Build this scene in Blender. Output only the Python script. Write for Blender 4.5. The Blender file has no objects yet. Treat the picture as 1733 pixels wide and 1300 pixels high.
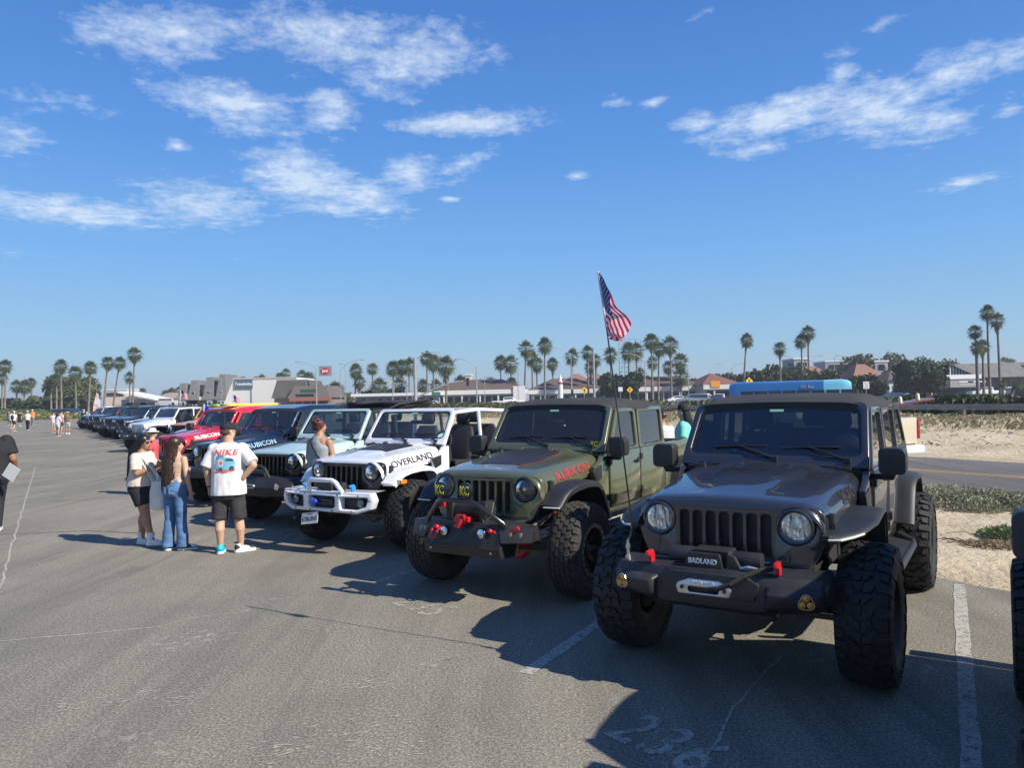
import bpy, bmesh, math, random
from mathutils import Vector, Matrix, noise
R = math.radians
S = bpy.context.scene
COL = S.collection
rnd = random.Random(7)

# ------------------------------------------------------------------ camera
FPX, CAMH, HZ, ROLL = 1280.0, 2.05, 673.0, 1.2      # focal length in photo pixels, height, horizon row, roll
PITCH = math.atan((HZ - 650) * math.cos(R(ROLL)) / FPX)
cam_data = bpy.data.cameras.new('camera')
cam = bpy.data.objects.new('camera', cam_data)
COL.objects.link(cam)
cam_data.sensor_width = 36.0
cam_data.lens = 36.0 * FPX / 1733.0
cam_data.clip_start, cam_data.clip_end = 0.05, 6000
cam.matrix_world = (Matrix.Translation((0, 0, CAMH)) @ Matrix.Rotation(R(90) + PITCH, 4, 'X')
                    @ Matrix.Rotation(R(-ROLL), 4, 'Z'))
S.camera = cam

# ------------------------------------------------------------------ sun, sky, exposure
SUN_EL, SUN_AZ = 37.0, (0.86, -0.51)                # horizontal direction towards the sun
sl = bpy.data.lights.new('sun', 'SUN'); sl.energy = 4.9; sl.angle = R(0.5); sl.color = (1.0, 0.935, 0.83)
sun = bpy.data.objects.new('sun', sl); COL.objects.link(sun)
_n = math.hypot(*SUN_AZ)
SDIR = Vector((SUN_AZ[0] / _n * math.cos(R(SUN_EL)), SUN_AZ[1] / _n * math.cos(R(SUN_EL)), math.sin(R(SUN_EL))))
sun.rotation_euler = SDIR.to_track_quat('Z', 'Y').to_euler()
S.view_settings.view_transform = 'Standard'
S.view_settings.look = 'None'
S.view_settings.exposure = 0.55
S.view_settings.gamma = 1.0
S.view_settings.use_curve_mapping = False
S.render.engine = 'CYCLES'
S.cycles.max_bounces = 6
S.cycles.transparent_max_bounces = 16

class NT:
    """small helper to write node trees"""
    def __init__(s, tree):
        s.t = tree; s.t.nodes.clear()
    def n(s, typ, ins=None, **kw):
        nd = s.t.nodes.new(typ)
        for k, v in kw.items(): setattr(nd, k, v)
        for k, v in (ins or {}).items():
            if isinstance(v, bpy.types.NodeSocket): s.t.links.new(v, nd.inputs[k])
            else: nd.inputs[k].default_value = v
        return nd
    def m(s, op, a, b=0.0, c=0.0, clamp=False):
        nd = s.t.nodes.new('ShaderNodeMath'); nd.operation = op; nd.use_clamp = clamp
        for i, v in enumerate((a, b, c)):
            if isinstance(v, bpy.types.NodeSocket): s.t.links.new(v, nd.inputs[i])
            else: nd.inputs[i].default_value = v
        return nd.outputs[0]
    def mix(s, f, a, b, typ='MIX'):
        nd = s.t.nodes.new('ShaderNodeMix'); nd.data_type = 'RGBA'; nd.blend_type = typ
        for i, v in ((0, f), (6, a), (7, b)):
            if isinstance(v, bpy.types.NodeSocket): s.t.links.new(v, nd.inputs[i])
            else: nd.inputs[i].default_value = (tuple(v) + (1,))[:4] if i else v
        return nd.outputs[2]
    def ramp(s, f, pts):
        nd = s.t.nodes.new('ShaderNodeValToRGB'); s.t.links.new(f, nd.inputs[0])
        e = nd.color_ramp.elements
        while len(e) < len(pts): e.new(0.5)
        for el, (p, c) in zip(e, pts):
            el.position = p; el.color = (tuple(c) + (1,))[:4] if hasattr(c, '__len__') else (c, c, c, 1)
        return nd.outputs[0]
    def noise(s, vec, scale, detail=4, rough=0.55, dist=0.0):
        return s.n('ShaderNodeTexNoise', {'Vector': vec, 'Scale': scale, 'Detail': detail, 'Roughness': rough, 'Distortion': dist}).outputs[0]
    def map(s, vec, scale=(1, 1, 1), rot=(0, 0, 0), loc=(0, 0, 0)):
        return s.n('ShaderNodeMapping', {'Vector': vec, 'Scale': scale, 'Rotation': rot, 'Location': loc}).outputs[0]

def sky_world():
    w = bpy.data.worlds.new('World'); S.world = w; w.use_nodes = True
    t = NT(w.node_tree)
    sky = t.n('ShaderNodeTexSky', sky_type='NISHITA', sun_disc=False, sun_elevation=R(SUN_EL),
              sun_rotation=math.atan2(SUN_AZ[0], SUN_AZ[1]), air_density=1.0, dust_density=0.35, ozone_density=2.6, altitude=0)
    tc = t.n('ShaderNodeTexCoord').outputs['Generated']
    sp = t.n('ShaderNodeSeparateXYZ', {0: tc})
    x, y, z = sp.outputs
    zc = t.m('MAXIMUM', z, 0.02)
    # position on a flat cloud deck
    pl = t.n('ShaderNodeCombineXYZ', {0: t.m('DIVIDE', x, zc), 1: t.m('DIVIDE', y, zc), 2: 0.0}).outputs[0]
    az = t.m('ARCTAN2', x, y)
    el = t.m('ARCTAN2', z, t.m('POWER', t.m('ADD', t.m('MULTIPLY', x, x), t.m('MULTIPLY', y, y)), 0.5))
    # banks of cloud: azimuth, elevation, half widths, tilt, strength
    def ang(px, py):
        xx, yy = px - 866.5, py - 650
        c, s_ = math.cos(R(ROLL)), math.sin(R(ROLL))
        xr, yr = xx * c - yy * s_, xx * s_ + yy * c
        fy = FPX * math.cos(PITCH) + yr * math.sin(PITCH); up = FPX * math.sin(PITCH) - yr * math.cos(PITCH)
        return math.atan2(xr, fy), math.atan2(up, math.hypot(xr, fy))
    banks = [(290, 55, 170, 55, -8, .78), (560, 70, 210, 66, 8, .82), (690, 105, 150, 62, -12, .85), (390, 175, 150, 42, 8, .85), (560, 185, 60, 50, 0, .85),
             (420, 215, 110, 30, 6, .6), (90, 172, 150, 26, 0, .52), (30, 230, 60, 34, 0, .7), (790, 208, 150, 24, -3, 1.0), (300, 247, 26, 12, 0, .8),
             (510, 300, 110, 52, 14, 1.0), (610, 330, 95, 32, 14, 1.0), (690, 292, 60, 34, -8, .95), (780, 280, 80, 26, -24, .7), (110, 356, 165, 26, 2, .95),
             (345, 345, 120, 42, 0, .85), (560, 350, 130, 24, 6, .75), (240, 313, 60, 12, 0, .6), (760, 337, 30, 8, 0, .7), (30, 427, 60, 9, 0, .5),
             (1180, 208, 60, 20, 0, .9), (1320, 195, 160, 34, -7, 1.0), (1480, 185, 120, 50, 8, .95), (1620, 120, 130, 36, -12, .8), (1720, 90, 70, 30, -5, .8),
             (1425, 120, 40, 34, -35, .7), (1290, 250, 100, 22, -8, .65), (1490, 42, 60, 15, -6, .65), (1040, 172, 34, 16, 0, .7), (1105, 172, 34, 12, -10, .75),
             (1165, 36, 60, 14, -15, .5), (975, 297, 30, 9, 0, .8), (1635, 308, 70, 13, -3, .7), (1710, 180, 60, 26, -10, .5), (840, 90, 60, 36, 0, .5),
             (420, 437, 80, 8, 0, .4), (1580, 210, 80, 30, 0, .8), (530, 465, 60, 7, 0, .35), (925, 60, 50, 20, 0, .4)]
    wv = t.noise(pl, 0.9, 4, 0.6)
    total = None
    av = t.n('ShaderNodeCombineXYZ', {0: az, 1: el, 2: 0.0}).outputs[0]
    for (px, py, hw, hh, tilt, st) in banks:
        a, e = ang(px, py)
        mp = t.n('ShaderNodeMapping', {'Vector': av, 'Location': (a, e, 0), 'Rotation': (0, 0, R(-tilt)), 'Scale': (hw / FPX * 1.5, hh / FPX * 1.6, 1)}, vector_type='TEXTURE').outputs[0]
        ln = t.n('ShaderNodeVectorMath', {0: mp}, operation='LENGTH').outputs['Value']
        g = t.m('MULTIPLY_ADD', ln, -st * 1.15, st * 1.15)
        total = g if total is None else t.m('SMOOTH_MAX', total, g, 0.12)
    total = t.m('MAXIMUM', total, 0.0)
    # scattered banks over the rest of the sky
    rest = t.m('MULTIPLY', t.ramp(t.noise(pl, 0.35, 3, 0.5), [(0.5, 0.0), (0.72, 1.0)]), 0.9)
    behind = t.n('ShaderNodeMapRange', {0: t.m('SUBTRACT', t.m('ABSOLUTE', az), 0.0), 1: 0.68, 2: 0.85}).outputs[0]
    high = t.n('ShaderNodeMapRange', {0: el, 1: 0.50, 2: 0.62}).outputs[0]
    total = t.m('MAXIMUM', total, t.m('MULTIPLY', rest, t.m('MAXIMUM', behind, high)))
    # puffs and wisps
    n1 = t.m('ADD', t.m('MULTIPLY', t.noise(t.map(pl, (1, 1, 1), (0, 0, R(35))), 9.5, 8, 0.68, 0.25), 0.50), t.m('MULTIPLY', t.noise(t.map(av, (1.0, 1.7, 1.0)), 38.0, 8, 0.70, 0.2), 0.50))
    n2 = t.noise(t.map(pl, (1.0, 2.3, 1), (0, 0, R(-60))), 2.1, 5, 0.6, 0.5)
    nn = t.m('ADD', t.m('MULTIPLY', n1, 0.72), t.m('MULTIPLY', n2, 0.28))
    dens = t.m('ADD', nn, t.m('MULTIPLY', total, 0.42))
    cov = t.ramp(dens, [(0.675, 0.0), (0.76, 0.26), (0.93, 0.85)])
    cov = t.m('MULTIPLY', cov, t.n('ShaderNodeMapRange', {0: total, 1: 0.05, 2: 0.35}).outputs[0], clamp=True)
    cov = t.m('MULTIPLY', cov, 0.86)
    K = 10.2
    deep = t.ramp(t.m('MAXIMUM', z, 0.0), [(0.0, [K * v for v in (.315, .44, .56)]), (0.06, [K * v for v in (.272, .495, .71)]), (0.17, [K * v for v in (.168, .42, .82)]),
                  (0.32, [K * v for v in (.086, .288, .74)]), (0.46, [K * v for v in (.055, .205, .62)]), (1.0, [K * v for v in (.03, .11, .42)])])
    skyc = t.mix(0.82, sky.outputs[0], deep)
    ccol = t.mix(t.ramp(n1, [(0.35, 0.0), (0.7, 1.0)]), (5.6, 6.9, 8.6), (8.6, 9.3, 10.0))
    col = t.mix(cov, skyc, ccol)
    bg = t.n('ShaderNodeBackground', {0: col, 1: 0.075})
    t.n('ShaderNodeOutputWorld', {0: bg.outputs[0]})
    w.cycles.sampling_method = 'MANUAL'; w.cycles.sample_map_resolution = 512
sky_world()
# ------------------------------------------------------------------ materials
MATS = {}
def mat(name, col, rough=0.5, metal=0.0, var=0.0, vscale=6.0, bump=0.0, bscale=60.0, coat=0.0, dirt=None, dscale=3.0, damt=0.5, obj=True, emit=0, col2=None, spec=0.5):
    if name in MATS: return MATS[name]
    m = bpy.data.materials.new(name); m.use_nodes = True; MATS[name] = m
    t = NT(m.node_tree)
    tc = t.n('ShaderNodeTexCoord').outputs['Object' if obj else 'Generated']
    c = tuple(col) + (1,)
    out = c
    if var > 0:
        f = t.noise(tc, vscale, 5, 0.6)
        lo = tuple(max(0, v * (1 - var)) for v in col) if col2 is None else col2
        hi = tuple(min(1, v * (1 + var)) for v in col)
        out = t.ramp(f, [(0.3, lo), (0.7, hi)])
    rg = rough
    if dirt is not None:
        f2 = t.ramp(t.noise(tc, dscale, 8, 0.68), [(0.42, 0.0), (0.72, 1.0)])
        f2 = t.m('MULTIPLY', f2, damt)
        out = t.mix(f2, out, dirt)
        rg = t.m('ADD', rough, t.m('MULTIPLY', f2, 0.35), clamp=True)
    b = t.n('ShaderNodeBsdfPrincipled', {'Base Color': out, 'Roughness': rg, 'Metallic': metal, 'Coat Weight': coat, 'Coat Roughness': 0.04, 'Specular IOR Level': spec})
    if emit: b.inputs['Emission Color'].default_value = c; b.inputs['Emission Strength'].default_value = emit
    if bump > 0:
        h = t.noise(tc, bscale, 4, 0.6)
        bn = t.n('ShaderNodeBump', {'Height': h, 'Strength': bump, 'Distance': 0.01})
        t.t.links.new(bn.outputs[0], b.inputs['Normal'])
    t.n('ShaderNodeOutputMaterial', {0: b.outputs[0]})
    return m

def glass(name, tint, refl=1.0, rough=0.0, dust_haze=0.05):
    if name in MATS: return MATS[name]
    m = bpy.data.materials.new(name); m.use_nodes = True; MATS[name] = m
    t = NT(m.node_tree)
    fr = t.n('ShaderNodeFresnel', {'IOR': 1.5}).outputs[0]
    tr = t.n('ShaderNodeBsdfTransparent', {0: tuple(tint) + (1,)})
    gl = t.n('ShaderNodeBsdfGlossy', {'Color': (1, 1, 1, 1), 'Roughness': rough})
    mx = t.n('ShaderNodeMixShader', {0: t.m('MULTIPLY', t.m('ADD', fr, 0.02), refl, clamp=True), 1: tr.outputs[0], 2: gl.outputs[0]})
    df = t.n('ShaderNodeBsdfDiffuse', {0: (0.42, 0.44, 0.42, 1)})
    m2 = t.n('ShaderNodeMixShader', {0: dust_haze, 1: mx.outputs[0], 2: df.outputs[0]})  # pale film: dust plus painted-in brightness for reflection and the view through
    t.n('ShaderNodeOutputMaterial', {0: m2.outputs[0]})
    return m

def paint(name, col, metal=0.0, flake=0.0):
    """car paint: base coat under a clear coat, a little dust"""
    if name in MATS: return MATS[name]
    m = bpy.data.materials.new(name); m.use_nodes = True; MATS[name] = m
    t = NT(m.node_tree)
    tc = t.n('ShaderNodeTexCoord').outputs['Object']
    dust_haze = t.m('MULTIPLY', t.ramp(t.noise(tc, 2.2, 8, 0.7), [(0.40, 0.0), (0.75, 1.0)]), 0.025)
    c = t.mix(dust_haze, col, (0.30, 0.28, 0.24))
    b = t.n('ShaderNodeBsdfPrincipled', {'Base Color': c, 'Roughness': t.m('ADD', t.m('MULTIPLY', dust_haze, 1.2), 0.26), 'Metallic': metal, 'Coat Weight': 1.0,
                                         'Coat Roughness': t.m('ADD', t.m('MULTIPLY', dust_haze, 0.5), 0.02)})
    w = t.noise(tc, 2.6, 2, 0.5)
    bn = t.n('ShaderNodeBump', {'Height': w, 'Strength': 0.06, 'Distance': 0.03})
    t.t.links.new(bn.outputs[0], b.inputs['Coat Normal'])
    t.n('ShaderNodeOutputMaterial', {0: b.outputs[0]})
    return m

# ------------------------------------------------------------------ mesh building
class M:
    def __init__(s): s.v = []; s.f = []; s.mi = []; s.k = 0
    def face(s, idx): s.f.append(tuple(idx)); s.mi.append(s.k)
    def add(s, vs, fs):
        o = len(s.v); s.v += [tuple(p) for p in vs]
        for f in fs: s.face([i + o for i in f])
    def box(s, c, d, rot=None):
        hx, hy, hz = d[0] / 2, d[1] / 2, d[2] / 2
        P = [Vector((x, y, z)) for z in (-hz, hz) for x, y in ((-hx, -hy), (hx, -hy), (hx, hy), (-hx, hy))]
        if rot is not None: P = [rot @ p for p in P]
        s.add([p + Vector(c) for p in P], [(3, 2, 1, 0), (4, 5, 6, 7), (0, 1, 5, 4), (1, 2, 6, 5), (2, 3, 7, 6), (3, 0, 4, 7)])
    def hexa(s, P):
        s.add(P, [(3, 2, 1, 0), (4, 5, 6, 7), (0, 1, 5, 4), (1, 2, 6, 5), (2, 3, 7, 6), (3, 0, 4, 7)])
    def prism(s, pts, ax, a0, a1):
        """polygon in the two axes other than ax, pushed from a0 to a1"""
        def mk(p, a):
            q = list(p); q.insert(ax, a); return q
        n = len(pts)
        area = sum(pts[i][0] * pts[(i + 1) % n][1] - pts[(i + 1) % n][0] * pts[i][1] for i in range(n))
        if (area > 0) == (ax == 1): pts = pts[::-1]
        if a1 < a0: a0, a1 = a1, a0
        s.add([mk(p, a0) for p in pts] + [mk(p, a1) for p in pts],
              [tuple(range(n))[::-1], tuple(range(n, 2 * n))] + [(i, (i + 1) % n, n + (i + 1) % n, n + i) for i in range(n)])
    def loft(s, rings, closed=True, cap=True, flip=False):
        o = len(s.v); n = len(rings[0])
        for r in rings: s.v += [tuple(p) for p in r]
        m = n if closed else n - 1
        for i in range(len(rings) - 1):
            for j in range(m):
                a, b = o + i * n + j, o + i * n + (j + 1) % n
                q = (a, b, b + n, a + n)
                s.face(q[::-1] if flip else q)
        if cap and closed:
            a = [o + j for j in range(n)][::-1]; b = [o + (len(rings) - 1) * n + j for j in range(n)]
            s.face(a[::-1] if flip else a); s.face(b[::-1] if flip else b)
    def tube(s, path, r, n=8, cap=True):
        P = [Vector(p) for p in path]
        rr = r if hasattr(r, '__len__') else [r] * len(P)
        up = None; rings = []
        for i, p in enumerate(P):
            d = (P[min(i + 1, len(P) - 1)] - P[max(i - 1, 0)])
            d = d.normalized() if d.length > 1e-9 else Vector((0, 0, 1))
            if up is None: up = Vector((0, 0, 1)) if abs(d.z) < 0.9 else Vector((1, 0, 0))
            a = d.cross(up)
            if a.length < 1e-6: a = d.cross(Vector((1, 0.3, 0)))
            a.normalize(); b = a.cross(d).normalized(); up = b
            rings.append([p + (a * math.cos(k * 2 * math.pi / n) + b * math.sin(k * 2 * math.pi / n)) * rr[i] for k in range(n)])
        s.loft(rings, True, cap, flip=True)
    def cyl(s, p0, p1, r0, r1=None, n=16): s.tube([p0, p1], [r0, r0 if r1 is None else r1], n)
    def lathe(s, prof, c, ax, n=24, cap=True):
        """prof: (radius, height along ax)"""
        ax = Vector(ax).normalized(); u = ax.orthogonal().normalized(); w = ax.cross(u)
        rings = [[Vector(c) + ax * h + (u * math.cos(2 * math.pi * k / n) + w * math.sin(2 * math.pi * k / n)) * max(r, 1e-4) for k in range(n)] for r, h in prof]
        s.loft(rings, True, cap)
    def ball(s, c, r, nu=14, nv=9, rot=None):
        if not hasattr(r, '__len__'): r = (r, r, r)
        rings = []
        for i in range(nv + 1):
            ph = -math.pi / 2 + math.pi * (i + 0.0) / nv
            ph = max(-math.pi / 2 + 0.04, min(math.pi / 2 - 0.04, ph))
            ring = []
            for j in range(nu):
                th = 2 * math.pi * j / nu
                p = Vector((r[0] * math.cos(ph) * math.cos(th), r[1] * math.cos(ph) * math.sin(th), r[2] * math.sin(ph)))
                if rot is not None: p = rot @ p
                ring.append(Vector(c) + p)
            rings.append(ring)
        s.loft(rings)
    def grid(s, fn, nu, nv, flip=False):
        o = len(s.v)
        for i in range(nu + 1):
            for j in range(nv + 1): s.v.append(tuple(fn(i / nu, j / nv)))
        for i in range(nu):
            for j in range(nv):
                a = o + i * (nv + 1) + j; q = (a, a + 1, a + nv + 2, a + nv + 1)
                s.face(q[::-1] if flip else q)
    def xf(s, mtx, start=0):
        s.v[start:] = [tuple(mtx @ Vector(p)) for p in s.v[start:]]
        return s
    def mirror_x(s):
        o = len(s.v); nf = len(s.f)
        s.v += [(-x, y, z) for x, y, z in s.v[:o]]
        for f, k in list(zip(s.f, s.mi))[:nf]: s.f.append(tuple(i + o for i in f[::-1])); s.mi.append(k)
        return s
    def mesh(s, name='m', bevel=0.0, seg=2, angle=35, smooth=True):
        me = bpy.data.meshes.new(name)
        me.from_pydata(s.v, [], s.f)
        if any(s.mi): me.polygons.foreach_set('material_index', s.mi)
        if bevel > 0:
            bm = bmesh.new(); bm.from_mesh(me)
            bmesh.ops.remove_doubles(bm, verts=bm.verts, dist=1e-5)
            es = [e for e in bm.edges if len(e.link_faces) == 2 and e.calc_face_angle(0) > R(28)]
            bmesh.ops.bevel(bm, geom=es, offset=bevel, segments=seg, affect='EDGES', profile=0.6, clamp_overlap=True)
            bm.to_mesh(me); bm.free()
        if smooth:
            me.polygons.foreach_set('use_smooth', [True] * len(me.polygons))
            me.set_sharp_from_angle(angle=R(angle))
        me.update()
        return me

def rounded(pts, rad, n=4):
    """polygon with rounded corners; rad a number or a list"""
    out = []; N = len(pts)
    for i in range(N):
        r = rad[i] if hasattr(rad, '__len__') else rad
        p = Vector(pts[i]); a = Vector(pts[i - 1]) - p; b = Vector(pts[(i + 1) % N]) - p
        if r <= 0: out.append(tuple(p)); continue
        ang = a.angle(b); d = min(r / math.tan(ang / 2), a.length * 0.49, b.length * 0.49)
        p0, p1 = p + a.normalized() * d, p + b.normalized() * d
        for k in range(n + 1):
            t = k / n
            out.append(tuple(p0 * (1 - t) ** 2 + p * 2 * t * (1 - t) + p1 * t * t))
    return out
def circle(cx, cy, r, n=20, ry=None):
    return [(cx + r * math.cos(2 * math.pi * k / n), cy + (ry or r) * math.sin(2 * math.pi * k / n)) for k in range(n)]
def rect(x0, y0, x1, y1, r=0.0, n=3):
    p = [(x0, y0), (x1, y0), (x1, y1), (x0, y1)]
    return rounded(p, r, n) if r else p

# a second scene in which curves, texts and modifiers are turned into meshes
TMP = bpy.data.scenes.new('build')
def bake(ob):
    TMP.collection.objects.link(ob)
    vl = TMP.view_layers[0]; vl.update()
    dg = vl.depsgraph
    me = bpy.data.meshes.new_from_object(ob.evaluated_get(dg))
    d = ob.data
    bpy.data.objects.remove(ob)
    return me
def plate(outline, holes, depth, bevel=0.0, fn=None, seg=1):
    """2D outline with holes, thickness +-depth/2, optional rounding; fn maps (x,y,z)->3D"""
    cu = bpy.data.curves.new('c', 'CURVE'); cu.dimensions = '2D'; cu.fill_mode = 'BOTH'
    cu.extrude = max(depth / 2 - bevel, 0.0005); cu.bevel_depth = bevel; cu.bevel_resolution = seg; cu.offset = -bevel
    for pl in [outline] + holes:
        sp = cu.splines.new('POLY'); sp.points.add(len(pl) - 1); sp.use_cyclic_u = True
        for q, p in zip(sp.points, pl): q.co = (p[0], p[1], 0, 1)
    me = bake(bpy.data.objects.new('c', cu))
    bpy.data.curves.remove(cu)
    if fn:
        for v in me.vertices: v.co = fn(*v.co)
    fixn(me)
    me.polygons.foreach_set('use_smooth', [True] * len(me.polygons)); me.set_sharp_from_angle(angle=R(32))
    me.materials.clear()
    return me
def fixn(me):
    bm = bmesh.new(); bm.from_mesh(me)
    bmesh.ops.remove_doubles(bm, verts=bm.verts, dist=1e-5)
    bmesh.ops.recalc_face_normals(bm, faces=bm.faces); bm.to_mesh(me); bm.free(); me.update()
def text_mesh(body, size, extrude=0.002, fat=0.0, sx=1.0, shear=0.0, spacing=1.0):
    cu = bpy.data.curves.new('t', 'FONT'); cu.body = body; cu.size = size; cu.extrude = extrude; cu.offset = fat
    cu.align_x = 'CENTER'; cu.align_y = 'CENTER'; cu.resolution_u = 3; cu.shear = shear; cu.space_character = spacing
    me = bake(bpy.data.objects.new('t', cu)); bpy.data.curves.remove(cu)
    for v in me.vertices: v.co.x *= sx
    me.materials.clear()
    return me

def put(name, me, m=None, parent=None, loc=None, rot=None, mtx=None, **props):
    if isinstance(me, M): me = me.mesh(name)
    ob = bpy.data.objects.new(name, me)
    COL.objects.link(ob)
    if parent is not None: ob.parent = parent
    ms = m if isinstance(m, (list, tuple)) else ([m] if m else [])
    if ms:
        while len(me.materials) < len(ms): me.materials.append(None)
        for i, mm in enumerate(ms):
            ob.material_slots[i].link = 'OBJECT'; ob.material_slots[i].material = mm
    if mtx is not None: ob.matrix_local = mtx
    if loc is not None: ob.location = loc
    if rot is not None: ob.rotation_euler = rot
    for k, v in props.items():
        if v: ob[k] = v
    return ob
def thing(name, loc, rz=0.0, label=None, category=None, group=None):
    o = bpy.data.objects.new(name, None); COL.objects.link(o); o.empty_display_size = 0.2
    o.location = loc; o.rotation_euler = (0, 0, rz)
    if label: o['label'] = label
    if category: o['category'] = category
    if group: o['group'] = group
    return o
def kids(o): return [c for c in KIDS.get(o.name, [])]
def copy_tree(o, parent=None):
    c = o.copy(); COL.objects.link(c)
    if parent is not None:
        c.parent = parent
    for ch in [q for q in o.children]: copy_tree(ch, c)
    return c

def ray(px, py):
    """direction on the ground plan and slope up of a photo pixel"""
    xx, yy = px - 866.5, py - 650
    c, s_ = math.cos(R(ROLL)), math.sin(R(ROLL))
    xr, yr = xx * c - yy * s_, xx * s_ + yy * c
    fy = FPX * math.cos(PITCH) + yr * math.sin(PITCH); up = FPX * math.sin(PITCH) - yr * math.cos(PITCH)
    return xr / fy, up / fy
def at(px, py, D):
    a, b = ray(px, py); return Vector((a * D, D, CAMH + b * D))
def gnd(px, py, z=0.0):
    a, b = ray(px, py); D = (z - CAMH) / b; return Vector((a * D, D, z))
# ------------------------------------------------------------------ lot frame: s across (away from the lot), t along the row (towards the far end)
O0 = Vector((4.55, 8.06, 0)); ET = Vector((-0.53, 0.848, 0)); ES = Vector((0.848, 0.53, 0))
def lot(s, t, z=0.0): return O0 + ES * s + ET * t + Vector((0, 0, z))
def fbm(x, y, o=4, seed=0.0):
    v = 0; a = 0.5; f = 1.0
    for i in range(o):
        v += a * noise.noise(Vector((x * f, y * f, seed + i * 7.3))); a *= 0.5; f *= 2.1
    return v

def asphalt_mat(name, base=(0.328, 0.296, 0.226), cracks=True, streak=0.0):
    m = bpy.data.materials.new(name); m.use_nodes = True; t = NT(m.node_tree)
    tc = t.n('ShaderNodeTexCoord').outputs['Object']
    big = t.noise(tc, 0.22, 6, 0.62)
    mid = t.noise(tc, 1.6, 7, 0.7)
    fine = t.noise(tc, 55.0, 3, 0.75)
    vor = t.n('ShaderNodeTexVoronoi', {'Vector': tc, 'Scale': 85.0, 'Randomness': 1.0}).outputs['Distance']
    c = t.ramp(big, [(0.3, [v * 0.66 for v in base]), (0.5, base), (0.7, [v * 1.30 for v in base])])
    c = t.mix(t.m('MULTIPLY', t.ramp(mid, [(0.35, 0.0), (0.7, 1.0)]), 0.35), c, [v * 1.35 for v in base])
    # drawn-out wear along the driving lane
    st = t.noise(t.map(tc, (1.0, 0.07, 1), (0, 0, R(-32))), 2.2, 5, 0.6)
    c = t.mix(t.m('MULTIPLY', t.ramp(st, [(0.45, 0.0), (0.62, 1.0)]), 0.55 + streak), c, [v * 0.60 for v in base])
    st2 = t.noise(t.map(tc, (1.0, 0.05, 1), (0, 0, R(58)), (3, 9, 0)), 1.1, 4, 0.6)
    c = t.mix(t.m('MULTIPLY', t.ramp(st2, [(0.52, 0.0), (0.68, 1.0)]), 0.30), c, [v * 1.45 for v in base])
    st3 = t.noise(t.map(tc, (1.0, 0.035, 1), (0, 0, R(-24)), (1, 4, 0)), 5.0, 3, 0.5)
    c = t.mix(t.m('MULTIPLY', t.m('MULTIPLY', t.ramp(st3, [(0.60, 0.0), (0.66, 1.0)]), t.ramp(big, [(0.45, 0.0), (0.6, 1.0)])), 0.45), c, [v * 0.45 for v in base])
    # aggregate
    c = t.mix(t.ramp(t.noise(tc, 38.0, 4, 0.8), [(0.40, 0.45), (0.55, 0.0)]), c, (0.085, 0.08, 0.07))
    c = t.mix(t.ramp(fine, [(0.42, 0.65), (0.60, 0.0)]), c, (0.06, 0.058, 0.055))
    c = t.mix(t.ramp(t.noise(tc, 46.0, 3, 0.8), [(0.60, 0.0), (0.72, 0.5)]), c, (0.50, 0.46, 0.40))
    c = t.mix(t.m('MULTIPLY', t.ramp(vor, [(0.06, 1.0), (0.16, 0.0)]), 0.5), c, (0.50, 0.47, 0.42))
    # flaking pale patches where the seal has worn off
    fl = t.m('MULTIPLY', t.ramp(t.noise(tc, 0.55, 2, 0.5), [(0.60, 0.0), (0.68, 1.0)]), t.ramp(t.noise(tc, 11.0, 8, 0.72, 0.4), [(0.53, 0.0), (0.60, 1.0)]))
    c = t.mix(t.m('MULTIPLY', fl, 0.55), c, (0.42, 0.39, 0.32))
    # oil spots
    oil = t.ramp(t.noise(tc, 0.9, 3, 0.4), [(0.66, 0.0), (0.78, 1.0)])
    c = t.mix(t.m('MULTIPLY', oil, 0.4), c, (0.06, 0.058, 0.056))
    h = t.m('ADD', t.m('MULTIPLY', fine, 0.7), t.m('MULTIPLY', vor, 0.6))
    if cracks:
        w = t.n('ShaderNodeVectorMath', {0: tc, 1: t.n('ShaderNodeTexNoise', {'Vector': tc, 'Scale': 1.3, 'Detail': 5}).outputs[1]}, operation='ADD').outputs[0]
        v2 = t.n('ShaderNodeTexVoronoi', {'Vector': w, 'Scale': 0.16}, feature='DISTANCE_TO_EDGE').outputs['Distance']
        ck = t.ramp(v2, [(0.0, 1.0), (0.0015, 0.8), (0.004, 0.0)])
        ck = t.m('MULTIPLY', ck, t.ramp(t.noise(tc, 0.5, 4, 0.6), [(0.42, 0.15), (0.6, 1.0)]))
        c = t.mix(t.m('MULTIPLY', ck, 0.22), c, (0.40, 0.37, 0.31))
    bn = t.n('ShaderNodeBump', {'Height': h, 'Strength': 0.55, 'Distance': 0.006})
    b = t.n('ShaderNodeBsdfPrincipled', {'Base Color': c, 'Roughness': 0.9, 'Specular IOR Level': 0.25, 'Normal': bn.outputs[0]})
    t.n('ShaderNodeOutputMaterial', {0: b.outputs[0]})
    return m
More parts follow.
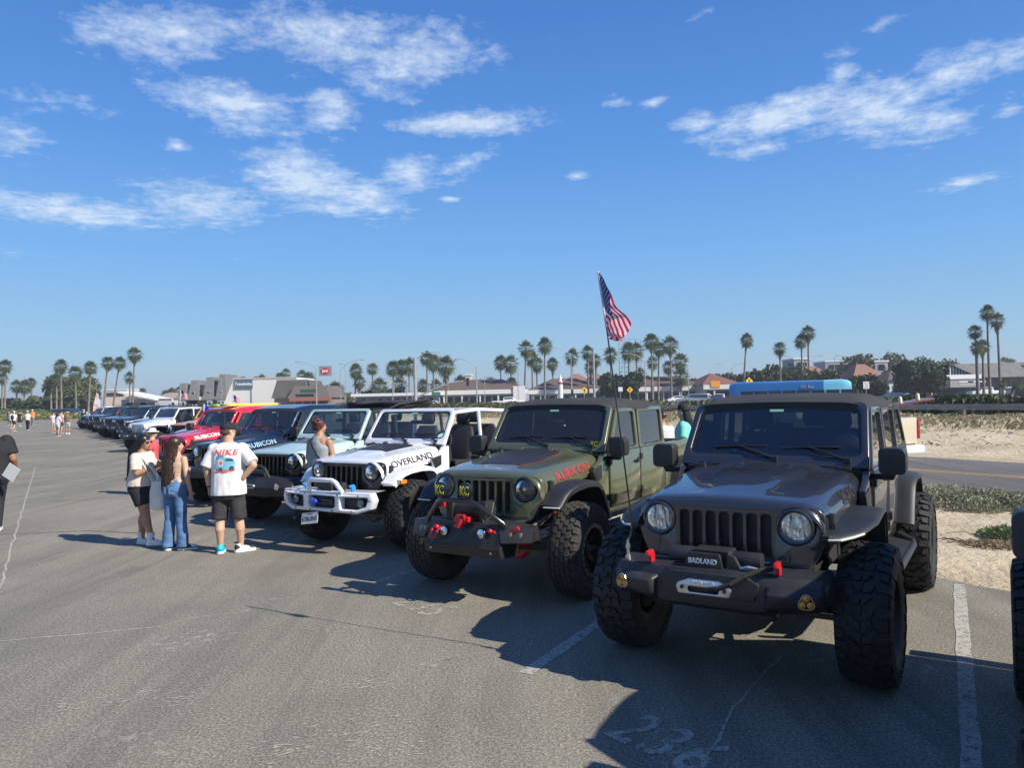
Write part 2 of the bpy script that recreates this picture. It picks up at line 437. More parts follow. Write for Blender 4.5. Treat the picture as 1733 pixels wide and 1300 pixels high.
def sand_mat():
    m = bpy.data.materials.new('sand'); m.use_nodes = True; t = NT(m.node_tree)
    tc = t.n('ShaderNodeTexCoord').outputs['Object']
    c = t.ramp(t.noise(tc, 0.5, 6, 0.65), [(0.3, (0.42, 0.345, 0.225)), (0.5, (0.57, 0.475, 0.32)), (0.72, (0.70, 0.60, 0.42))])
    c = t.mix(t.m('MULTIPLY', t.ramp(t.noise(tc, 26.0, 6, 0.75), [(0.56, 0.0), (0.70, 1.0)]), 0.6), c, (0.16, 0.11, 0.07))
    c = t.mix(t.ramp(t.noise(tc, 190.0, 2, 0.6), [(0.4, 0.25), (0.6, 0.0)]), c, (0.25, 0.19, 0.13))
    h = t.m('ADD', t.m('MULTIPLY', t.noise(tc, 7.0, 6, 0.62), 1.0), t.m('MULTIPLY', t.noise(tc, 60.0, 3, 0.6), 0.15))
    bn = t.n('ShaderNodeBump', {'Height': h, 'Strength': 0.9, 'Distance': 0.09})
    b = t.n('ShaderNodeBsdfPrincipled', {'Base Color': c, 'Roughness': 0.95, 'Specular IOR Level': 0.2, 'Normal': bn.outputs[0]})
    t.n('ShaderNodeOutputMaterial', {0: b.outputs[0]})
    return m
ASPH = asphalt_mat('asphalt'); SAND = sand_mat()
ROADM = asphalt_mat('road_asphalt', (0.165, 0.158, 0.148), False, 0.2)

def worn_paint(name, col, wear=0.5, scale=14.0):
    m = bpy.data.materials.new(name); m.use_nodes = True; t = NT(m.node_tree)
    tc = t.n('ShaderNodeTexCoord').outputs['Object']
    n = t.noise(tc, scale, 8, 0.75)
    fine = t.noise(tc, 70.0, 3, 0.7)
    k = t.ramp(t.m('ADD', t.m('MULTIPLY', n, 0.6), t.m('MULTIPLY', fine, 0.4)), [(wear - 0.06, 0.0), (wear + 0.03, 1.0)])
    b = t.n('ShaderNodeBsdfPrincipled', {'Base Color': tuple(col) + (1,), 'Roughness': 0.85, 'Specular IOR Level': 0.25})
    tr = t.n('ShaderNodeBsdfTransparent')
    mx = t.n('ShaderNodeMixShader', {0: k, 1: tr.outputs[0], 2: b.outputs[0]})
    t.n('ShaderNodeOutputMaterial', {0: mx.outputs[0]})
    return m
LINEW = worn_paint('line_paint', (0.40, 0.38, 0.33), 0.465)
LINEF = worn_paint('faint_paint', (0.44, 0.41, 0.34), 0.52)
LINEFF = worn_paint('very_faint_paint', (0.42, 0.39, 0.32), 0.56, 9.0)
YELL = worn_paint('yellow_paint', (0.42, 0.29, 0.11), 0.45)

def sheet(name, pts, z, m, sub=1, **kw):
    me = M(); me.add([(p[0], p[1], z) for p in pts], [tuple(range(len(pts)))])
    return put(name, me.mesh(name, smooth=False), m, **kw)
def strip(name, s0, s1, t0, t1, z, m, **kw):
    q = [lot(s0, t0), lot(s1, t0), lot(s1, t1), lot(s0, t1)]
    return sheet(name, q, z, m, **kw)

SOIL = mat('dry_soil', (0.30, 0.25, 0.18), 0.95, var=0.35, vscale=0.05)
sheet('ground', [(-2500, -600), (2500, -600), (2500, 3500), (-2500, 3500)], -0.06, SOIL, kind='structure')
strip('parking_lot', -150, 0.9, -60, 178, 0.0, ASPH, kind='structure')
strip('road', 6.3, 14.4, -90, 260, -0.004, ROADM, kind='structure')
for k, s in enumerate((10.55, 10.82)):
    strip('road_marking', s, s + 0.11, -90, 200, 0.001, YELL, kind='structure')
strip('highway', 41, 62, -200, 420, 0.25, ROADM, kind='structure')
strip('far_parking_lot', 66, 150, -220, 200, 0.30, mat('far_asphalt', (0.16, 0.155, 0.15), 0.9, var=0.15, vscale=0.1), kind='structure')
strip('sidewalk', 62, 66, -220, 320, 0.36, mat('concrete', (0.38, 0.36, 0.33), 0.9, var=0.1), kind='structure')

def near_sand():
    me = M(); nu, nv = 420, 60
    T0, T1, s0, s1 = -14.0, 46.0, -0.75, 6.75
    def f(a, b):
        t = T0 + (T1 - T0) * a; s = s0 + (s1 - s0) * b
        edge = 0.35 * fbm(t * 0.6, 1.7, 4) + 0.25 * fbm(t * 2.3, 5.1, 3)
        d = s - edge
        z = 0.05 * (1 - math.exp(-max(d, 0) * 1.2)) if d > 0 else d * 0.25
        d2 = 6.35 + 0.15 * fbm(t * 0.8, 9.0) - s
        if d2 < 0.6: z = min(z, d2 * 0.1)
        if d > 0 and d2 > 0: z += (0.06 * fbm(t * 0.9, s * 0.9, 5) + 0.05 * max(0, fbm(t * 2.6, s * 2.6, 3, 4.0))) * min(1, d * 1.5) * min(1, d2)
        return lot(s, t, z)
    me.grid(f, nu, nv)
    put('sand', me.mesh('sand', angle=180), SAND, kind='structure')
    me = M()
    def f2(a, b):
        t = -60 + 320 * a ** 1.0; s = 13.9 + 27.5 * b
        d = s - 14.35 - 0.25 * fbm(t * 0.4, 3.3, 4)
        hump = 0.75 * math.sin(min(max((s - 15) / 9.0, 0), 1) * math.pi / 2) * (0.75 + 0.5 * fbm(t * 0.07, s * 0.05, 3, 2.0))
        z = (min(d * 0.07, 0.05) if d < 0.8 else 0.05) + hump * min(max(d, 0) / 3, 1) + 0.22 * fbm(t * 0.35, s * 0.35, 4, 6.0) * min(max(d, 0) / 2, 1)
        if d < 0: z = d * 0.2
        return lot(s, t, z)
    me.grid(f2, 500, 60)
    put('sand_dune', me.mesh('dune', angle=180), SAND, kind='structure')
near_sand()

def band(name, p, q, w, m, z=0.004, jit=0.0, n=1, **kw):
    """a painted stripe from p to q"""
    p, q = Vector(p).to_2d(), Vector(q).to_2d(); d = (q - p).normalized(); nrm = Vector((-d.y, d.x))
    me = M(); L = []; Rr = []
    for i in range(n + 1):
        c = p.lerp(q, i / n); j1 = rnd.uniform(-jit, jit); j2 = rnd.uniform(-jit, jit)
        a = c + nrm * (w / 2 + j1); b = c - nrm * (w / 2 + j2)
        L.append((a.x, a.y, z)); Rr.append((b.x, b.y, z))
    me.loft([L, Rr], closed=False, cap=False, flip=False)
    return put(name, me.mesh(name, smooth=False), m, kind='structure', **kw)
ST = Vector((0.497, 0.868, 0))                                     # direction of the stall lines
band('stall_marking', gnd(1646, 1300) - ST * 1.6, gnd(1623, 990), 0.105, LINEW, jit=0.006, n=40)
band('stall_marking', gnd(888, 1141), gnd(888, 1141) + ST * 5.2, 0.115, LINEW, jit=0.006, n=40)
band('stall_marking', gnd(622, 991), gnd(622, 991) + ST * 5.0, 0.10, LINEF, jit=0.006, n=30)
band('stall_marking', gnd(445, 907), gnd(445, 907) + ST * 4.5, 0.10, LINEF, n=8)
for k in range(4, 26):
    p = gnd(622, 991) + ET * 2.95 * (k - 1.6)
    band('stall_marking', p, p + ST * 4.5, 0.10, LINEF, n=4)
band('old_stall_marking', gnd(628, 1166), gnd(778, 1110), 0.06, LINEFF, jit=0.02, n=40)
band('old_stall_marking', gnd(705, 1127), gnd(905, 1090), 0.05, LINEFF, jit=0.015, n=40)
def stall_number(txt, p, size, m, ang):
    me = text_mesh(txt, size, 0.0003, 0.006, 0.72, spacing=1.12)
    put('stall_number', me, m, loc=(p[0], p[1], 0.0045), rot=(0, 0, ang), kind='structure')
bd = gnd(1135, 1285) - gnd(1010, 1228)
NA = math.atan2(bd.y, bd.x)
pc = gnd(1118, 1262); stall_number('236', (pc.x + 0.03, pc.y + 0.02), 0.60, worn_paint('number_paint', (0.40, 0.38, 0.32), 0.488, 7.0), NA)
pc = gnd(716, 1027); stall_number('235', (pc.x, pc.y), 0.58, LINEF, NA)

def crack(pts, w, m, z=0.0035):
    """a thin sealed crack wandering through the given ground points"""
    me = M(); P = [Vector((g.x, g.y)) for g in pts]; L = []; Rr = []
    for a, b in zip(P[:-1], P[1:]):
        n = max(2, int((b - a).length / 0.04))
        d = (b - a).normalized(); nr = Vector((-d.y, d.x))
        for i in range(n):
            c = a.lerp(b, i / n)
            off = 0.05 * fbm(c.x * 2.5, c.y * 2.5, 4); ww = w * (0.5 + 0.9 * abs(fbm(c.x * 9, c.y * 9, 2, 3.0)) * 2)
            c = c + nr * off
            L.append((c.x + nr.x * ww, c.y + nr.y * ww, z)); Rr.append((c.x - nr.x * ww, c.y - nr.y * ww, z))
    me.loft([L, Rr], closed=False, cap=False)
    put('pavement_crack', me.mesh('crack', smooth=False), m, kind='structure')
CRK = worn_paint('crack_filler', (0.42, 0.39, 0.32), 0.46, 20.0)
crack([gnd(-60, 1092), gnd(120, 1076), gnd(270, 1062), gnd(310, 1050), gnd(430, 1033)], 0.012, CRK)
crack([gnd(-30, 1040), gnd(5, 985), gnd(18, 930), gnd(48, 830), gnd(60, 790)], 0.018, CRK)
crack([gnd(1320, 1110), gnd(1240, 1200), gnd(1195, 1290), gnd(1180, 1340)], 0.010, CRK)
crack([gnd(60, 942), gnd(300, 930), gnd(600, 905)], 0.008, CRK)

crack([gnd(20, 870), gnd(200, 862), gnd(330, 850)], 0.010, CRK)
crack([gnd(10, 800), gnd(120, 792), gnd(210, 778)], 0.014, CRK)
SCUFF = worn_paint('scuffed_seal', (0.38, 0.35, 0.29), 0.44, 30.0)
TAR = worn_paint('tar_streak', (0.13, 0.12, 0.105), 0.50, 5.0)
for (a, b, c, w) in (((0, 905), (150, 899), (240, 903), .05), ((30, 852), (150, 846), (225, 838), .05), ((60, 822), (160, 815), (230, 800), .045), ((90, 792), (170, 786), (240, 770), .05), ((60, 762), (140, 757), (215, 752), .06), ((100, 740), (170, 736), (215, 730), .08)):
    crack([gnd(*a), gnd(*b), gnd(*c)], w, TAR, 0.0028)
for (x, y, w, l) in ((225, 1180, .22, .10), (120, 1195, .2, .07), (310, 1182, .15, .06), (598, 1235, .30, .14), (660, 1268, .26, .12), (480, 1270, .2, .08), (1140, 1275, .2, .05), (468, 1015, .12, .05), (560, 1065, .25, .06), (600, 1155, .3, .08), (770, 1090, .2, .1)):
    g = gnd(x, y); rr_ = random.Random(int(x)); me = M()
    for k in range(34):
        cx, cy = g.x + rr_.gauss(0, w * .5), g.y + rr_.gauss(0, l * 1.1); a = rr_.uniform(-.5, .9); L_ = rr_.uniform(.012, .05); q_ = rr_.uniform(.003, .010)
        me.add([(cx + L_ * math.cos(a) * u - q_ * math.sin(a) * v, cy + L_ * math.sin(a) * u + q_ * math.cos(a) * v, 0.0031 + k * 0.00001) for u, v in ((-1, 0), (0, -1), (1, -.2), (.3, 1))], [(0, 1, 2, 3)])
    put('pavement_scuff', me.mesh('s', smooth=False), SCUFF, kind='structure')
# ------------------------------------------------------------------ vegetation
def leaf_mat(name, c1, c2, sc=0.6):
    m = bpy.data.materials.new(name); m.use_nodes = True; t = NT(m.node_tree)
    tc = t.n('ShaderNodeTexCoord').outputs['Object']
    c = t.ramp(t.noise(tc, sc, 4, 0.7), [(0.3, c1), (0.7, c2)])
    c = t.mix(t.ramp(t.noise(tc, sc * 9, 2, 0.6), [(0.45, 0.0), (0.75, 0.6)]), c, [min(1, v * 1.5) for v in c2])
    d = t.n('ShaderNodeBsdfPrincipled', {'Base Color': c, 'Roughness': 0.6, 'Specular IOR Level': 0.3})
    tr = t.n('ShaderNodeBsdfTranslucent', {0: c})
    mx = t.n('ShaderNodeMixShader', {0: 0.22, 1: d.outputs[0], 2: tr.outputs[0]})
    t.n('ShaderNodeOutputMaterial', {0: mx.outputs[0]})
    return m
PALM = leaf_mat('palm_leaf', (0.060, 0.078, 0.030), (0.11, 0.14, 0.060), 0.8)
SKIRT = mat('dead_frond', (0.16, 0.125, 0.08), 0.9, var=0.4, vscale=3)
TRUNK = mat('palm_trunk', (0.17, 0.145, 0.12), 0.95, var=0.35, vscale=2.0, bump=0.6, bscale=8)
BARK = mat('bark', (0.16, 0.13, 0.10), 0.95, var=0.3, vscale=3, bump=0.6, bscale=20)
LEAFD = leaf_mat('dark_leaf', (0.030, 0.042, 0.018), (0.060, 0.078, 0.032), 0.35)
LEAFG = leaf_mat('green_leaf', (0.050, 0.068, 0.022), (0.095, 0.120, 0.042), 0.35)
LEAFO = leaf_mat('olive_leaf', (0.070, 0.075, 0.028), (0.13, 0.13, 0.055), 0.5)
SCRUB = leaf_mat('grey_green_scrub', (0.15, 0.15, 0.09), (0.30, 0.30, 0.20), 2.5)
SCRUBG = leaf_mat('fresh_scrub', (0.10, 0.14, 0.05), (0.20, 0.25, 0.10), 2.0)
DRY = leaf_mat('dry_brush', (0.20, 0.15, 0.085), (0.33, 0.26, 0.16), 2.0)
TWIG = mat('twig', (0.18, 0.12, 0.08), 0.95, var=0.3)

def palm_crown(seed, n=46, spread=2.35, droop=1.15):
    """fan palm: stalks each with a folded fan of pointed leaflets"""
    rr = random.Random(seed); me = M()
    for i in range(n):
        el = R(88 - 165 * (i / n) + rr.uniform(-10, 10)); az = i * 2.39996 + rr.uniform(-.2, .2)
        d = Vector((math.cos(el) * math.cos(az), math.cos(el) * math.sin(az), math.sin(el)))
        L = spread * rr.uniform(0.38, 0.55) * (1 - .22 * i / n)
        tip = d * L + Vector((0, 0, -0.10 * L * droop))
        side = d.cross(Vector((0, 0, 1)));
        if side.length < 0.1: side = Vector((1, 0, 0))
        side.normalize(); nrm = side.cross(d).normalized()
        o = len(me.v); me.add([(0, 0, 0), tuple(tip + side * 0.02), tuple(tip - side * 0.02)], [(0, 1, 2)])
        Lf = spread * rr.uniform(0.48, 0.62); k = 11
        for j in range(k):
            a = R(-78 + 156 * j / (k - 1) + rr.uniform(-4, 4))
            dd = (d * math.cos(a) + side * math.sin(a)).normalized()
            ln = Lf * (0.72 + 0.28 * math.cos(a)) * rr.uniform(0.7, 1.3)
            w = side * math.cos(a) - d * math.sin(a)
            w = (w + nrm * (0.35 if j % 2 else -0.35)).normalized() * 0.125 * spread / 2
            mid = tip + dd * ln * 0.55 + nrm * 0.03; end = tip + dd * ln + Vector((0, 0, -0.32 * ln * droop * rr.uniform(0.5, 1.3)))
            me.add([tuple(tip), tuple(mid + w * 0.5), tuple(end), tuple(mid - w * 0.5)], [(0, 1, 2, 3)])
    return me.mesh('crown', smooth=False)
def skirt_mesh(seed, h, r):
    rr = random.Random(seed); me = M()
    for i in range(60):
        az = rr.uniform(0, 6.283); z = -rr.uniform(0, h); q = r * (0.55 + 0.45 * rr.random()) * (1 + 0.25 * z / h)
        c = Vector((math.cos(az) * 0.15, math.sin(az) * 0.15, z)); e = Vector((math.cos(az) * q, math.sin(az) * q, z - rr.uniform(0.4, 0.9)))
        s_ = Vector((-math.sin(az), math.cos(az), 0)) * 0.16
        me.add([tuple(c), tuple(c.lerp(e, .6) + s_), tuple(e), tuple(c.lerp(e, .6) - s_)], [(0, 1, 2, 3)])
    return me.mesh('skirt', smooth=False)
CROWNS = [palm_crown(k, 50 + 6 * k) for k in range(4)]
SKIRTS = [skirt_mesh(k, 1.6, 0.9) for k in range(2)]
def trunk_mesh(h, r0, r1, lean, seed):
    rr = random.Random(seed); me = M(); P = []; n = 7
    for i in range(n + 1):
        u = i / n; P.append((lean * u ** 1.3, 0.15 * math.sin(u * 3 + seed) * h / 15, h * u))
    me.tube(P, [(r0 * 1.35 if i == 0 else r0 + (r1 - r0) * i / n) for i in range(n + 1)], 8)
    return me.mesh('trunk', angle=60), P[-1]
def palm(px, top, D, size=1.0, lean=0.0, label='', group=None, skirt=0.0, r0=0.24, kind='palm tree', ground=0.2):
    p = at(px, top, D); cr = 2.1 * size
    h = p.z - ground - cr * 0.75
    seed = int(px * 3 + top)
    root = thing('palm_tree', (p.x - lean, p.y, ground), 0, label, kind, group)
    tm, tp = trunk_mesh(h, r0, r0 * 0.62, lean, seed % 17)
    put('trunk', tm, TRUNK, root)
    put('crown', CROWNS[seed % 4], PALM, root, loc=tp, rot=(rnd.uniform(-.12, .12), rnd.uniform(-.12, .12), rnd.uniform(0, 6))).scale = (size, size, size * rnd.uniform(0.92, 1.12))
    if skirt:
        s = put('dead_fronds', SKIRTS[seed % 2], SKIRT, root, loc=(tp[0], tp[1], tp[2] - 0.2)); s.scale = (size, size, skirt)
    return root
GP = 'palm trees along the highway'
PALMS = [
 (8, 606, 165, .95, 0, 'tall fan palm on the left border of the picture'), (28, 640, 210, .9, 0, 'bushy low palm behind the hedge near the left border'), (42, 641, 210, .9, .5, 'feathery palm right of the bushy low one near the left border'),
 (53, 636, 215, .7, 0, 'small thin palm right of the feathery one'), (3, 628, 175, .8, 0, 'short palm below the tall one on the left border'),
 (103, 606, 160, .95, 0, 'tall palm rising out of the round green tree'), (95, 629, 165, .85, 0, 'lower palm just left of the tall one at the round tree'), (86, 640, 165, .75, 0, 'lowest palm of the trio at the round tree'),
 (128, 617, 165, 1.0, 0, 'wide-headed palm in front of the round green tree'), (118, 641, 230, .8, 0, 'hazy far palm behind the round green tree'), (153, 608, 165, .95, .6, 'palm on its own right of the round green tree'),
 (183, 600, 165, .95, 1.2, 'leaning palm, left one of a pair above the parked cars'), (203, 601, 165, .9, 1.8, 'leaning palm, right one of a pair above the parked cars'), (227, 585, 165, 1.05, .5, 'tallest palm of the left half of the picture'),
 (219, 627, 180, .75, 0, 'short palm in front of the tallest left palm'), (241, 654, 260, .7, 0, 'tiny far palm left of the grey gabled motel'), (280, 657, 290, .75, 0, 'first tiny hazy palm left of the grey gables'),
 (291, 654, 290, .85, 0, 'second tiny hazy palm left of the grey gables'), (303, 651, 280, .8, 0, 'third tiny hazy palm left of the grey gables'),
 (391, 640, 330, .9, 0, 'palm top peeking over the gables'), (410, 635, 330, .9, 0, 'palm top just above the white motel wall'), (434, 634, 330, .9, 0, 'left of two palm tops over the white wall'), (443, 631, 330, 1.0, 0, 'right of two palm tops over the white wall'),
 (467, 636, 300, .8, 0, 'low palm above the right end of the white wall'), (474, 627, 300, .9, 0, 'middle palm above the right end of the white wall'), (484, 620, 300, .9, 0, 'highest palm above the right end of the white wall'), (483, 634, 290, .8, 0, 'palm below the highest one over the white wall'),
 (511, 623, 260, 1.0, 0, 'tall palm left of the restaurant pole sign'), (522, 627, 250, 1.2, 0, 'bushy palm touching the restaurant pole sign'), (568, 643, 230, 1.3, 0, 'wide low palm right of the restaurant pole sign'),
 (602, 613, 190, .95, .3, 'slanting palm beside the bent street light'), (608, 632, 190, .95, 0, 'shaggy palm column right of the bent street light'),
 (630, 611, 230, .9, 0, 'single thin palm between the street light and the cluster'), (641, 637, 200, 1.3, 0, 'spreading low palm left of the cluster'),
 (665, 608, 170, 1.1, 0, 'first palm of the dense cluster'), (679, 605, 175, 1.15, 0, 'second palm of the dense cluster'), (692, 604, 170, 1.15, 0, 'third palm of the dense cluster'), (676, 636, 180, 1.1, 0, 'low bushy palm under the dense cluster'),
 (722, 592, 170, 1.05, 0, 'palm right behind the thick signal pole'), (733, 598, 175, 1.1, 0, 'palm between the signal pole and the shaggy one'), (754, 600, 160, 1.45, 0, 'big shaggy palm with brown skirt above the signal arm'),
 (716, 639, 190, 1.0, 0, 'short palm left under the signal arm'), (738, 640, 200, .9, 0, 'short palm right under the signal arm'), (779, 633, 200, 1.0, 0, 'squat palm above the brown roof near the signal'), (812, 640, 210, 1.0, 0, 'squat palm left of the twin palms'),
 (830, 636, 210, 1.2, 0, 'bushy squat palm beside the twin palms'), (847, 598, 190, 1.1, 0, 'left of the thin twin palms'), (864, 600, 185, 1.15, 0, 'right of the thin twin palms'), (866, 635, 180, .9, 0, 'short palm under the thin twin palms'),
 (890, 574, 165, 1.15, .6, 'tall palm, left of the four left of the flag'), (900, 592, 170, 1.0, 0, 'palm tucked right of the tallest of the four'), (908, 602, 180, 1.0, 0, 'lowest palm of the four left of the flag'), (922, 569, 165, 1.1, .3, 'tall single palm in front of the flag group'),
 (935, 602, 190, .9, 0, 'palm with brown skirt right of the tall single one'), (866, 640, 200, .7, 0, 'stub palm above the shop roof'), (968, 588, 170, 1.05, .4, 'palm beside the curved street light left of the flag'),
 (994, 582, 165, 1.0, 0, 'left palm of the trio just left of the flag'), (1008, 596, 170, .9, 0, 'right palm of the trio just left of the flag'), (999, 608, 175, .9, 0, 'lowest palm of the trio just left of the flag'),
 (1033, 586, 175, 1.05, 0, 'palm directly under the flag'), (1063, 578, 170, 1.15, 0, 'left palm at the billboard scaffold'), (1077, 577, 175, 1.2, 0, 'right palm at the billboard scaffold'), (1083, 619, 190, .9, 0, 'short palm at the foot of the billboard scaffold'),
 (1102, 561, 160, 1.2, 0, 'tallest palm right of the billboard'), (1115, 576, 165, 1.05, .4, 'palm just right of the tallest one by the billboard'), (1134, 566, 160, 1.3, 0, 'broad-headed palm over the brown shop roof'), (1151, 596, 170, 1.15, 0, 'shorter palm right of the broad-headed one'),
 (1104, 600, 175, .9, 0, 'palm half way down in front of the tallest'), (1152, 620, 165, 1.3, 0, 'bushy low palm at the right end of the group'), (1131, 608, 175, .9, 0, 'narrow palm behind the broad-headed one'),
 (1263, 562, 150, .95, 1.0, 'leaning palm alone above the blue bus'), (1319, 576, 150, .95, 0, 'straight palm alone above the right half of the bus'), (1356, 563, 145, .95, 0, 'shorter palm of the pair right of the bus'), (1367, 549, 145, 1.0, 0, 'taller palm of the pair right of the bus'),
 (1650, 547, 125, 1.0, 0, 'left palm of the five at the large grey building'), (1662, 572, 125, .95, 0, 'low middle palm of the five at the large grey building'), (1671, 514, 125, 1.0, 0, 'tallest palm of the five at the large grey building'), (1686, 528, 123, 1.0, -.4, 'right palm of the five at the large grey building'), (1653, 575, 122, .9, 0, 'lowest palm of the five at the large grey building'),
 (1700, 602, 330, .9, 0, 'tiny far palm above the grey roof, left one'), (1710, 604, 330, .9, 0, 'tiny far palm above the grey roof, right one'), (1697, 640, 118, .55, 0, 'short stubby palm before the grey building'), (1722, 643, 118, .6, 1.2, 'short leaning palm by the right border')]
for i, (px, top, D, sz, lean, lab) in enumerate(PALMS):
    palm(px, top + 4, D * 1.0, sz * D / 165 * (1.0 if D < 240 else 0.85) * 0.84, lean, lab, GP, skirt=(1.5 if px in (754, 935, 608, 602) else (0.9 if i % 2 else 0.5)) * sz, r0=0.24 if D < 200 else 0.3, ground=0.25)

def crown_mesh(seed, lobes, n, leaf=0.35, flat=1.0):
    """leaf clumps spread over irregular lobes; lobes: (cx, cy, cz, r)"""
    rr = random.Random(seed); me = M()
    tot = sum(l[3] ** 2 for l in lobes)
    for (cx, cy, cz, r) in lobes:
        k = int(n * r * r / tot)
        for _ in range(k):
            a = rr.uniform(0, 6.283); zc = rr.uniform(-1, 1); q = math.sqrt(1 - zc * zc)
            rad = r * (0.62 + 0.42 * rr.random()) * (1 + 0.28 * noise.noise(Vector((cx + 2.2 * q * math.cos(a), cy + 2.2 * q * math.sin(a), cz + 2.2 * zc))))
            p = Vector((cx + rad * q * math.cos(a), cy + rad * q * math.sin(a), cz + rad * zc * flat))
            u = Vector((rr.gauss(0, 1), rr.gauss(0, 1), rr.gauss(0, 1))).normalized(); w = u.orthogonal().normalized()
            v = u.cross(w); s_ = leaf * rr.uniform(0.5, 1.2)
            me.add([tuple(p - w * s_), tuple(p - v * s_ * .55), tuple(p + w * s_), tuple(p + v * s_ * .55)], [(0, 1, 2, 3)])
    return me.mesh('crown', smooth=False)
def tree(px, base_py, D, w, h, m, label, seed=1, group=None, ground=0.2, name='leafy_tree', trunk=True, n=1800, leaf=0.45):
    p = at(px, base_py, D); rr = random.Random(seed)
    root = thing(name, (p.x, p.y, ground), 0, label, 'tree', group)
    lobes = [(rr.uniform(-.36, .36) * w, rr.uniform(-.3, .3) * w, h * rr.uniform(0.42, 0.72), min(w, h) * rr.uniform(0.20, 0.32)) for _ in range(9)]
    lobes += [(k * w * 0.3, 0, h * 0.45, h * 0.26) for k in (-1, 0, 1)]
    put('crown', crown_mesh(seed, lobes, n, leaf), m, root)
    t = M(); t.tube([(0, 0, 0), (0.1, 0, h * 0.2), (0.3, 0, h * 0.5)], [w * 0.035 + 0.08, w * 0.03 + 0.06, 0.06], 7)
    for k in range(4):
        a = k * 1.6 + seed; t.tube([(0.1, 0, h * 0.18), (0.18 * w * math.cos(a), 0.18 * w * math.sin(a), h * 0.42), (0.3 * w * math.cos(a), 0.3 * w * math.sin(a), h * 0.62)], [0.12, 0.09, 0.04], 5)
    put('trunk', t.mesh('t'), BARK, root)
    return root
TREES = [(122, 680, 205, 15, 10.6, LEAFG, 'large round green tree behind the left palms', 3, 4200), (15, 690, 190, 17, 4.6, LEAFD, 'dark spreading tree at the left border', 4, 2500), (50, 690, 180, 14, 4.0, LEAFD, 'low dark tree right of the spreading one at left', 5, 2200),
         (70, 680, 240, 10, 5.2, LEAFG, 'pale green tree between the left palms', 6, 1500), (85, 690, 175, 12, 4.5, LEAFG, 'low green tree in front of the round tree', 16, 1500), (120, 692, 170, 13, 3.8, LEAFD, 'dark low tree under the wide-headed palm', 17, 1500),
         (640, 665, 205, 13, 5.2, LEAFD, 'dark tree behind the spreading low palm', 7, 1700), (665, 665, 215, 10, 5.5, LEAFG, 'green tree left under the dense palm cluster', 18, 1300), (795, 665, 215, 12, 6.4, LEAFD, 'dark tree behind the signal arm', 8, 1900), (845, 665, 220, 13, 6.4, LEAFD, 'dark tree under the twin palms', 9, 1900),
         (1048, 668, 165, 8, 7.2, LEAFD, 'dense dark tree at the billboard scaffold', 10, 2600), (1082, 668, 175, 9, 6.2, LEAFD, 'dark tree right of the billboard scaffold', 19, 2200), (1150, 668, 200, 13, 6.8, LEAFG, 'green tree behind the right palms', 11, 1700), (1225, 665, 190, 16, 6, LEAFD, 'dark low tree left of the bus roof', 20, 1600),
         (1245, 662, 170, 15, 7.2, LEAFD, 'dark tree just above the rear of the bus', 12, 2000), (1290, 662, 160, 12, 6.4, LEAFD, 'dark tree over the middle of the bus', 21, 1800), (1330, 662, 155, 14, 8.0, LEAFD, 'dark round tree above the front of the bus', 13, 2400),
         (1382, 662, 140, 9, 6.0, LEAFD, 'dark tree below the pair of palms', 22, 1500), (1475, 655, 190, 14, 11.5, LEAFO, 'olive tall tree behind the red roofs', 14, 2800), (1494, 655, 195, 7, 12.5, LEAFO, 'upright olive tree, right side of the tall one', 23, 1500), (1530, 655, 175, 9, 10, LEAFD, 'airy dark tree right of the red roofs', 15, 1500),
         (1466, 665, 118, 6.5, 4.4, LEAFD, 'round dark shrub tree under the red roofs', 24, 1800), (1558, 662, 125, 7.8, 7.2, LEAFD, 'big dark tree before the large grey building', 25, 3400), (1582, 660, 150, 7, 8.5, LEAFG, 'thin tree left of the triangular window', 26, 900),
         (1738, 668, 125, 4, 2.4, LEAFG, 'small green tree at the right border', 27, 900), (560, 668, 205, 16, 5.5, LEAFG, 'low green tree right of the pole sign', 28, 1300), (1440, 660, 200, 9, 7, LEAFO, 'small olive tree left of the tall one', 29, 1000)]
for (px, by, D, w, h, m, lab, sd, n) in TREES: tree(px, by, D, w, h, m, lab, sd, 'trees behind the highway', n=int(n * 1.7), leaf=0.42 if D < 160 else 0.58)

def leaf_blanket(name, t0, t1, s0, s1, h, n, leaf, m, seed=1, z0=0.0, label=None, cat=None, hfun=None, kind='stuff', group=None):
    rr = random.Random(seed); me = M()
    for _ in range(n):
        t = rr.uniform(t0, t1); s = rr.uniform(s0, s1)
        u = (s - s0) / (s1 - s0); v = (t - t0) / (t1 - t0)
        env = (1 - abs(2 * u - 1) ** 4) * (0.75 + 0.5 * fbm(t * 0.25, s * 0.3, 4, seed)) * (hfun(t) if hfun else 1)
        if env <= 0.05: continue
        z = z0 + h * env * (1 - rr.random() ** 2.2)
        p = lot(s, t, z); a = Vector((rr.gauss(0, 1), rr.gauss(0, 1), rr.gauss(0, .7))).normalized(); w = a.orthogonal().normalized(); b = a.cross(w); q = leaf * rr.uniform(.5, 1.3)
        me.add([tuple(p - w * q), tuple(p - b * q * .5), tuple(p + w * q), tuple(p + b * q * .5)], [(0, 1, 2, 3)])
    o = put(name, me.mesh(name, smooth=False), m)
    o['kind'] = kind
    if label: o['label'] = label
    return o
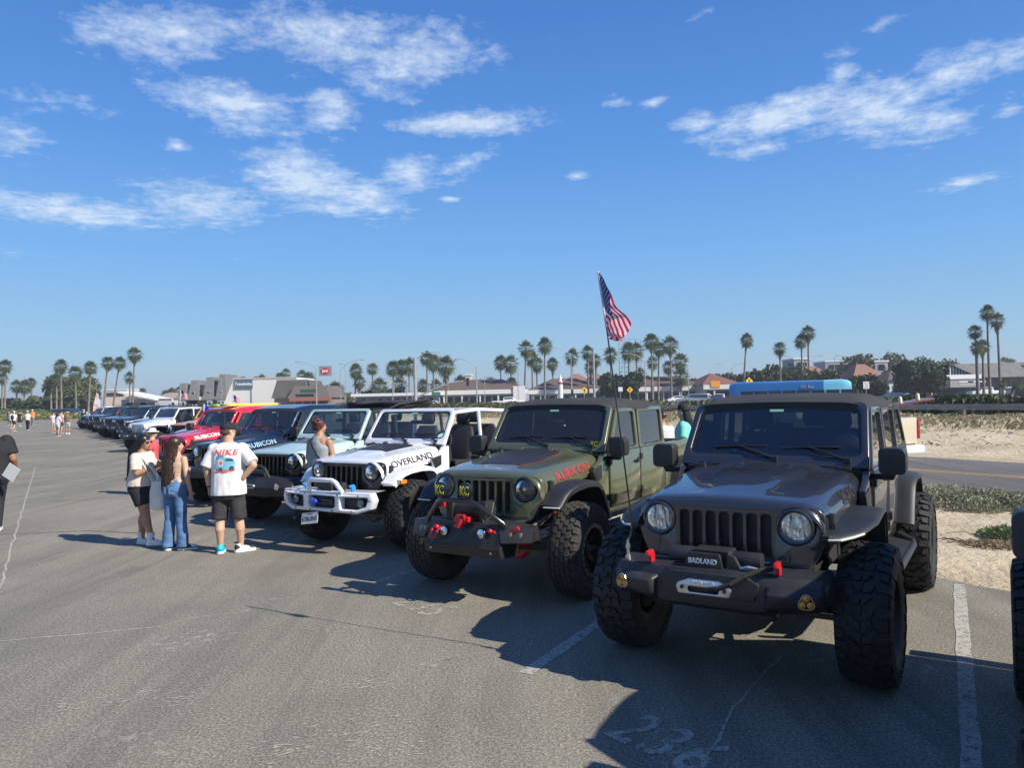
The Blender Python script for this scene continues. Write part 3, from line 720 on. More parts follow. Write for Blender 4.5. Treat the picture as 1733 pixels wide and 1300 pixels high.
# the long dark hedge along the highway and greenery on the far side
hd_ = leaf_blanket('highway_hedge', -95, 30, 34.0, 38.5, 1.25, 42000, 0.20, LEAFD, 3, z0=0.55)
hd_['kind'] = ''; del hd_['kind']; hd_['label'] = 'long dark clipped hedge running behind the guard rail'; hd_['category'] = 'hedge'
leaf_blanket('roadside_bushes', 20, 210, 36, 41, 1.2, 26000, 0.26, LEAFO, 5, z0=0.5)
leaf_blanket('lot_end_bushes', 150, 176, -60, 0, 2.6, 9000, 0.4, LEAFG, 6, hfun=lambda t: 0.9)
leaf_blanket('lot_end_flowers', 140, 150, -40, 4, 1.3, 5000, 0.3, leaf_mat('yellowish_scrub', (0.14, 0.15, 0.05), (0.26, 0.26, 0.10), 1.0), 7)

def brush(t, s, w, l, h, n, leaf, m, label, seed, z0=0.05, twigs=30, name='scrub_bush', group='scrub bushes on the sand'):
    """low wind-cut scrub: upright thin leaves on many stems"""
    rr = random.Random(seed); me = M(); tw = M(); c = lot(s, t, z0)
    for _ in range(n):
        a = rr.uniform(0, 6.283); q = math.sqrt(rr.random())
        x, y = q * math.cos(a), q * math.sin(a)
        p2 = ET * (x * l) + ES * (y * w)
        lump = 0.55 + 0.75 * max(-0.5, fbm(p2.x * 1.6 + seed, p2.y * 1.6, 3))
        z = h * (1 - q ** 2.5) * lump * (0.25 + 0.75 * rr.random()) + 0.02
        if lump < 0.35 and rr.random() < 0.7: continue
        p = Vector((p2.x, p2.y, z)); d = Vector((rr.gauss(0, .6), rr.gauss(0, .6), rr.uniform(0.2, 1))).normalized(); sd = d.cross(Vector((rr.gauss(0, 1), rr.gauss(0, 1), 0.1))).normalized()
        L = leaf * rr.uniform(.6, 1.4)
        me.add([tuple(p), tuple(p + d * L * .5 + sd * L * .22), tuple(p + d * L), tuple(p + d * L * .5 - sd * L * .22)], [(0, 1, 2, 3)])
    for _ in range(twigs):
        a = rr.uniform(0, 6.283); q = rr.random() ** .5 * 1.1; p = ET * (q * math.cos(a) * l) + ES * (q * math.sin(a) * w)
        e = p + Vector((rr.uniform(-.3, .3), rr.uniform(-.3, .3), h * rr.uniform(.2, 0.9) * (1.1 - min(q, 1))))
        tw.tube([p, p.lerp(e, .5) + Vector((rr.uniform(-.06, .06), rr.uniform(-.06, .06), .04)), e], [0.009, 0.006, 0.003], 4)
    root = thing(name, c, 0, label, 'bush', group)
    f = put('foliage', me.mesh('f', smooth=False), m, root)
    if twigs: put('twigs', tw.mesh('t'), TWIG, root)
    return root
def brush_px(px, py, *a, **k):
    g = gnd(px, py) - O0
    return brush(g.dot(ET), g.dot(ES), *a, **k)
brush_px(1680, 858, 0.75, 1.9, 0.34, 10500, 0.045, SCRUB, 'wide grey-green scrub bush between the dark car and the road', 1, twigs=70)
brush_px(1610, 862, 0.6, 0.9, 0.30, 6500, 0.05, SCRUB, 'grey-green scrub bush right beside the rear mud tyre', 2, twigs=40)
brush_px(1735, 862, 0.7, 1.0, 0.38, 6500, 0.05, SCRUB, 'grey-green scrub bush at the right border', 3, twigs=40)
brush_px(1722, 918, 0.42, 0.45, 0.22, 2600, 0.05, SCRUBG, 'small fresh green bush on the near sand at the right border', 4, twigs=30)
brush_px(1690, 935, 0.25, 0.4, 0.08, 500, 0.04, DRY, 'flat dry twiggy patch on the near sand', 5, twigs=60)
brush_px(1615, 728, 1.3, 2.0, 0.8, 4500, 0.20, SCRUBG, 'bright green bush beyond the road behind the tan pickup', 6, twigs=30)
brush_px(1725, 724, 1.4, 2.4, 0.8, 3500, 0.20, leaf_mat('yellow_scrub', (0.17, 0.15, 0.05), (0.28, 0.25, 0.10), 1.0), 'yellowish bush beyond the road at the right border', 7, twigs=30)
brush_px(1668, 735, 1.6, 2.4, 0.7, 3000, 0.18, DRY, 'dry brown brush between the green and the yellow bush', 8, twigs=80)
for k, (px, py) in enumerate(((1560, 738), (1700, 752), (1650, 760), (1590, 762), (1735, 755))):
    brush_px(px, py, 0.8, 1.5, 0.28, 700, 0.13, DRY, ['dry grass tuft under the tan pickup', 'sprawling dry twigs in the middle of the dune', 'flat dry brush low on the dune', 'short dry brush left on the dune', 'dry brush on the dune at the right border'][k], 20 + k, twigs=90)
for k, (px, py) in enumerate(((1150, 722), (1178, 716), (1105, 722), (1020, 716), (820, 706), (700, 700))):
    brush_px(px, py, 1.4, 3.2, 1.0, 3000, 0.2, DRY if k % 2 == 0 else SCRUB, ['dry brown brush seen between the green pickup and the dark car', 'grey-green brush next to the dry one between the two nearest cars', 'dry brush behind the bed of the green pickup', 'grey-green brush behind the green cab', 'dry brush behind the white open car', 'grey-green brush behind the folded top'][k], 40 + k, twigs=40)
for nm, m_, sd, hh, n_ in (('dry_dune_scrub', DRY, 31, .20, 15000), ('green_dune_scrub', SCRUB, 37, .24, 11000)):
    o_ = leaf_blanket(nm, -45, 60, 19.5, 33, hh, n_, 0.11, m_, sd, z0=0.62, hfun=lambda t, sd=sd: 1 if fbm(t * .22, sd, 3) > .03 else .25)
# scattered litter of twigs on the dune
def litter():
    me = M(); rr = random.Random(12)
    for _ in range(2600):
        p = lot(rr.uniform(15, 31), rr.uniform(-30, 25), 0); k = fbm(p.x * .3, p.y * .3, 3)
        if k < 0: continue
        q = (p - O0).dot(ES); z = 0.1 + 0.75 * math.sin(min(max((q - 15) / 9.0, 0), 1) * math.pi / 2) * 0.95
        d = Vector((rr.uniform(-1, 1), rr.uniform(-1, 1), 0)).normalized() * rr.uniform(.08, .28)
        me.tube([(p.x, p.y, z), (p.x + d.x * .5, p.y + d.y * .5, z + rr.uniform(.01, .06)), (p.x + d.x, p.y + d.y, z)], [0.012, 0.010, 0.005], 4)
    put('dune_twigs', me.mesh('t'), TWIG)['kind'] = 'stuff'
litter()
# guard rail beyond the dune
gr = thing('guard_rail', lot(31.5, -30, 0.55), 0, 'long low guard rail beyond the dune', 'guard rail')
def rel(o, pts): return [tuple(Vector(p) - o.location) for p in pts]
RAILM = mat('galvanised_steel', (0.30, 0.29, 0.27), 0.5, 0.5, dirt=(0.14, 0.12, 0.10), damt=0.6)
A, B = lot(31.5, -75, .95), lot(31.5, 60, .95)
for dz_, wd in ((0.0, 0.05), (0.10, 0.08), (0.20, 0.05)):
    q = M(); q.hexa(rel(gr, [A + Vector((0, 0, dz_)), B + Vector((0, 0, dz_)), B + Vector((0, 0, dz_)) + ES * wd, A + Vector((0, 0, dz_)) + ES * wd, A + Vector((0, 0, dz_ + .09)), B + Vector((0, 0, dz_ + .09)), B + Vector((0, 0, dz_ + .09)) + ES * wd, A + Vector((0, 0, dz_ + .09)) + ES * wd]))
    put('rail', q.mesh('r', smooth=False), RAILM, gr)
for k in range(-18, 16):
    q = M(); p = lot(31.62, k * 4.0, 0.7) - gr.location; q.box(p, (0.14, 0.14, 0.75)); put('post', q, BARK, gr)

# ------------------------------------------------------------------ buildings
STUC = mat('white_stucco', (0.62, 0.61, 0.58), 0.9, var=0.08)
STUCC = mat('cream_stucco', (0.52, 0.45, 0.34), 0.9, var=0.1)
ROOFB = mat('brown_roof', (0.11, 0.075, 0.06), 0.9, var=0.2, vscale=1.5, bump=.4, bscale=6)
ROOFR = mat('red_tile_roof', (0.24, 0.12, 0.09), 0.85, var=0.2, vscale=2, bump=.4, bscale=8)
ROOFG = mat('grey_shingle', (0.15, 0.148, 0.142), 0.9, var=0.18, vscale=1.2, bump=.4, bscale=8)
ROOFGD = mat('dark_shingle', (0.085, 0.08, 0.075), 0.9, var=0.2, vscale=1.2)
WGL = mat('dark_window', (0.03, 0.045, 0.06), 0.08, 0.2)
TRIM = mat('white_trim', (0.66, 0.66, 0.66), 0.6)
GREYW = mat('grey_wall', (0.26, 0.28, 0.31), 0.8, var=0.1)
def frame_at(px0, px1, D0, D1=None, base=0.3):
    """origin and unit axes of a facade running from px0 to px1"""
    a = at(px0, 660, D0); b = at(px1, 660, D1 or D0); a.z = b.z = base
    u = (b - a); L = u.length; u.normalize(); n = Vector((u.y, -u.x, 0))      # n faces the camera
    return a, u, n, L
def bld(name, label, cat='building'):
    return thing(name, (0, 0, 0), 0, label, cat)
class F:
    """facade frame: x along, y depth away from the viewer, z up"""
    def __init__(s, px0, px1, D0, D1=None, base=0.3):
        a, u, n, L = frame_at(px0, px1, D0, D1, base); s.L = L
        s.loc = a; s.rz = math.atan2(u.y, u.x)
    def thing(s, name, label, cat='building'): return thing(name, s.loc, s.rz, label, cat)
def P_box(root, name, x0, x1, y0, y1, z0, z1, m):
    q = M(); q.box(((x0 + x1) / 2, (y0 + y1) / 2, (z0 + z1) / 2), (x1 - x0, y1 - y0, z1 - z0)); return put(name, q.mesh(name, smooth=False), m, root)
def hip(root, x0, x1, y0, y1, z0, z1, inset, m, name='roof', ov=0.5):
    x0 -= ov; x1 += ov; y0 -= ov; y1 += ov; ym = (y0 + y1) / 2; k = min(inset, (x1 - x0) / 2 - .1)
    q = M(); q.add([(x0, y0, z0), (x1, y0, z0), (x1, y1, z0), (x0, y1, z0), (x0 + k, ym - .3, z1), (x1 - k, ym - .3, z1), (x1 - k, ym + .3, z1), (x0 + k, ym + .3, z1)],
                   [(0, 1, 5, 4), (1, 2, 6, 5), (2, 3, 7, 6), (3, 0, 4, 7), (4, 5, 6, 7), (3, 2, 1, 0)])
    return put(name, q.mesh('r', smooth=False), m, root)
def windows(root, xs, z0, z1, w, y=-0.06, frame=TRIM, name='window'):
    for x in xs:
        q = M(); q.box((x, y + 0.03, (z0 + z1) / 2), (w + 0.14, 0.1, z1 - z0 + 0.14)); f = put(name, q.mesh('w', smooth=False), frame, root)
        q = M(); q.box((x, y - 0.01, (z0 + z1) / 2), (w, 0.08, z1 - z0)); put('pane', q.mesh('w', smooth=False), WGL, f)
def wcol(n, L, m=0.8): return [m + (L - 2 * m) * (i + .5) / n for i in range(n)]
def shops(px0, px1, D, z_eave, z_ridge, label, n=9, wallc=STUC, roof=ROOFB, depth=16):
    f = F(px0, px1, D); r = f.thing('shop_row', label)
    P_box(r, 'wall', 0, f.L, 0, depth, 0, z_eave, wallc)
    hip(r, 0, f.L, -1.6, depth, z_eave, z_ridge, 6, roof, ov=0.7)
    P_box(r, 'fascia', -0.5, f.L + .5, -2.3, -2.1, z_eave - 1.0, z_eave - 0.05, STUC)
    windows(r, wcol(n, f.L), 0.4, z_eave - 1.5, f.L / n * 0.68, frame=mat('dark_frame', (0.05, 0.05, 0.05), 0.5))
    for x in wcol(n // 2, f.L, 0.2): P_box(r, 'column', x - .15, x + .15, -2.05, -1.75, 0, z_eave - 1.0, STUC)
    return r, f
shops(1022, 1190, 168, 3.5, 5.9, 'long white shop row with brown hipped roof behind the right palms', 12)
r, f = shops(1190, 1246, 160, 3.6, 6.2, 'shop with reddish-brown roof just left of the blue bus', 5, roof=mat('redbrown_roof', (0.19, 0.085, 0.06), 0.9, var=.2))
P_box(r, 'shop_sign', f.L * .15, f.L * .42, -2.45, -2.32, 3.0, 4.3, mat('orange_sign', (0.70, 0.28, 0.02), .6))
shops(898, 1018, 172, 3.4, 6.0, 'brown-roofed shop row under the tall palms left of the flag', 9)
r, f = shops(736, 890, 165, 3.6, 6.0, 'brown-roofed shop row behind the traffic signal', 11)
P_box(r, 'blank_panel', f.L * .86, f.L * .99, -2.6, -2.35, 1.0, 4.2, STUC)
# flat white canopy building left of the shops
f = F(600, 742, 160); r = f.thing('flat_roofed_building', 'low flat-roofed white building behind the folded top')
P_box(r, 'wall', 0, f.L, 1, 10, 0, 2.6, GREYW); P_box(r, 'roof', -.5, f.L + .5, -1.5, 11, 2.6, 3.2, TRIM); windows(r, wcol(9, f.L), 0.4, 2.2, 1.1, y=0.94)
f = F(612, 650, 210); r = f.thing('house', 'grey gabled roof peeking behind the low white building'); P_box(r, 'wall', 0, f.L, 0, 8, 0, 3.4, GREYW); hip(r, 0, f.L, 0, 8, 3.4, 6.0, 2.5, ROOFG)
# restaurant with mansard roof
f = F(464, 560, 150); r = f.thing('restaurant', 'dark grey restaurant with mansard roof and red awning')
P_box(r, 'wall', 0, f.L, 0, 14, 0, 3.0, mat('taupe_wall', (0.20, 0.17, 0.15), .85, var=.1))
def mansard(root, x0, x1, y0, y1, z0, z1, k, m):
    q = M(); q.hexa([(x0, y0, z0), (x1, y0, z0), (x1, y1, z0), (x0, y1, z0), (x0 + k, y0 + k, z1), (x1 - k, y0 + k, z1), (x1 - k, y1 - k, z1), (x0 + k, y1 - k, z1)]); return put('roof', q.mesh('r', smooth=False), m, root)
mansard(r, -.4, f.L * .62, -.6, 14, 2.6, 6.2, 0.9, ROOFGD); mansard(r, f.L * .28, f.L + .4, -2.2, 12, 2.5, 4.9, 1.2, mat('brown_shingle', (0.12, 0.10, 0.09), .9, var=.2))
P_box(r, 'awning', f.L * .34, f.L + .6, -3.0, -2.3, 1.9, 2.5, mat('rust_awning', (0.30, 0.09, 0.06), .8)); windows(r, wcol(6, f.L)[2:], 0.4, 1.9, 1.3, y=-.1)
s_ = P_box(r, 'sign_board', f.L * .52, f.L * .82, -2.6, -2.45, 3.5, 4.2, mat('dark_green_sign', (0.03, 0.07, 0.06), .5))
# motel: white gable wall with sign, and the row of steep grey gables
f = F(374, 502, 200); r = f.thing('motel_wing', 'big white windowless motel wall with a blue sign')
H = at(440, 640, 200).z - .3
q = M(); q.add([(0, 0, 0), (f.L, 0, 0), (f.L, 0, H), (f.L * .17, 0, H), (0, 18, 0), (f.L, 18, 0), (f.L, 18, H), (f.L * .17, 18, H)], [(0, 1, 2, 3), (7, 6, 5, 4), (1, 5, 6, 2), (3, 2, 6, 7), (4, 0, 3, 7)])
put('wall', q.mesh('w', smooth=False), STUC, r)
P_box(r, 'roof_edge', f.L * .16, f.L + .2, -.15, 0.0, H - .25, H + .15, mat('beige_trim', (.45, .38, .3), .8)); P_box(r, 'downpipe', f.L * .40, f.L * .40 + .25, -.2, -.02, 0, H - .3, GREYW)
s_ = P_box(r, 'sign', f.L * .185, f.L * .42, -.35, -.05, H - 2.7, H - .3, mat('slate_blue_sign', (0.06, 0.11, 0.16), .5))
put('sign_lettering', text_mesh('Travelodge', 1.15, .03, 0.02, 0.86), WHITEM if 'white_print' in MATS else mat('white_print', (.75, .75, .74), .5), r, loc=(f.L * .3025, -.38, H - 1.5), rot=(R(90), 0, 0))
f = F(303, 388, 222); r = f.thing('gabled_motel', 'grey motel with a row of steep shingled gables')
P_box(r, 'wall', 0, f.L, 2, 16, 0, 7.0, GREYW)
for k, (x, hh) in enumerate(((.08, 8.0), (.30, 8.8), (.60, 9.6), (.86, 10.4))):
    xc = f.L * x; w = f.L * .085
    q = M(); q.hexa([(xc - w * 1.25, -1.2, 3.0), (xc + w * 1.25, -1.2, 3.0), (xc + w * 1.25, 12, 3.0), (xc - w * 1.25, 12, 3.0), (xc - w * .7, 0.3, hh), (xc + w * .7, 0.3, hh), (xc + w * .7, 10, hh), (xc - w * .7, 10, hh)])
    g_ = put('gable', q.mesh('g', smooth=False), ROOFG, r)
    P_box(r, 'bay_wall', xc - w * .9, xc + w * .9, -1.0, 2, 0, 3.2, GREYW)
    windows(r, [xc], 4.0, 5.4, w * .7, y=-.75); windows(r, [xc - w * .4, xc + w * .4], .8, 2.4, w * .5, y=-1.05)
    windows(r, [xc + f.L * .12], 3.8, 5.2, w * .6, y=1.9); P_box(r, 'balcony', xc + w * 1.3, xc + w * 2.2, -.5, 1.9, 2.9, 3.9, STUC)
# restaurant pole sign
f = F(543, 558, 150); r = f.thing('pole_sign', 'restaurant pole sign with a red oval and white script', 'sign')
P_box(r, 'pole', f.L * .62, f.L * .62 + .28, -.1, .2, 0, 5.0, mat('dark_pole', (.05, .05, .055), .6))
zc = at(548, 628, 150).z - .3
P_box(r, 'cabinet', -.25, 2.2, -.3, .3, zc - .98, zc + .98, mat('grey_cabinet', (.20, .22, .25), .5))
q = M(); q.lathe([(.62, 0), (.60, -.06), (.01, -.07)], (0, 0, 0), (0, 1, 0), 28); o = put('red_oval', q.mesh('o'), mat('sign_red', (.40, .03, .06), .5), r, loc=(1.0, -.31, zc)); o.scale = (1.55, 1, 1.15)
put('sign_lettering', text_mesh('Jack', .72, .02, .02, 1.0), mat('white_print', (.75, .75, .74), .5), r, loc=(1.0, -.42, zc), rot=(R(90), 0, 0))
# red-roofed houses and the block behind them
for (a, b, D, ze, zr, m, lab) in ((1352, 1412, 165, 4.6, 7.4, ROOFR, 'white house with wide red tiled roof right of the bus palms'), (1412, 1448, 175, 3.6, 6.0, ROOFR, 'smaller red-tiled house in the middle of the red roofs'), (1446, 1500, 160, 4.2, 7.4, ROOFR, 'red-tiled house below the olive tall tree'), (1505, 1548, 150, 3.6, 5.6, ROOFB, 'brown-roofed house behind the big dark tree'),
                              (1000, 1022, 215, 6.6, 8.6, ROOFR, 'small tiled house between the palms near the flag'), (960, 996, 235, 6.6, 8.8, ROOFR, 'distant orange-tiled house behind the shop row'), (212, 232, 240, 4, 6, ROOFB, 'small brown-roofed house far behind the row of cars'), (262, 300, 240, 3.8, 5.6, mat('tan_roof', (.30, .24, .17), .9, var=.1), 'tan-roofed house left of the grey gables')):
    f = F(a, b, D); r = f.thing('house', lab); P_box(r, 'wall', 0, f.L, 0, 9, 0, ze, STUC); hip(r, 0, f.L, 0, 9, ze, zr, 3.0, m); windows(r, wcol(5, f.L), 1.2, 2.5, .9)
    if ze > 4: windows(r, wcol(5, f.L), 3.2, ze - .3, .8)
for (a, b, D, z, lab) in ((1345, 1372, 185, 9.6, 'flat-topped grey block left behind the red roofs'), (1398, 1448, 205, 9.6, 'long grey block with a strip of windows behind the red roofs'), (1482, 1504, 185, 8.6, 'small flat block right behind the red roofs'),
                    (176, 214, 245, 6.8, 'pale flat building behind the left row of cars'), (788, 797, 215, 8.3, 'white flat sign tower above the brown roof')):
    f = F(a, b, D); r = f.thing('flat_block', lab); P_box(r, 'wall', 0, f.L, 0, 8, 0, z, GREYW if z > 8.4 and z < 12 else STUCC); P_box(r, 'parapet', -.2, f.L + .2, -.2, 8.2, z, z + .35, TRIM); windows(r, wcol(7, f.L), z - 2.0, z - .7, f.L / 9)
f = F(205, 268, 205); r = f.thing('slanted_roof_building', 'building with a slanted white-edged roof left of the motel')
P_box(r, 'wall', 0, f.L, 0, 8, 0, 3.4, GREYW); q = M(); q.hexa([(0, -2, 5.2), (f.L, -2, 3.0), (f.L, 9, 3.0), (0, 9, 5.2), (0, -2, 5.7), (f.L, -2, 3.4), (f.L, 9, 3.4), (0, 9, 5.7)]); put('roof', q.mesh('r', smooth=False), TRIM, r); windows(r, wcol(6, f.L), .8, 2.4, 1.2)
# the large grey building on the right
f = F(1592, 1790, 140); r = f.thing('large_grey_building', 'large grey-roofed building with a sloping triangular window wall')
H1 = at(1604, 617, 140).z - .3
P_box(r, 'wall', 0, f.L, 1, 26, 0, 4.2, mat('taupe_wall', (0.20, 0.17, 0.15), .85, var=.1))
q = M(); xa, xb = f.L * .06, f.L * .26
q.add([(xa, -1, H1), (f.L + 6, -1, H1 + .2), (f.L + 6, -3, 3.6), (xb, -3, 3.6), (xa, 22, H1), (f.L + 6, 22, H1 + .2)], [(0, 3, 2, 1), (0, 1, 5, 4)]); put('roof', q.mesh('r', smooth=False), ROOFG, r)
q = M(); q.add([(xa, -.9, 4.2), (xb, -.9, 4.2), (xb, -.9, 4.3), (xa, -.9, H1 - .1)], [(0, 1, 2, 3)]); w_ = put('triangular_window', q.mesh('w', smooth=False), WGL, r)
n = 8
for k in range(n):
    x = xa + (xb - xa) * k / n; zt = H1 - .1 + (4.3 - H1 + .1) * k / n; q = M(); q.box((x, -1.0, (4.2 + zt) / 2), (.16, .12, zt - 4.2)); put('mullion', q.mesh('m', smooth=False), TRIM, w_)
q = M(); q.hexa([(xa - .4, -1.3, H1), (xb + .3, -1.3, 4.1), (xb + .3, -.7, 4.1), (xa - .4, -.7, H1), (xa - .4, -1.3, H1 + .3), (xb + .3, -1.3, 4.4), (xb + .3, -.7, 4.4), (xa - .4, -.7, H1 + .3)]); put('roof_edge', q.mesh('e', smooth=False), ROOFGD, r)
P_box(r, 'terrace_railing', -f.L * .03, xb, -3.2, -3.0, 3.4, 4.2, TRIM); c_ = P_box(r, 'canopy', -f.L * .05, f.L * .19, -5, -1, 1.9, 3.2, mat('grey_canopy', (.30, .29, .28), .8)); 
for k_, (x_, w_, z_) in enumerate(((.02, 2.6, 2.85), (.095, 3.2, 2.85), (.03, 3.6, 2.35))): q = M(); q.box((f.L * x_ + w_ / 2, -5.03, z_), (w_, .04, .22 if z_ > 2.5 else .1)); put('canopy_lettering', q.mesh('l', smooth=False), TRIM, c_)
windows(r, [xb + 2 + k * 2.2 for k in range(9)], 1.0, 3.0, 1.3, y=.9); P_box(r, 'skylight', f.L * .72, f.L * .86, -2.5, -2.2, 6.2, 7.0, TRIM)

# ------------------------------------------------------------------ poles, signals, signs
POLE = mat('grey_pole', (0.30, 0.31, 0.31), 0.5, 0.3)
def lamp_post(px, top, D, arm, label, base=0.3, r=.11, both_=False, arm_rise=1.0):
    p = at(px, top, D); h = p.z - base; root = thing('street_lamp', (p.x, p.y, base), 0, label, 'street lamp', 'street lamps along the highway')
    q = M(); q.tube([(0, 0, 0), (0, 0, h)], [r, r * .6], 8); put('post', q, POLE, root)
    for sgn in ((1, -1) if both_ else (1,)):
        a = arm * sgn; q = M(); q.tube([(0, 0, h - .1), (a * .4, 0, h + arm_rise * .7), (a * .8, 0, h + arm_rise), (a, 0, h + arm_rise)], .05, 6); put('arm', q, POLE, root)
        q = M(); q.box((a + .3 * (1 if a > 0 else -1), 0, h + arm_rise), (.7, .25, .14)); put('lamp_head', q.mesh('l', bevel=.04), POLE, root)
for a in ((535, 622, 130, -3.0, 'curved street lamp left of the restaurant pole sign', .3, .12, False, 1.0), (576, 625, 150, 4.2, 'street lamp with long arm right of the pole sign', .3, .1, False, 1.8), (584, 617, 160, -.6, 'slim straight pole beside the long-armed lamp', .3, .07, False, .1),
          (806, 619, 110, -2.6, 'street lamp leaning left over the brown roof', .3, .12, False, 1.0), (876, 612, 150, -.6, 'thin lamp pole by the twin palms', .3, .08, False, .3), (966, 600, 130, -3.2, 'curved street lamp with long left arm near the flag', .3, .10, False, 1.2),
          (1091, 610, 130, -3.0, 'curved street lamp right of the billboard', .3, .1, False, 1.2), (1238, 622, 190, 3.2, 'double-armed street lamp above the bus rear', .3, .09, True, 1.0), (1361, 612, 160, 3.4, 'double-armed street lamp behind the palm pair', .3, .09, True, 1.2),
          (1412, 606, 170, .7, 'small hooked street lamp above the red roofs', .3, .1, False, .6), (664, 643, 140, -1.0, 'short lamp left in front of the palm cluster', .3, .08, False, .2), (688, 643, 140, -.8, 'short lamp in the middle of the palm cluster', .3, .08, False, .2), (697, 643, 140, .8, 'short lamp right in the palm cluster', .3, .08, False, .2), (820, 640, 160, .3, 'short pole on the brown roof side', .3, .08, False, .1),
          (1164, 616, 110, -.3, 'thin pole at the end of the right palm group', .3, .07, False, .1), (163, 650, 180, .3, 'thin flagless pole at the left palms', .3, .06, False, .1), (375, 642, 160, -.5, 'thin pole before the white motel wall', .3, .07, False, .2)):
    lamp_post(*a[:5], base=a[5], r=a[6], both_=a[7], arm_rise=a[8])
# thick signal pole with its long mast arm
p = at(702, 605, 95); h = p.z - .3; r = thing('traffic_signal', (p.x, p.y, .3), 0, 'thick traffic signal pole with long curved mast arm and street sign', 'traffic signal')
q = M(); q.tube([(0, 0, 0), (0, 0, h)], [.24, .19], 12); put('pole', q, POLE, r)
q = M(); q.tube([(0, 0, 1.95), (2.5, 0, 3.1), (4.4, 0, 3.75), (6.8, 0, 4.05)], [.13, .11, .09, .06], 8); put('mast_arm', q, POLE, r)
q = M(); q.tube([(0, 0, h - .4), (1.2, 0, h + .5), (3.2, 0, h + .6)], [.07, .05, .04], 6); put('lamp_arm', q, POLE, r)
q = M(); q.box((2.6, -.15, 2.45), (1.1, .05, .38)); put('street_name_sign', q.mesh('s', smooth=False), mat('sign_green', (.02, .16, .10), .5), r)
q = M(); q.box((6.6, -.2, 3.8), (.35, .3, .95)); sg = put('signal_head', q.mesh('s', bevel=.03), mat('signal_black', (.02, .02, .02), .5), r)
p = at(1004, 590, 95); r = thing('traffic_signal', (p.x, p.y, .3), 0, 'straight traffic signal pole in front of the brown roofs left of the antenna', 'traffic signal'); h = p.z - .3
q = M(); q.tube([(0, 0, 0), (0, 0, h)], [.17, .13], 10); put('pole', q, POLE, r); q = M(); q.box((-.45, -.2, h * .48), (.32, .3, .85)); put('signal_head', q.mesh('s', bevel=.03), mat('signal_black', (.02, .02, .02), .5), r)
p = at(968, 652, 95); r = thing('traffic_signal', (p.x, p.y, .3), 0, 'short signal post with black head near the first yellow sign', 'traffic signal'); q = M(); q.tube([(0, 0, 0), (0, 0, 1.9)], .07, 8); put('pole', q, POLE, r); q = M(); q.box((0, -.15, 2.2), (.3, .25, .85)); put('signal_head', q.mesh('s', bevel=.03), mat('signal_black', (.02, .02, .02), .5), r)
SGY = mat('yellow_sign', (0.80, 0.52, 0.02), .5)
def diamond(px, py, D, s, lab, arrow=True):
    p = at(px, py, D); r = thing('warning_sign', (p.x, p.y, .3), 0, lab, 'road sign', 'yellow diamond warning signs'); z = p.z - .3
    q = M(); q.tube([(0, .05, 0), (0, .05, z + s * .5)], .04, 6); put('post', q, POLE, r)
    o = put('panel', plate([(0, -s), (s, 0), (0, s), (-s, 0)], [], .03, 0.0, lambda x, y, w: Vector((x, w, y + z))), SGY, r)
    if arrow: put('arrow', plate([(-.06 * s, -.5 * s), (.12 * s, -.5 * s), (.12 * s, .1 * s), (.32 * s, .1 * s), (.02 * s, .5 * s), (-.28 * s, .1 * s), (-.06 * s, .1 * s)], [], .01, 0.0, lambda x, y, w: Vector((x, w - .03, y + z))), BLKPRN, r)
BLKPRN = mat('sign_black', (.015, .015, .018), .5)
diamond(989, 661, 95, .46, 'left yellow diamond sign above the green cab roof'); diamond(1066, 660, 95, .40, 'right yellow diamond sign above the green cab roof'); diamond(1268, 645, 100, .50, 'yellow diamond sign sticking up behind the blue bus')
p = at(1466, 652, 80); r = thing('regulatory_sign', (p.x, p.y, .3), 0, 'small white rectangular road sign right of the bus', 'road sign'); z = p.z - .3
q = M(); q.tube([(0, .05, 0), (0, .05, z)], .035, 6); put('post', q, POLE, r); q = M(); q.box((0, 0, z), (.62, .03, .75)); o = put('panel', q.mesh('p', smooth=False), TRIM, r)
for x_, z_, w_ in ((-.14, .21, .20), (.16, .21, .16), (0, .0, .30), (0, -.22, .42)): q = M(); q.box((x_, -.02, z + z_), (w_, .012, .075)); put('sign_line', q.mesh('l', smooth=False), BLKPRN, o)
p = at(1050, 659, 95); r = thing('regulatory_sign', (p.x, p.y, .3), 0, 'tiny white sign between the two yellow diamonds', 'road sign'); z = p.z - .3; q = M(); q.box((0, 0, z), (.55, .03, .55)); put('panel', q, TRIM, r); q = M(); q.tube([(0, .05, 0), (0, .05, z)], .035, 6); put('post', q, POLE, r)
# billboard scaffold
f = F(1049, 1086, 178); r = f.thing('billboard_scaffold', 'open steel billboard scaffold among the palms', 'scaffold'); h0, h1 = at(1066, 640, 178).z, at(1066, 576, 178).z
for k in range(5):
    x = f.L * k / 4; q = M(); q.tube([(x, 0, 0), (x, 0, h1)], .07, 5); put('upright', q, POLE, r)
for k in range(9):
    z = h0 + (h1 - h0) * k / 8; q = M(); q.tube([(0, 0, z), (f.L, 0, z)], .045, 5); put('rail', q, POLE, r)
for k in range(4):
    x = f.L * k / 4; q = M(); q.tube([(x, 0, h0), (x + f.L / 4, 0, h0 + (h1 - h0) * .5)], .035, 4); put('brace', q, POLE, r)
# lighthouse-like white tower top
p = at(948, 640, 150); r = thing('white_tower', (p.x, p.y, .3), 0, 'slim white tower with pointed cap in front of the shops', 'tower'); q = M(); q.lathe([(.55, 0), (.5, 2.6), (.48, 4.9), (.30, 5.0), (.30, 5.5), (.05, 6.1)], (0, 0, 0), (0, 0, 1), 12); put('shaft', q, STUC, r)
q = M(); q.lathe([(.52, 4.2), (.53, 4.25), (.52, 4.6)], (0, 0, 0), (0, 0, 1), 12); put('band', q, mat('sign_red', (.40, .03, .06), .5), r)
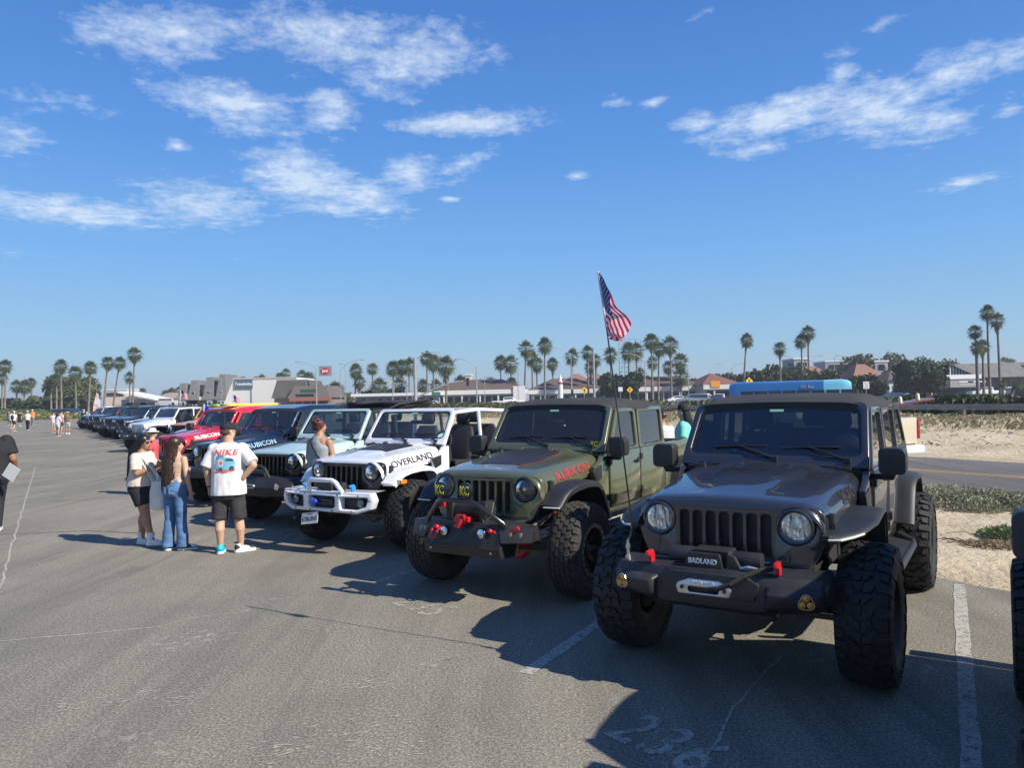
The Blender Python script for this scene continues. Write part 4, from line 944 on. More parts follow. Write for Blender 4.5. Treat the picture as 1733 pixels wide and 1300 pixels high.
# low wall and red kerb at the far end of the lot
f = F(-60, 160, 178, 172, 0); r = f.thing('perimeter_wall', 'low pale wall at the far left end of the lot', 'wall'); P_box(r, 'wall', 0, f.L, 0, .4, 0, 1.5, STUC)
f = F(-60, 142, 150, 146, 0)
r = f.thing('red_kerb', 'red painted kerb at the far end of the lot', 'kerb'); P_box(r, 'kerb_stone', 0, f.L, 0, .5, 0, .16, mat('red_kerb_paint', (.42, .12, .09), .8, var=.2))
# feather banner and white stop-sign back
p = at(163, 672, 120); r = thing('feather_banner', (p.x, p.y, 0), 0, 'white and red feather banner behind the far end of the row', 'banner'); q = M(); q.tube([(0, 0, 0), (0, 0, 3.4), (.25, 0, 4.1)], .03, 6); put('pole', q, POLE, r)
put('cloth', plate(rounded([(-.55, 1.2), (.5, 1.3), (.62, 2.4), (.35, 4.0), (.05, 4.2), (-.5, 2.2)], .1, 3), [], .02, 0, lambda x, y, w: Vector((x, w, y))), mat('banner', (.62, .50, .48), .8, var=.5, vscale=1.2, col2=(.60, .12, .08)), r)
p = at(165, 680, 105); r = thing('stop_sign', (p.x, p.y, 0), 0, 'pale back of an octagonal sign behind the far end of the row', 'road sign'); q = M(); q.tube([(0, .03, 0), (0, .03, 2.6)], .035, 6); put('post', q, POLE, r); put('panel', plate(circle(0, p.z, .45, 8), [], .02, 0, lambda x, y, w: Vector((x, w, y))), TRIM, r)

# ------------------------------------------------------------------ ordinary vehicles in the distance
TYS = mat('far_tyre', (0.02, 0.02, 0.02), .8)
def far_car(px, py, D, rz, kind, m, label, sc=1.0, base=None, detailed=False, cat=None):
    """kind sedan / suv / pickup; x is the long axis, front at +x"""
    p = at(px, py, D); root = thing({'pickup': 'pickup_truck', 'suv': 'parked_suv', 'sedan': 'parked_car'}[kind], (p.x, p.y, 0.3 if base is None else base), rz, label, cat or {'pickup': 'pickup', 'suv': 'car', 'sedan': 'car'}[kind], 'vehicles parked beyond the highway')
    root.scale = (sc, sc, sc)
    prof = {'sedan': [(-2.3, .45), (-2.35, .85), (-1.7, .98), (-1.0, 1.42), (.3, 1.44), (1.1, .98), (2.2, .82), (2.3, .45)],
            'suv': [(-2.3, .5), (-2.35, 1.05), (-2.1, 1.72), (.4, 1.75), (1.15, 1.15), (2.2, 1.02), (2.32, .5)],
            'pickup': [(-2.9, .62), (-2.95, 1.18), (-.95, 1.20), (-.85, 1.82), (.75, 1.86), (1.45, 1.25), (2.8, 1.15), (2.9, .62)]}[kind]
    w = .92
    q = M(); q.prism(prof, 1, -w, w)
    for i, v in enumerate(q.v):
        if v[2] > 1.3 or (kind == 'sedan' and v[2] > 1.1): q.v[i] = (v[0], v[1] * .86, v[2])
    b = put('body', q.mesh('b', bevel=.07, seg=3), m, root)
    gp = {'sedan': [(-1.45, 1.0), (-.95, 1.36), (.25, 1.38), (.85, 1.0)], 'suv': [(-2.0, 1.12), (-1.95, 1.62), (.3, 1.66), (.9, 1.18)], 'pickup': [(-.72, 1.28), (-.70, 1.74), (.68, 1.78), (1.15, 1.3)]}[kind]
    for sgn in (-1, 1):
        q = M(); q.prism([(x, z) for x, z in gp], 1, sgn * (w * .90), sgn * (w * .98)); 
        for i, v in enumerate(q.v): q.v[i] = (v[0], v[1] * (.965 if v[2] > 1.25 else 1.0), v[2])
        put('side_window', q.mesh('g', smooth=False), WGL, root)
    x0, x1 = {'sedan': (.32, 1.08), 'suv': (.45, 1.12), 'pickup': (.80, 1.42)}[kind]; z0, z1 = {'sedan': (1.42, 1.0), 'suv': (1.72, 1.18), 'pickup': (1.82, 1.28)}[kind]
    q = M(); q.add([(x0 + .03, -.72, z0), (x0 + .03, .72, z0), (x1 + .03, .80, z1), (x1 + .03, -.80, z1)], [(0, 3, 2, 1)]); put('windscreen', q.mesh('g', smooth=False), WGL, root)
    for x in ((-1.45, 1.4) if kind != 'pickup' else (-1.75, 1.85)):
        for sgn in (-1, 1):
            q = M(); r_ = .34 if kind == 'sedan' else .40; q.lathe([(r_, -.11), (r_ + .005, 0), (r_, .11), (r_ * .6, .12), (.05, .10)], (x, sgn * .84, r_), (0, sgn, 0), 18); put('wheel', q, TYS, root)
            q = M(); q.lathe([(r_ * .58, .13), (.05, .14)], (x, sgn * .84, r_), (0, sgn, 0), 14); put('hubcap', q, GREYH, root)
    for sgn in (-1, 1):
        e = prof[-2]; q = M(); q.box((e[0] + .02, sgn * .68, e[1] - .12), (.1, .35, .16)); put('headlight', q.mesh('h', bevel=.02), TRIM, root)
        e = prof[1]; q = M(); q.box((e[0] - .02, sgn * .78, e[1] - .15), (.08, .2, .25)); put('tail_light', q.mesh('h', bevel=.02), mat('tail_red', (.35, .02, .02), .3), root)
    return root
GREYH = mat('hubcap', (.35, .35, .36), .35, .7)
CW = mat('car_white', (.70, .70, .70), .25, coat=1); CS = mat('car_silver', (.35, .36, .37), .3, .6, coat=1); CB = mat('car_blue', (.03, .05, .10), .3, .3, coat=1); CR = mat('car_red', (.35, .02, .03), .3, coat=1); CK = mat('car_black', (.03, .03, .035), .3, coat=1); CT = mat('car_tan', (.55, .47, .33), .3, coat=1)
far_car(1668, 668, 133, math.pi, 'pickup', CW, 'white pickup parked in front of the large grey building'); far_car(1704, 668, 137, 0.1, 'suv', CB, 'dark blue car behind the tail of the white pickup'); far_car(1610, 668, 140, math.pi, 'sedan', CK, 'dark sedan left of the white pickup'); far_car(1586, 668, 142, .2, 'sedan', CS, 'grey car between the red car and the dark sedan')
far_car(1554, 670, 128, 0, 'sedan', CR, 'red car under the big dark tree'); far_car(1172, 690, 108, math.pi * .98, 'suv', CS, 'silver SUV right of the soft top of the green pickup'); far_car(1192, 682, 120, .4, 'suv', CW, 'white SUV behind the silver one'); far_car(1218, 675, 125, math.pi * .9, 'pickup', CW, 'white pickup before the shop with orange sign', .9); far_car(1214, 684, 112, 0, 'sedan', CB, 'blue car in front of the white pickup near the bus')
far_car(735, 668, 140, 0, 'sedan', CW, 'white car in front of the shops behind the signal pole'); far_car(860, 668, 135, 0, 'pickup', CW, 'white work truck over the white windscreen frame'); far_car(1150, 676, 135, 0, 'sedan', CW, 'white sedan partly hidden by the soft top of the green pickup')
for k, (px, m) in enumerate(((118, CK), (108, CS), (126, CB))): far_car(px, 705, 130 + k * 5, -.3, 'suv', m, ['black parked car behind the far walkers', 'silver parked car behind the far walkers', 'dark blue parked car beside the shrubs at far left'][k], base=0)
# motor home
p = at(1128, 664, 198); r = thing('motor_home', (p.x, p.y, .3), .05, 'white motor home parked left of the silver SUV', 'motor home'); q = M(); q.prism([(-3.6, .5), (-3.6, 3.0), (2.2, 3.05), (2.9, 2.7), (2.9, 2.1), (2.3, 1.9), (3.3, 1.2), (3.4, .5)], 1, -1.15, 1.15); put('body', q.mesh('b', bevel=.1), CW, r)
for x in (-2.4, -.9, .8): q = M(); q.box((x, -1.16, 1.9), (.8, .04, .6)); put('window', q, WGL, r)
for x in (-2.0, 2.3): q = M(); q.cyl((x, -1.2, .4), (x, 1.2, .4), .4); put('wheel', q, TYS, r)
# blue city bus: runs left-right, front to the right
p0, p1 = at(1240, 700, 62), at(1442, 700, 58); dv = (p1 - p0); Lb = dv.length; rz = math.atan2(dv.y, dv.x)
BUS = mat('bus_blue', (0.03, 0.16, 0.42), .35, coat=.6, var=.1, vscale=.6); BUST = mat('bus_teal', (0.22, 0.60, 0.72), .35, coat=.6)
r = thing('city_bus', (p0.x, p0.y, 0), rz, 'bright blue city bus with light teal front behind the dark car roof', 'bus')
zt = at(1340, 645, 60).z
def bus_ring(x, k, z1): return [(x, -1.28, .35), (x, 1.28, .35), (x, 1.28, z1 - .35 - k * .2), (x, 1.16, z1 - .08 - k * .15), (x, .8, z1 - k * .1), (x, -.8, z1 - k * .1), (x, -1.16, z1 - .08 - k * .15), (x, -1.28, z1 - .35 - k * .2)]
q = M(); q.loft([bus_ring(0, 1.6, zt), bus_ring(.25, .4, zt), bus_ring(.7, 0, zt), bus_ring(Lb * .79, 0, zt)]); put('body', q.mesh('b', angle=40), BUS, r)
q = M(); q.loft([bus_ring(Lb * .79, 0, zt + .01), bus_ring(Lb * .93, 0, zt + .03), bus_ring(Lb * .98, .9, zt + .03), bus_ring(Lb, 2.4, zt)]); put('front_body', q.mesh('b', angle=40), BUST, r)
for k in range(8): q = M(); q.box((1.4 + k * 1.05, -1.29, zt - 1.15), (.92, .03, .8)); put('window', q.mesh('w', smooth=False), WGL, r)
for k in range(2): q = M(); q.box((Lb * (.28 + .3 * k), -.0, zt + .01), (.05, 1.9, .03)); put('roof_seam', q, mat('bus_seam', (.02, .09, .25), .5), r)
q = M(); q.box((Lb - .35, -.2, zt - .62), (.5, 2.0, .42)); put('destination_display', q.mesh('d', bevel=.08), mat('bus_glass_tan', (.28, .15, .12), .2), r)
q = M(); q.box((Lb - .1, 0, 1.5), (.06, 2.2, 1.2)); put('windscreen', q, WGL, r)
for x in (2.6, Lb - 2.4):
    q = M(); q.cyl((x, -1.32, .5), (x, 1.32, .5), .5); put('wheel', q, TYS, r)
put('bus_lettering', text_mesh('OC Bus', .30, .01, .005), TRIM, r, loc=(Lb * .66, -1.30, zt - .50), rot=(R(90), 0, 0))
# tan pickup tail behind the dark car
g_ = at(1560, 722, 19.2)
def tan_truck():
    c = gnd(1521, 762); c = at(1521, 730, 17.5)
    root = thing('tan_pickup', (c.x - .38, c.y, 0), R(0), 'tan pickup seen from behind with red tail light, beyond the dark car', 'pickup'); 
    q = M(); q.box((0, 0.0, 1.08), (1.95, .12, .62)); tg = put('tailgate', q.mesh('t', bevel=.03), CT, root)
    q = M(); q.box((-.98, 2.9, 1.0), (.08, 5.8, .78)); q.box((.98, 2.9, 1.0), (.08, 5.8, .78)); put('bed_sides', q.mesh('s', bevel=.03), CT, root)
    q = M(); q.prism([(1.7, 1.3), (2.0, 1.95), (3.6, 1.95), (4.2, 1.35), (5.6, 1.25), (5.7, .6), (1.7, .6)], 0, -.95, .95); put('cab', q.mesh('c', bevel=.05), CT, root)
    for sx in (-1, 1): q = M(); q.box((sx * 1.0, -.0, 1.12), (.07, .16, .46)); put('tail_light', q.mesh('l', bevel=.02), mat('tail_red', (.35, .02, .02), .3), root)
    q = M(); q.box((0, -.18, .66), (1.9, .22, .18)); put('rear_bumper', q.mesh('b', bevel=.03), CHROME if 'CHROME' in globals() else TRIM, root)
    for sx in (-1, 1):
        for y in (1.1, 4.7): q = M(); q.cyl((sx * .78, y, .42), (sx * 1.0, y, .42), .42); put('wheel', q, TYS, root)
    q = M(); q.box((0.35, -.07, 1.18), (.25, .04, .08)); put('tailgate_handle', q.mesh('h', bevel=.01), TYS, root)
    root.rotation_euler = (0, 0, R(18))
    return root
tan_truck()
# ------------------------------------------------------------------ off-road vehicles
BLK = mat('black_plastic', (0.016, 0.017, 0.019), 0.48, bump=0.12, bscale=350, dirt=(0.20, 0.18, 0.15), damt=0.08, dscale=4)
BLKG = mat('black_gloss', (0.012, 0.012, 0.013), 0.18, coat=0.6)
DARK = mat('dark_interior', (0.012, 0.012, 0.013), 0.8)
SEATM = mat('black_seat', (0.018, 0.018, 0.02), 0.65, bump=0.2, bscale=120)
TYRE = mat('tyre_rubber', (0.011, 0.0115, 0.012), 0.66, bump=0.25, bscale=160, dirt=(0.09, 0.08, 0.068), damt=0.16, dscale=7)
TYREB = mat('dusty_tyre_rubber', (0.028, 0.026, 0.024), 0.85, bump=0.25, bscale=160, dirt=(0.13, 0.11, 0.09), damt=0.4, dscale=5)
CHROME = mat('chrome', (0.75, 0.76, 0.78), 0.08, 1.0)
ALU = mat('satin_aluminium', (0.55, 0.56, 0.58), 0.32, 1.0, bump=0.1, bscale=200)
STEEL = mat('dirty_steel', (0.10, 0.095, 0.09), 0.6, 0.5, dirt=(0.16, 0.13, 0.10), damt=0.6)
RIMB = mat('black_rim', (0.02, 0.02, 0.021), 0.35, 0.3)
GUN = mat('gunmetal_rim', (0.20, 0.20, 0.21), 0.4, 0.8)
SOFT = mat('soft_top_fabric', (0.022, 0.023, 0.026), 0.9, bump=0.35, bscale=420, dirt=(0.09, 0.085, 0.08), damt=0.35, dscale=2)
REDP = mat('red_powder_coat', (0.50, 0.012, 0.02), 0.4, coat=0.3)
BLUEP = mat('blue_powder_coat', (0.02, 0.22, 0.60), 0.4, coat=0.3)
ORANGE = mat('amber_lens', (0.85, 0.22, 0.02), 0.25, coat=1)
YELM = mat('yellow_print', (0.60, 0.56, 0.06), 0.5)
WHITEM = mat('white_print', (0.75, 0.75, 0.74), 0.5)
BLKPR = mat('black_print', (0.015, 0.015, 0.018), 0.45)
REDPR = mat('red_print', (0.30, 0.035, 0.035), 0.5)
BRONZE = mat('bronze_link_bar', (0.16, 0.12, 0.07), 0.5, 0.6)
ROPE = mat('black_rope', (0.02, 0.02, 0.02), 0.9, bump=0.8, bscale=220)
GLT = glass('windscreen_glass', (0.62, 0.72, 0.70), 1.0, dust_haze=0.03)
GLD = glass('dark_window_glass', (0.26, 0.30, 0.29), 1.5, dust_haze=0.015)
GLM = glass('smoked_windscreen_glass', (0.22, 0.27, 0.30), 1.6, dust_haze=0.006)
LENS = glass('lamp_lens', (0.92, 0.95, 0.97), 0.9, dust_haze=0.0)
def headlamp_mat():
    m = bpy.data.materials.new('faceted_reflector'); m.use_nodes = True; t = NT(m.node_tree)
    tc = t.n('ShaderNodeTexCoord').outputs['Object']
    v = t.n('ShaderNodeTexVoronoi', {'Vector': t.map(tc, (1.0, 1.0, 0.45)), 'Scale': 34.0}, feature='F1')
    bn = t.n('ShaderNodeBump', {'Height': v.outputs['Distance'], 'Strength': 0.7, 'Distance': 0.012})
    c = t.ramp(v.outputs['Distance'], [(0.1, (0.9, 0.93, 0.96)), (0.7, (0.45, 0.50, 0.54))])
    b = t.n('ShaderNodeBsdfPrincipled', {'Base Color': c, 'Roughness': 0.12, 'Metallic': 1.0, 'Normal': bn.outputs[0]})
    t.n('ShaderNodeOutputMaterial', {0: b.outputs[0]})
    return m
REFL = headlamp_mat()
def honey_mat():
    m = bpy.data.materials.new('grille_mesh'); m.use_nodes = True; t = NT(m.node_tree)
    tc = t.n('ShaderNodeTexCoord').outputs['Object']
    v = t.n('ShaderNodeTexVoronoi', {'Vector': t.map(tc, (1.0, 0.02, 1.6)), 'Scale': 70.0, 'Randomness': 0.15}, feature='DISTANCE_TO_EDGE').outputs['Distance']
    k = t.ramp(v, [(0.10, 1.0), (0.2, 0.0)])
    c = t.mix(k, (0.002, 0.002, 0.003), (0.03, 0.03, 0.033))
    bn = t.n('ShaderNodeBump', {'Height': k, 'Strength': 0.9, 'Distance': 0.006})
    b = t.n('ShaderNodeBsdfPrincipled', {'Base Color': c, 'Roughness': 0.45, 'Normal': bn.outputs[0]})
    t.n('ShaderNodeOutputMaterial', {0: b.outputs[0]})
    return m
HONEY = honey_mat()

CACHE = {}
def cached(key, fn):
    if key not in CACHE: CACHE[key] = fn()
    return CACHE[key]

# ---- tyres and rims: axle along x, outer face at +x, centre at origin
def tyre_mesh(rad, hw, rim, kind):
    me = M(); N = 72
    rb = rad - 0.020                                              # tread floor
    prof = [(rim, -hw * 0.80), (rim + 0.03, -hw * 0.93), ((rim + rb) / 2 + 0.01, -hw * 1.03), (rb - 0.06, -hw * 1.0), (rb - 0.02, -hw * 0.90), (rb - 0.004, -hw * 0.6), (rb, 0)]
    prof = prof + [(r, -h) for r, h in prof[-2::-1]]
    me.lathe(prof, (0, 0, 0), (1, 0, 0), N, cap=False)
    # raised ring on the side wall
    for sg in (1, -1):
        r0 = (rim + rb) / 2
        me.lathe([(r0 + 0.045, sg * hw * 1.0), (r0 + 0.04, sg * (hw * 1.03 + 0.004)), (r0 + 0.015, sg * (hw * 1.03 + 0.005)), (r0 + 0.008, sg * hw * 1.0)][::sg], (0, 0, 0), (1, 0, 0), N, cap=False)
    rr = random.Random(3)
    def rt(v, h):                                                 # crown radius at lateral v
        a = abs(v) / hw
        return (rb if h else rad) - (0.035 if h == 0 else 0.03) * max(0, a - 0.45) ** 1.6 * 2.2 - (0.004 if h else 0)
    def block(poly, base=1):
        n = len(poly); cu = sum(p[0] for p in poly) / n; cv = sum(p[1] for p in poly) / n
        lo, hi = [], []
        for u, v in poly:
            r = rt(v, 1) - 0.006; lo.append((v, r * math.sin(u), r * math.cos(u)))
            u2, v2 = cu + (u - cu) * 0.90, cv + (v - cv) * 0.92
            r = rt(v2, 0); hi.append((v2, r * math.sin(u2), r * math.cos(u2)))
        s = 1 if sum(poly[i][0] * poly[(i + 1) % n][1] - poly[(i + 1) % n][0] * poly[i][1] for i in range(n)) > 0 else -1
        idx = tuple(range(n, 2 * n))
        me.add(lo + hi, [idx if s < 0 else idx[::-1]] + [((i, (i + 1) % n, n + (i + 1) % n, n + i) if s < 0 else (n + i, n + (i + 1) % n, (i + 1) % n, i)) for i in range(n)])
    if kind == 'mud':
        n = 19; du = 2 * math.pi / n
        for i in range(n):
            u = i * du
            for sg in (1, -1):
                o = u + (0.5 * du if sg < 0 else 0)
                j = lambda a=0.10: rr.uniform(-a, a) * du
                # long hooked centre lug
                P = [(0.02, 0.03), (0.30, 0.0), (0.42, 0.22), (0.62, 0.34), (0.62, 0.56), (0.44, 0.60), (0.30, 0.44), (0.10, 0.40), (-0.04, 0.22)]
                block([(o + a * du + j(0.02), sg * b * hw) for a, b in P])
                P = [(0.52, 0.02), (0.86, -0.04), (0.96, 0.16), (1.0, 0.36), (0.80, 0.40), (0.72, 0.24), (0.56, 0.20)]
                block([(o + a * du + j(0.02), sg * b * hw) for a, b in P])
                # shoulder lugs, alternately long and short
                for q, (e, lo_) in enumerate(((1.02, 0.50), (0.94, 0.66))):
                    a0 = o + (0.10 + q * 0.5) * du
                    P = [(0.0, lo_), (0.18, lo_ - 0.05), (0.36, lo_ + 0.04), (0.40, e), (-0.03, e)]
                    block([(a0 + a * du, sg * b * hw) for a, b in P])
                    a1, a2 = a0 - 0.03 * du, a0 + 0.40 * du
                    z0, z1 = rad - 0.045, rad - 0.105 - 0.02 * q
                    x0, x1 = sg * hw * 0.96, sg * hw * 1.085
                    pts = [(x0, z0 * math.sin(a1), z0 * math.cos(a1)), (x0, z0 * math.sin(a2), z0 * math.cos(a2)), (x0, z1 * math.sin(a2), z1 * math.cos(a2)), (x0, z1 * math.sin(a1), z1 * math.cos(a1)),
                           (x1 - sg * .012, z0 * math.sin(a1), z0 * math.cos(a1)), (x1 - sg * .012, z0 * math.sin(a2), z0 * math.cos(a2)), (x1, z1 * math.sin(a2), z1 * math.cos(a2)), (x1, z1 * math.sin(a1), z1 * math.cos(a1))]
                    me.hexa(pts if sg < 0 else [pts[k] for k in (4, 5, 6, 7, 0, 1, 2, 3)])
    else:
        n = 34; du = 2 * math.pi / n
        for i in range(n):
            u = i * du
            for row, (c, w) in enumerate(((-0.50, 0.36), (-0.17, 0.30), (0.17, 0.30), (0.50, 0.36))):
                o = u + (0.5 * du if row % 2 else 0)
                P = [(0.0, -0.42), (0.30, -0.5), (0.72, -0.36), (0.86, -0.1), (0.80, 0.42), (0.50, 0.5), (0.16, 0.36), (-0.02, 0.1)]
                block([(o + (a + rr.uniform(-.03, .03)) * du, (c + b * w * 0.92) * hw) for a, b in P])
            for sg in (1, -1):
                e, lo_ = (1.0, 0.74)
                P = [(0.0, lo_ - (0.04 if i % 2 else 0)), (0.70, lo_), (0.74, e), (-0.02, e)]
                a0 = u + (0.2 if sg > 0 else 0.7) * du
                block([(a0 + a * du, sg * b * hw) for a, b in P])
                a1, a2 = a0, a0 + 0.7 * du
                z0, z1 = rad - 0.035, rad - (0.085 if i % 2 else 0.07)
                x0, x1 = sg * hw * 0.95, sg * hw * 1.05
                pts = [(x0, z0 * math.sin(a1), z0 * math.cos(a1)), (x0, z0 * math.sin(a2), z0 * math.cos(a2)), (x0, z1 * math.sin(a2), z1 * math.cos(a2)), (x0, z1 * math.sin(a1), z1 * math.cos(a1)),
                       (x1 - sg * .01, z0 * math.sin(a1), z0 * math.cos(a1)), (x1 - sg * .01, z0 * math.sin(a2), z0 * math.cos(a2)), (x1, z1 * math.sin(a2), z1 * math.cos(a2)), (x1, z1 * math.sin(a1), z1 * math.cos(a1))]
                me.hexa(pts if sg < 0 else [pts[k] for k in (4, 5, 6, 7, 0, 1, 2, 3)])
    m = me.mesh('tyre', smooth=False)
    fixn(m); m.polygons.foreach_set('use_smooth', [True] * len(m.polygons)); m.set_sharp_from_angle(angle=R(38))
    return m
def rim_mesh(rim, hw, bead=False):
    """mats: 0 rim, 1 ring, 2 dark hub"""
    me = M(); xo = hw * 0.80
    me.lathe([(rim + 0.004, xo + 0.012), (rim - 0.012, xo + 0.016), (rim - 0.018, xo - 0.005), (rim - 0.035, xo - 0.06), (rim - 0.04, -xo + 0.03), (rim + 0.0, -xo)], (0, 0, 0), (1, 0, 0), 40, cap=False)
    me.lathe([(rim + 0.0, -xo), (rim - 0.05, -xo + 0.03), (rim - 0.06, 0), (rim - 0.055, xo - 0.05)], (0, 0, 0), (1, 0, 0), 40, cap=False)
    n = 8
    for k in range(n):
        a = 2 * math.pi * k / n
        m2 = Matrix.Rotation(a, 4, 'X'); o = len(me.v)
        P = [(xo - 0.075, -0.028, 0.045), (xo - 0.075, 0.028, 0.045), (xo - 0.035, 0.021, rim - 0.03), (xo - 0.035, -0.021, rim - 0.03)]
        Q = [(x - 0.035, y * 1.2, z) for x, y, z in P]
        me.hexa(Q + P); me.xf(m2, o)
    me.lathe([(0.02, xo - 0.03), (0.05, xo - 0.035), (0.075, xo - 0.06), (0.08, xo - 0.12)], (0, 0, 0), (1, 0, 0), 20)
    me.k = 2
    me.lathe([(0.17, -xo + 0.08), (0.17, -xo + 0.03), (0.05, -xo + 0.02)], (0, 0, 0), (1, 0, 0), 24)          # brake disc
    me.lathe([(rim - 0.05, 0.0), (0.03, 0.01)], (0, 0, 0), (1, 0, 0), 24, cap=False)
    me.k = 1
    if bead:
        me.lathe([(rim + 0.012, xo + 0.010), (rim + 0.010, xo + 0.026), (rim - 0.026, xo + 0.026), (rim - 0.03, xo + 0.006)], (0, 0, 0), (1, 0, 0), 40, cap=False)
        for k in range(24):
            a = 2 * math.pi * k / 24; r = rim - 0.008
            me.k = 2; me.cyl((xo + 0.024, r * math.sin(a), r * math.cos(a)), (xo + 0.030, r * math.sin(a), r * math.cos(a)), 0.010, n=6)
    m = me.mesh('rim', smooth=False)
    fixn(m); m.polygons.foreach_set('use_smooth', [True] * len(m.polygons)); m.set_sharp_from_angle(angle=R(30))
    return m

# ---- body shapes (z written for the tall grey car; dz moves the body)
def wsf(x, s, d=0.0):
    """windscreen plane: s runs up the slope"""
    return Vector((x, 0.85 + s * 0.56 - d * 0.8, 1.425 + s * 0.81 + d * 0.6))
def hood_w(y): return 0.665 + (y + 0.42) / 1.24 * 0.075
def hood_z(y): return 1.262 + 0.135 * min(1, max(0, (y + 0.42) / 1.22)) ** 0.8
def hood_mesh(bulge):
    me = M(); nu, nv = 30, 40; ys = [-0.435, -0.432, -0.425, -0.41, -0.385, -0.35] + [-0.31 + (0.80 + 0.31) * i / 26 for i in range(27)]
    drop = [0.060, 0.042, 0.026, 0.013, 0.004, 0.0]
    rings = []
    for i, y in enumerate(ys):
        w = hood_w(y); zt = hood_z(y); dr = drop[i] if i < 6 else 0
        ring = []
        for j in range(nv + 1):
            a = -1 + 2 * j / nv; x = a * w
            e = max(0, (abs(x) - (w - 0.14)) / 0.14)
            # bonnet corner sinks forward of the grille shoulder
            z = zt + 0.032 * (1 - (x / w) ** 2) - 0.11 * e ** 2.2 - dr * 0.9
            if bulge and y > -0.25:
                k = min(1, (y + 0.25) / 0.5)
                bw = 0.22 + 0.20 * max(0, y + 0.1)
                z += 0.028 * k * (1 / (1 + math.exp((abs(x) - bw) / 0.022)))
            ring.append((x, y + 0.10 * max(0, abs(a) - 0.75) ** 1.5 * (1 if i < 8 else 0.0), z))
        ring = [(-w - 0.004, y if i >= 8 else ring[0][1], zt - 0.20)] + ring + [(w + 0.004, y if i >= 8 else ring[-1][1], zt - 0.20)]
        rings.append(ring)
    me.loft(rings, closed=False, cap=False, flip=True)
    # front lip and rear edge
    me.loft([[(x, y + 0.03, z - 0.03) for x, y, z in rings[0]], rings[0]], closed=False, cap=False, flip=True)
    m = me.mesh('hood', angle=50)
    fixn(m); m.polygons.foreach_set('use_smooth', [True] * len(m.polygons)); m.set_sharp_from_angle(angle=R(55))
    return m
def grille_mesh():
    W, B = 0.665, 0.565
    out = rounded([(-W, 1.262), (W, 1.262), (W + 0.012, 1.03), (B, 0.815), (0.42, 0.775), (-0.42, 0.775), (-B, 0.815), (-W - 0.012, 1.03)], [0.10, 0.10, 0.25, 0.09, 0.10, 0.10, 0.09, 0.25], 7)
    holes = []
    for k in range(7):
        c = (k - 3) * 0.0975
        holes.append(rounded([(c - 0.031, 0.868), (c + 0.031, 0.868), (c + 0.033, 1.195), (c - 0.033, 1.195)], 0.024, 4))
    for sx in (-1, 1): holes.append(circle(sx * 0.490, 1.128, 0.122, 32))
    def fn(x, y, z):
        return Vector((x, -0.435 + (y - 0.80) * 0.06 + 0.10 * max(0, abs(x) - 0.42) ** 1.6 * 4 - z + 0.02 * (x / 0.66) ** 2, y))
    return plate(out, holes, 0.07, 0.012, fn, 2)
def grille_back():
    me = M(); me.grid(lambda a, b: (-0.40 + 0.8 * a, -0.385, 0.82 + 0.42 * b), 1, 1, flip=True)
    return me.mesh('g', smooth=False)
def slot_sills():
    me = M()
    for k in range(7):
        c = (k - 3) * 0.0975
        me.hexa([(c - 0.031, -0.392, 0.866), (c + 0.031, -0.392, 0.866), (c + 0.031, -0.450, 0.866), (c - 0.031, -0.450, 0.866),
                 (c - 0.031, -0.392, 0.905), (c + 0.031, -0.392, 0.905), (c + 0.031, -0.446, 0.873), (c - 0.031, -0.446, 0.873)][::1])
    return me.mesh('sills', smooth=False)
def lamp_meshes(led):
    y = -0.455
    b = M(); b.lathe([(0.121, 0.02), (0.124, -0.012), (0.113, -0.020), (0.100, -0.012), (0.098, 0.03)], (0, 0, 0), (0, 1, 0), 36, cap=False)
    r = M(); r.lathe([(0.100, 0.0), (0.088, 0.03), (0.055, 0.055), (0.012, 0.062)], (0, 0, 0), (0, 1, 0), 32)
    l = M(); l.lathe([(0.100, -0.004), (0.085, -0.018), (0.05, -0.028), (0.006, -0.031)], (0, 0, 0), (0, 1, 0), 32)
    c = M()
    if led:
        c.box((0, 0.012, 0.045), (0.13, 0.02, 0.035)); c.box((0, 0.012, -0.045), (0.13, 0.02, 0.030)); c.lathe([(0.062, 0.01), (0.055, 0.0), (0.05, 0.02)], (0, 0, 0), (0, 1, 0), 24)
        c.ball((0, 0.015, 0.0), 0.03)
    else:
        c.lathe([(0.026, 0.05), (0.026, 0.005), (0.012, -0.002)], (0, 0, 0), (0, 1, 0), 16); c.box((0, 0.03, 0.0), (0.17, 0.004, 0.008))
        for k in range(-3, 4): c.box((k * 0.022, 0.022, 0.0), (0.003, 0.03, 0.13 - abs(k) * 0.02))
    return [q.mesh('l', smooth=True) for q in (b, r, l, c)]
def ws_frame():
    W0, W1, Ht = 0.785, 0.738, 0.635
    out = rounded([(-W0, -0.02), (W0, -0.02), (W1, Ht), (-W1, Ht)], [0.03, 0.03, 0.09, 0.09], 6)
    hole = rounded([(-0.72, 0.085), (0.72, 0.085), (0.68, Ht - 0.055), (-0.68, Ht - 0.055)], 0.075, 6)
    return plate(out, [hole], 0.06, 0.012, lambda x, y, z: wsf(x, y, z), 2)
def ws_seal():
    hole = rounded([(-0.725, 0.080), (0.725, 0.080), (0.685, 0.585), (-0.685, 0.585)], 0.075, 6)
    h2 = rounded([(-0.700, 0.110), (0.700, 0.110), (0.660, 0.558), (-0.660, 0.558)], 0.06, 6)
    return plate(hole, [h2], 0.012, 0.0, lambda x, y, z: wsf(x, y, z + 0.012))
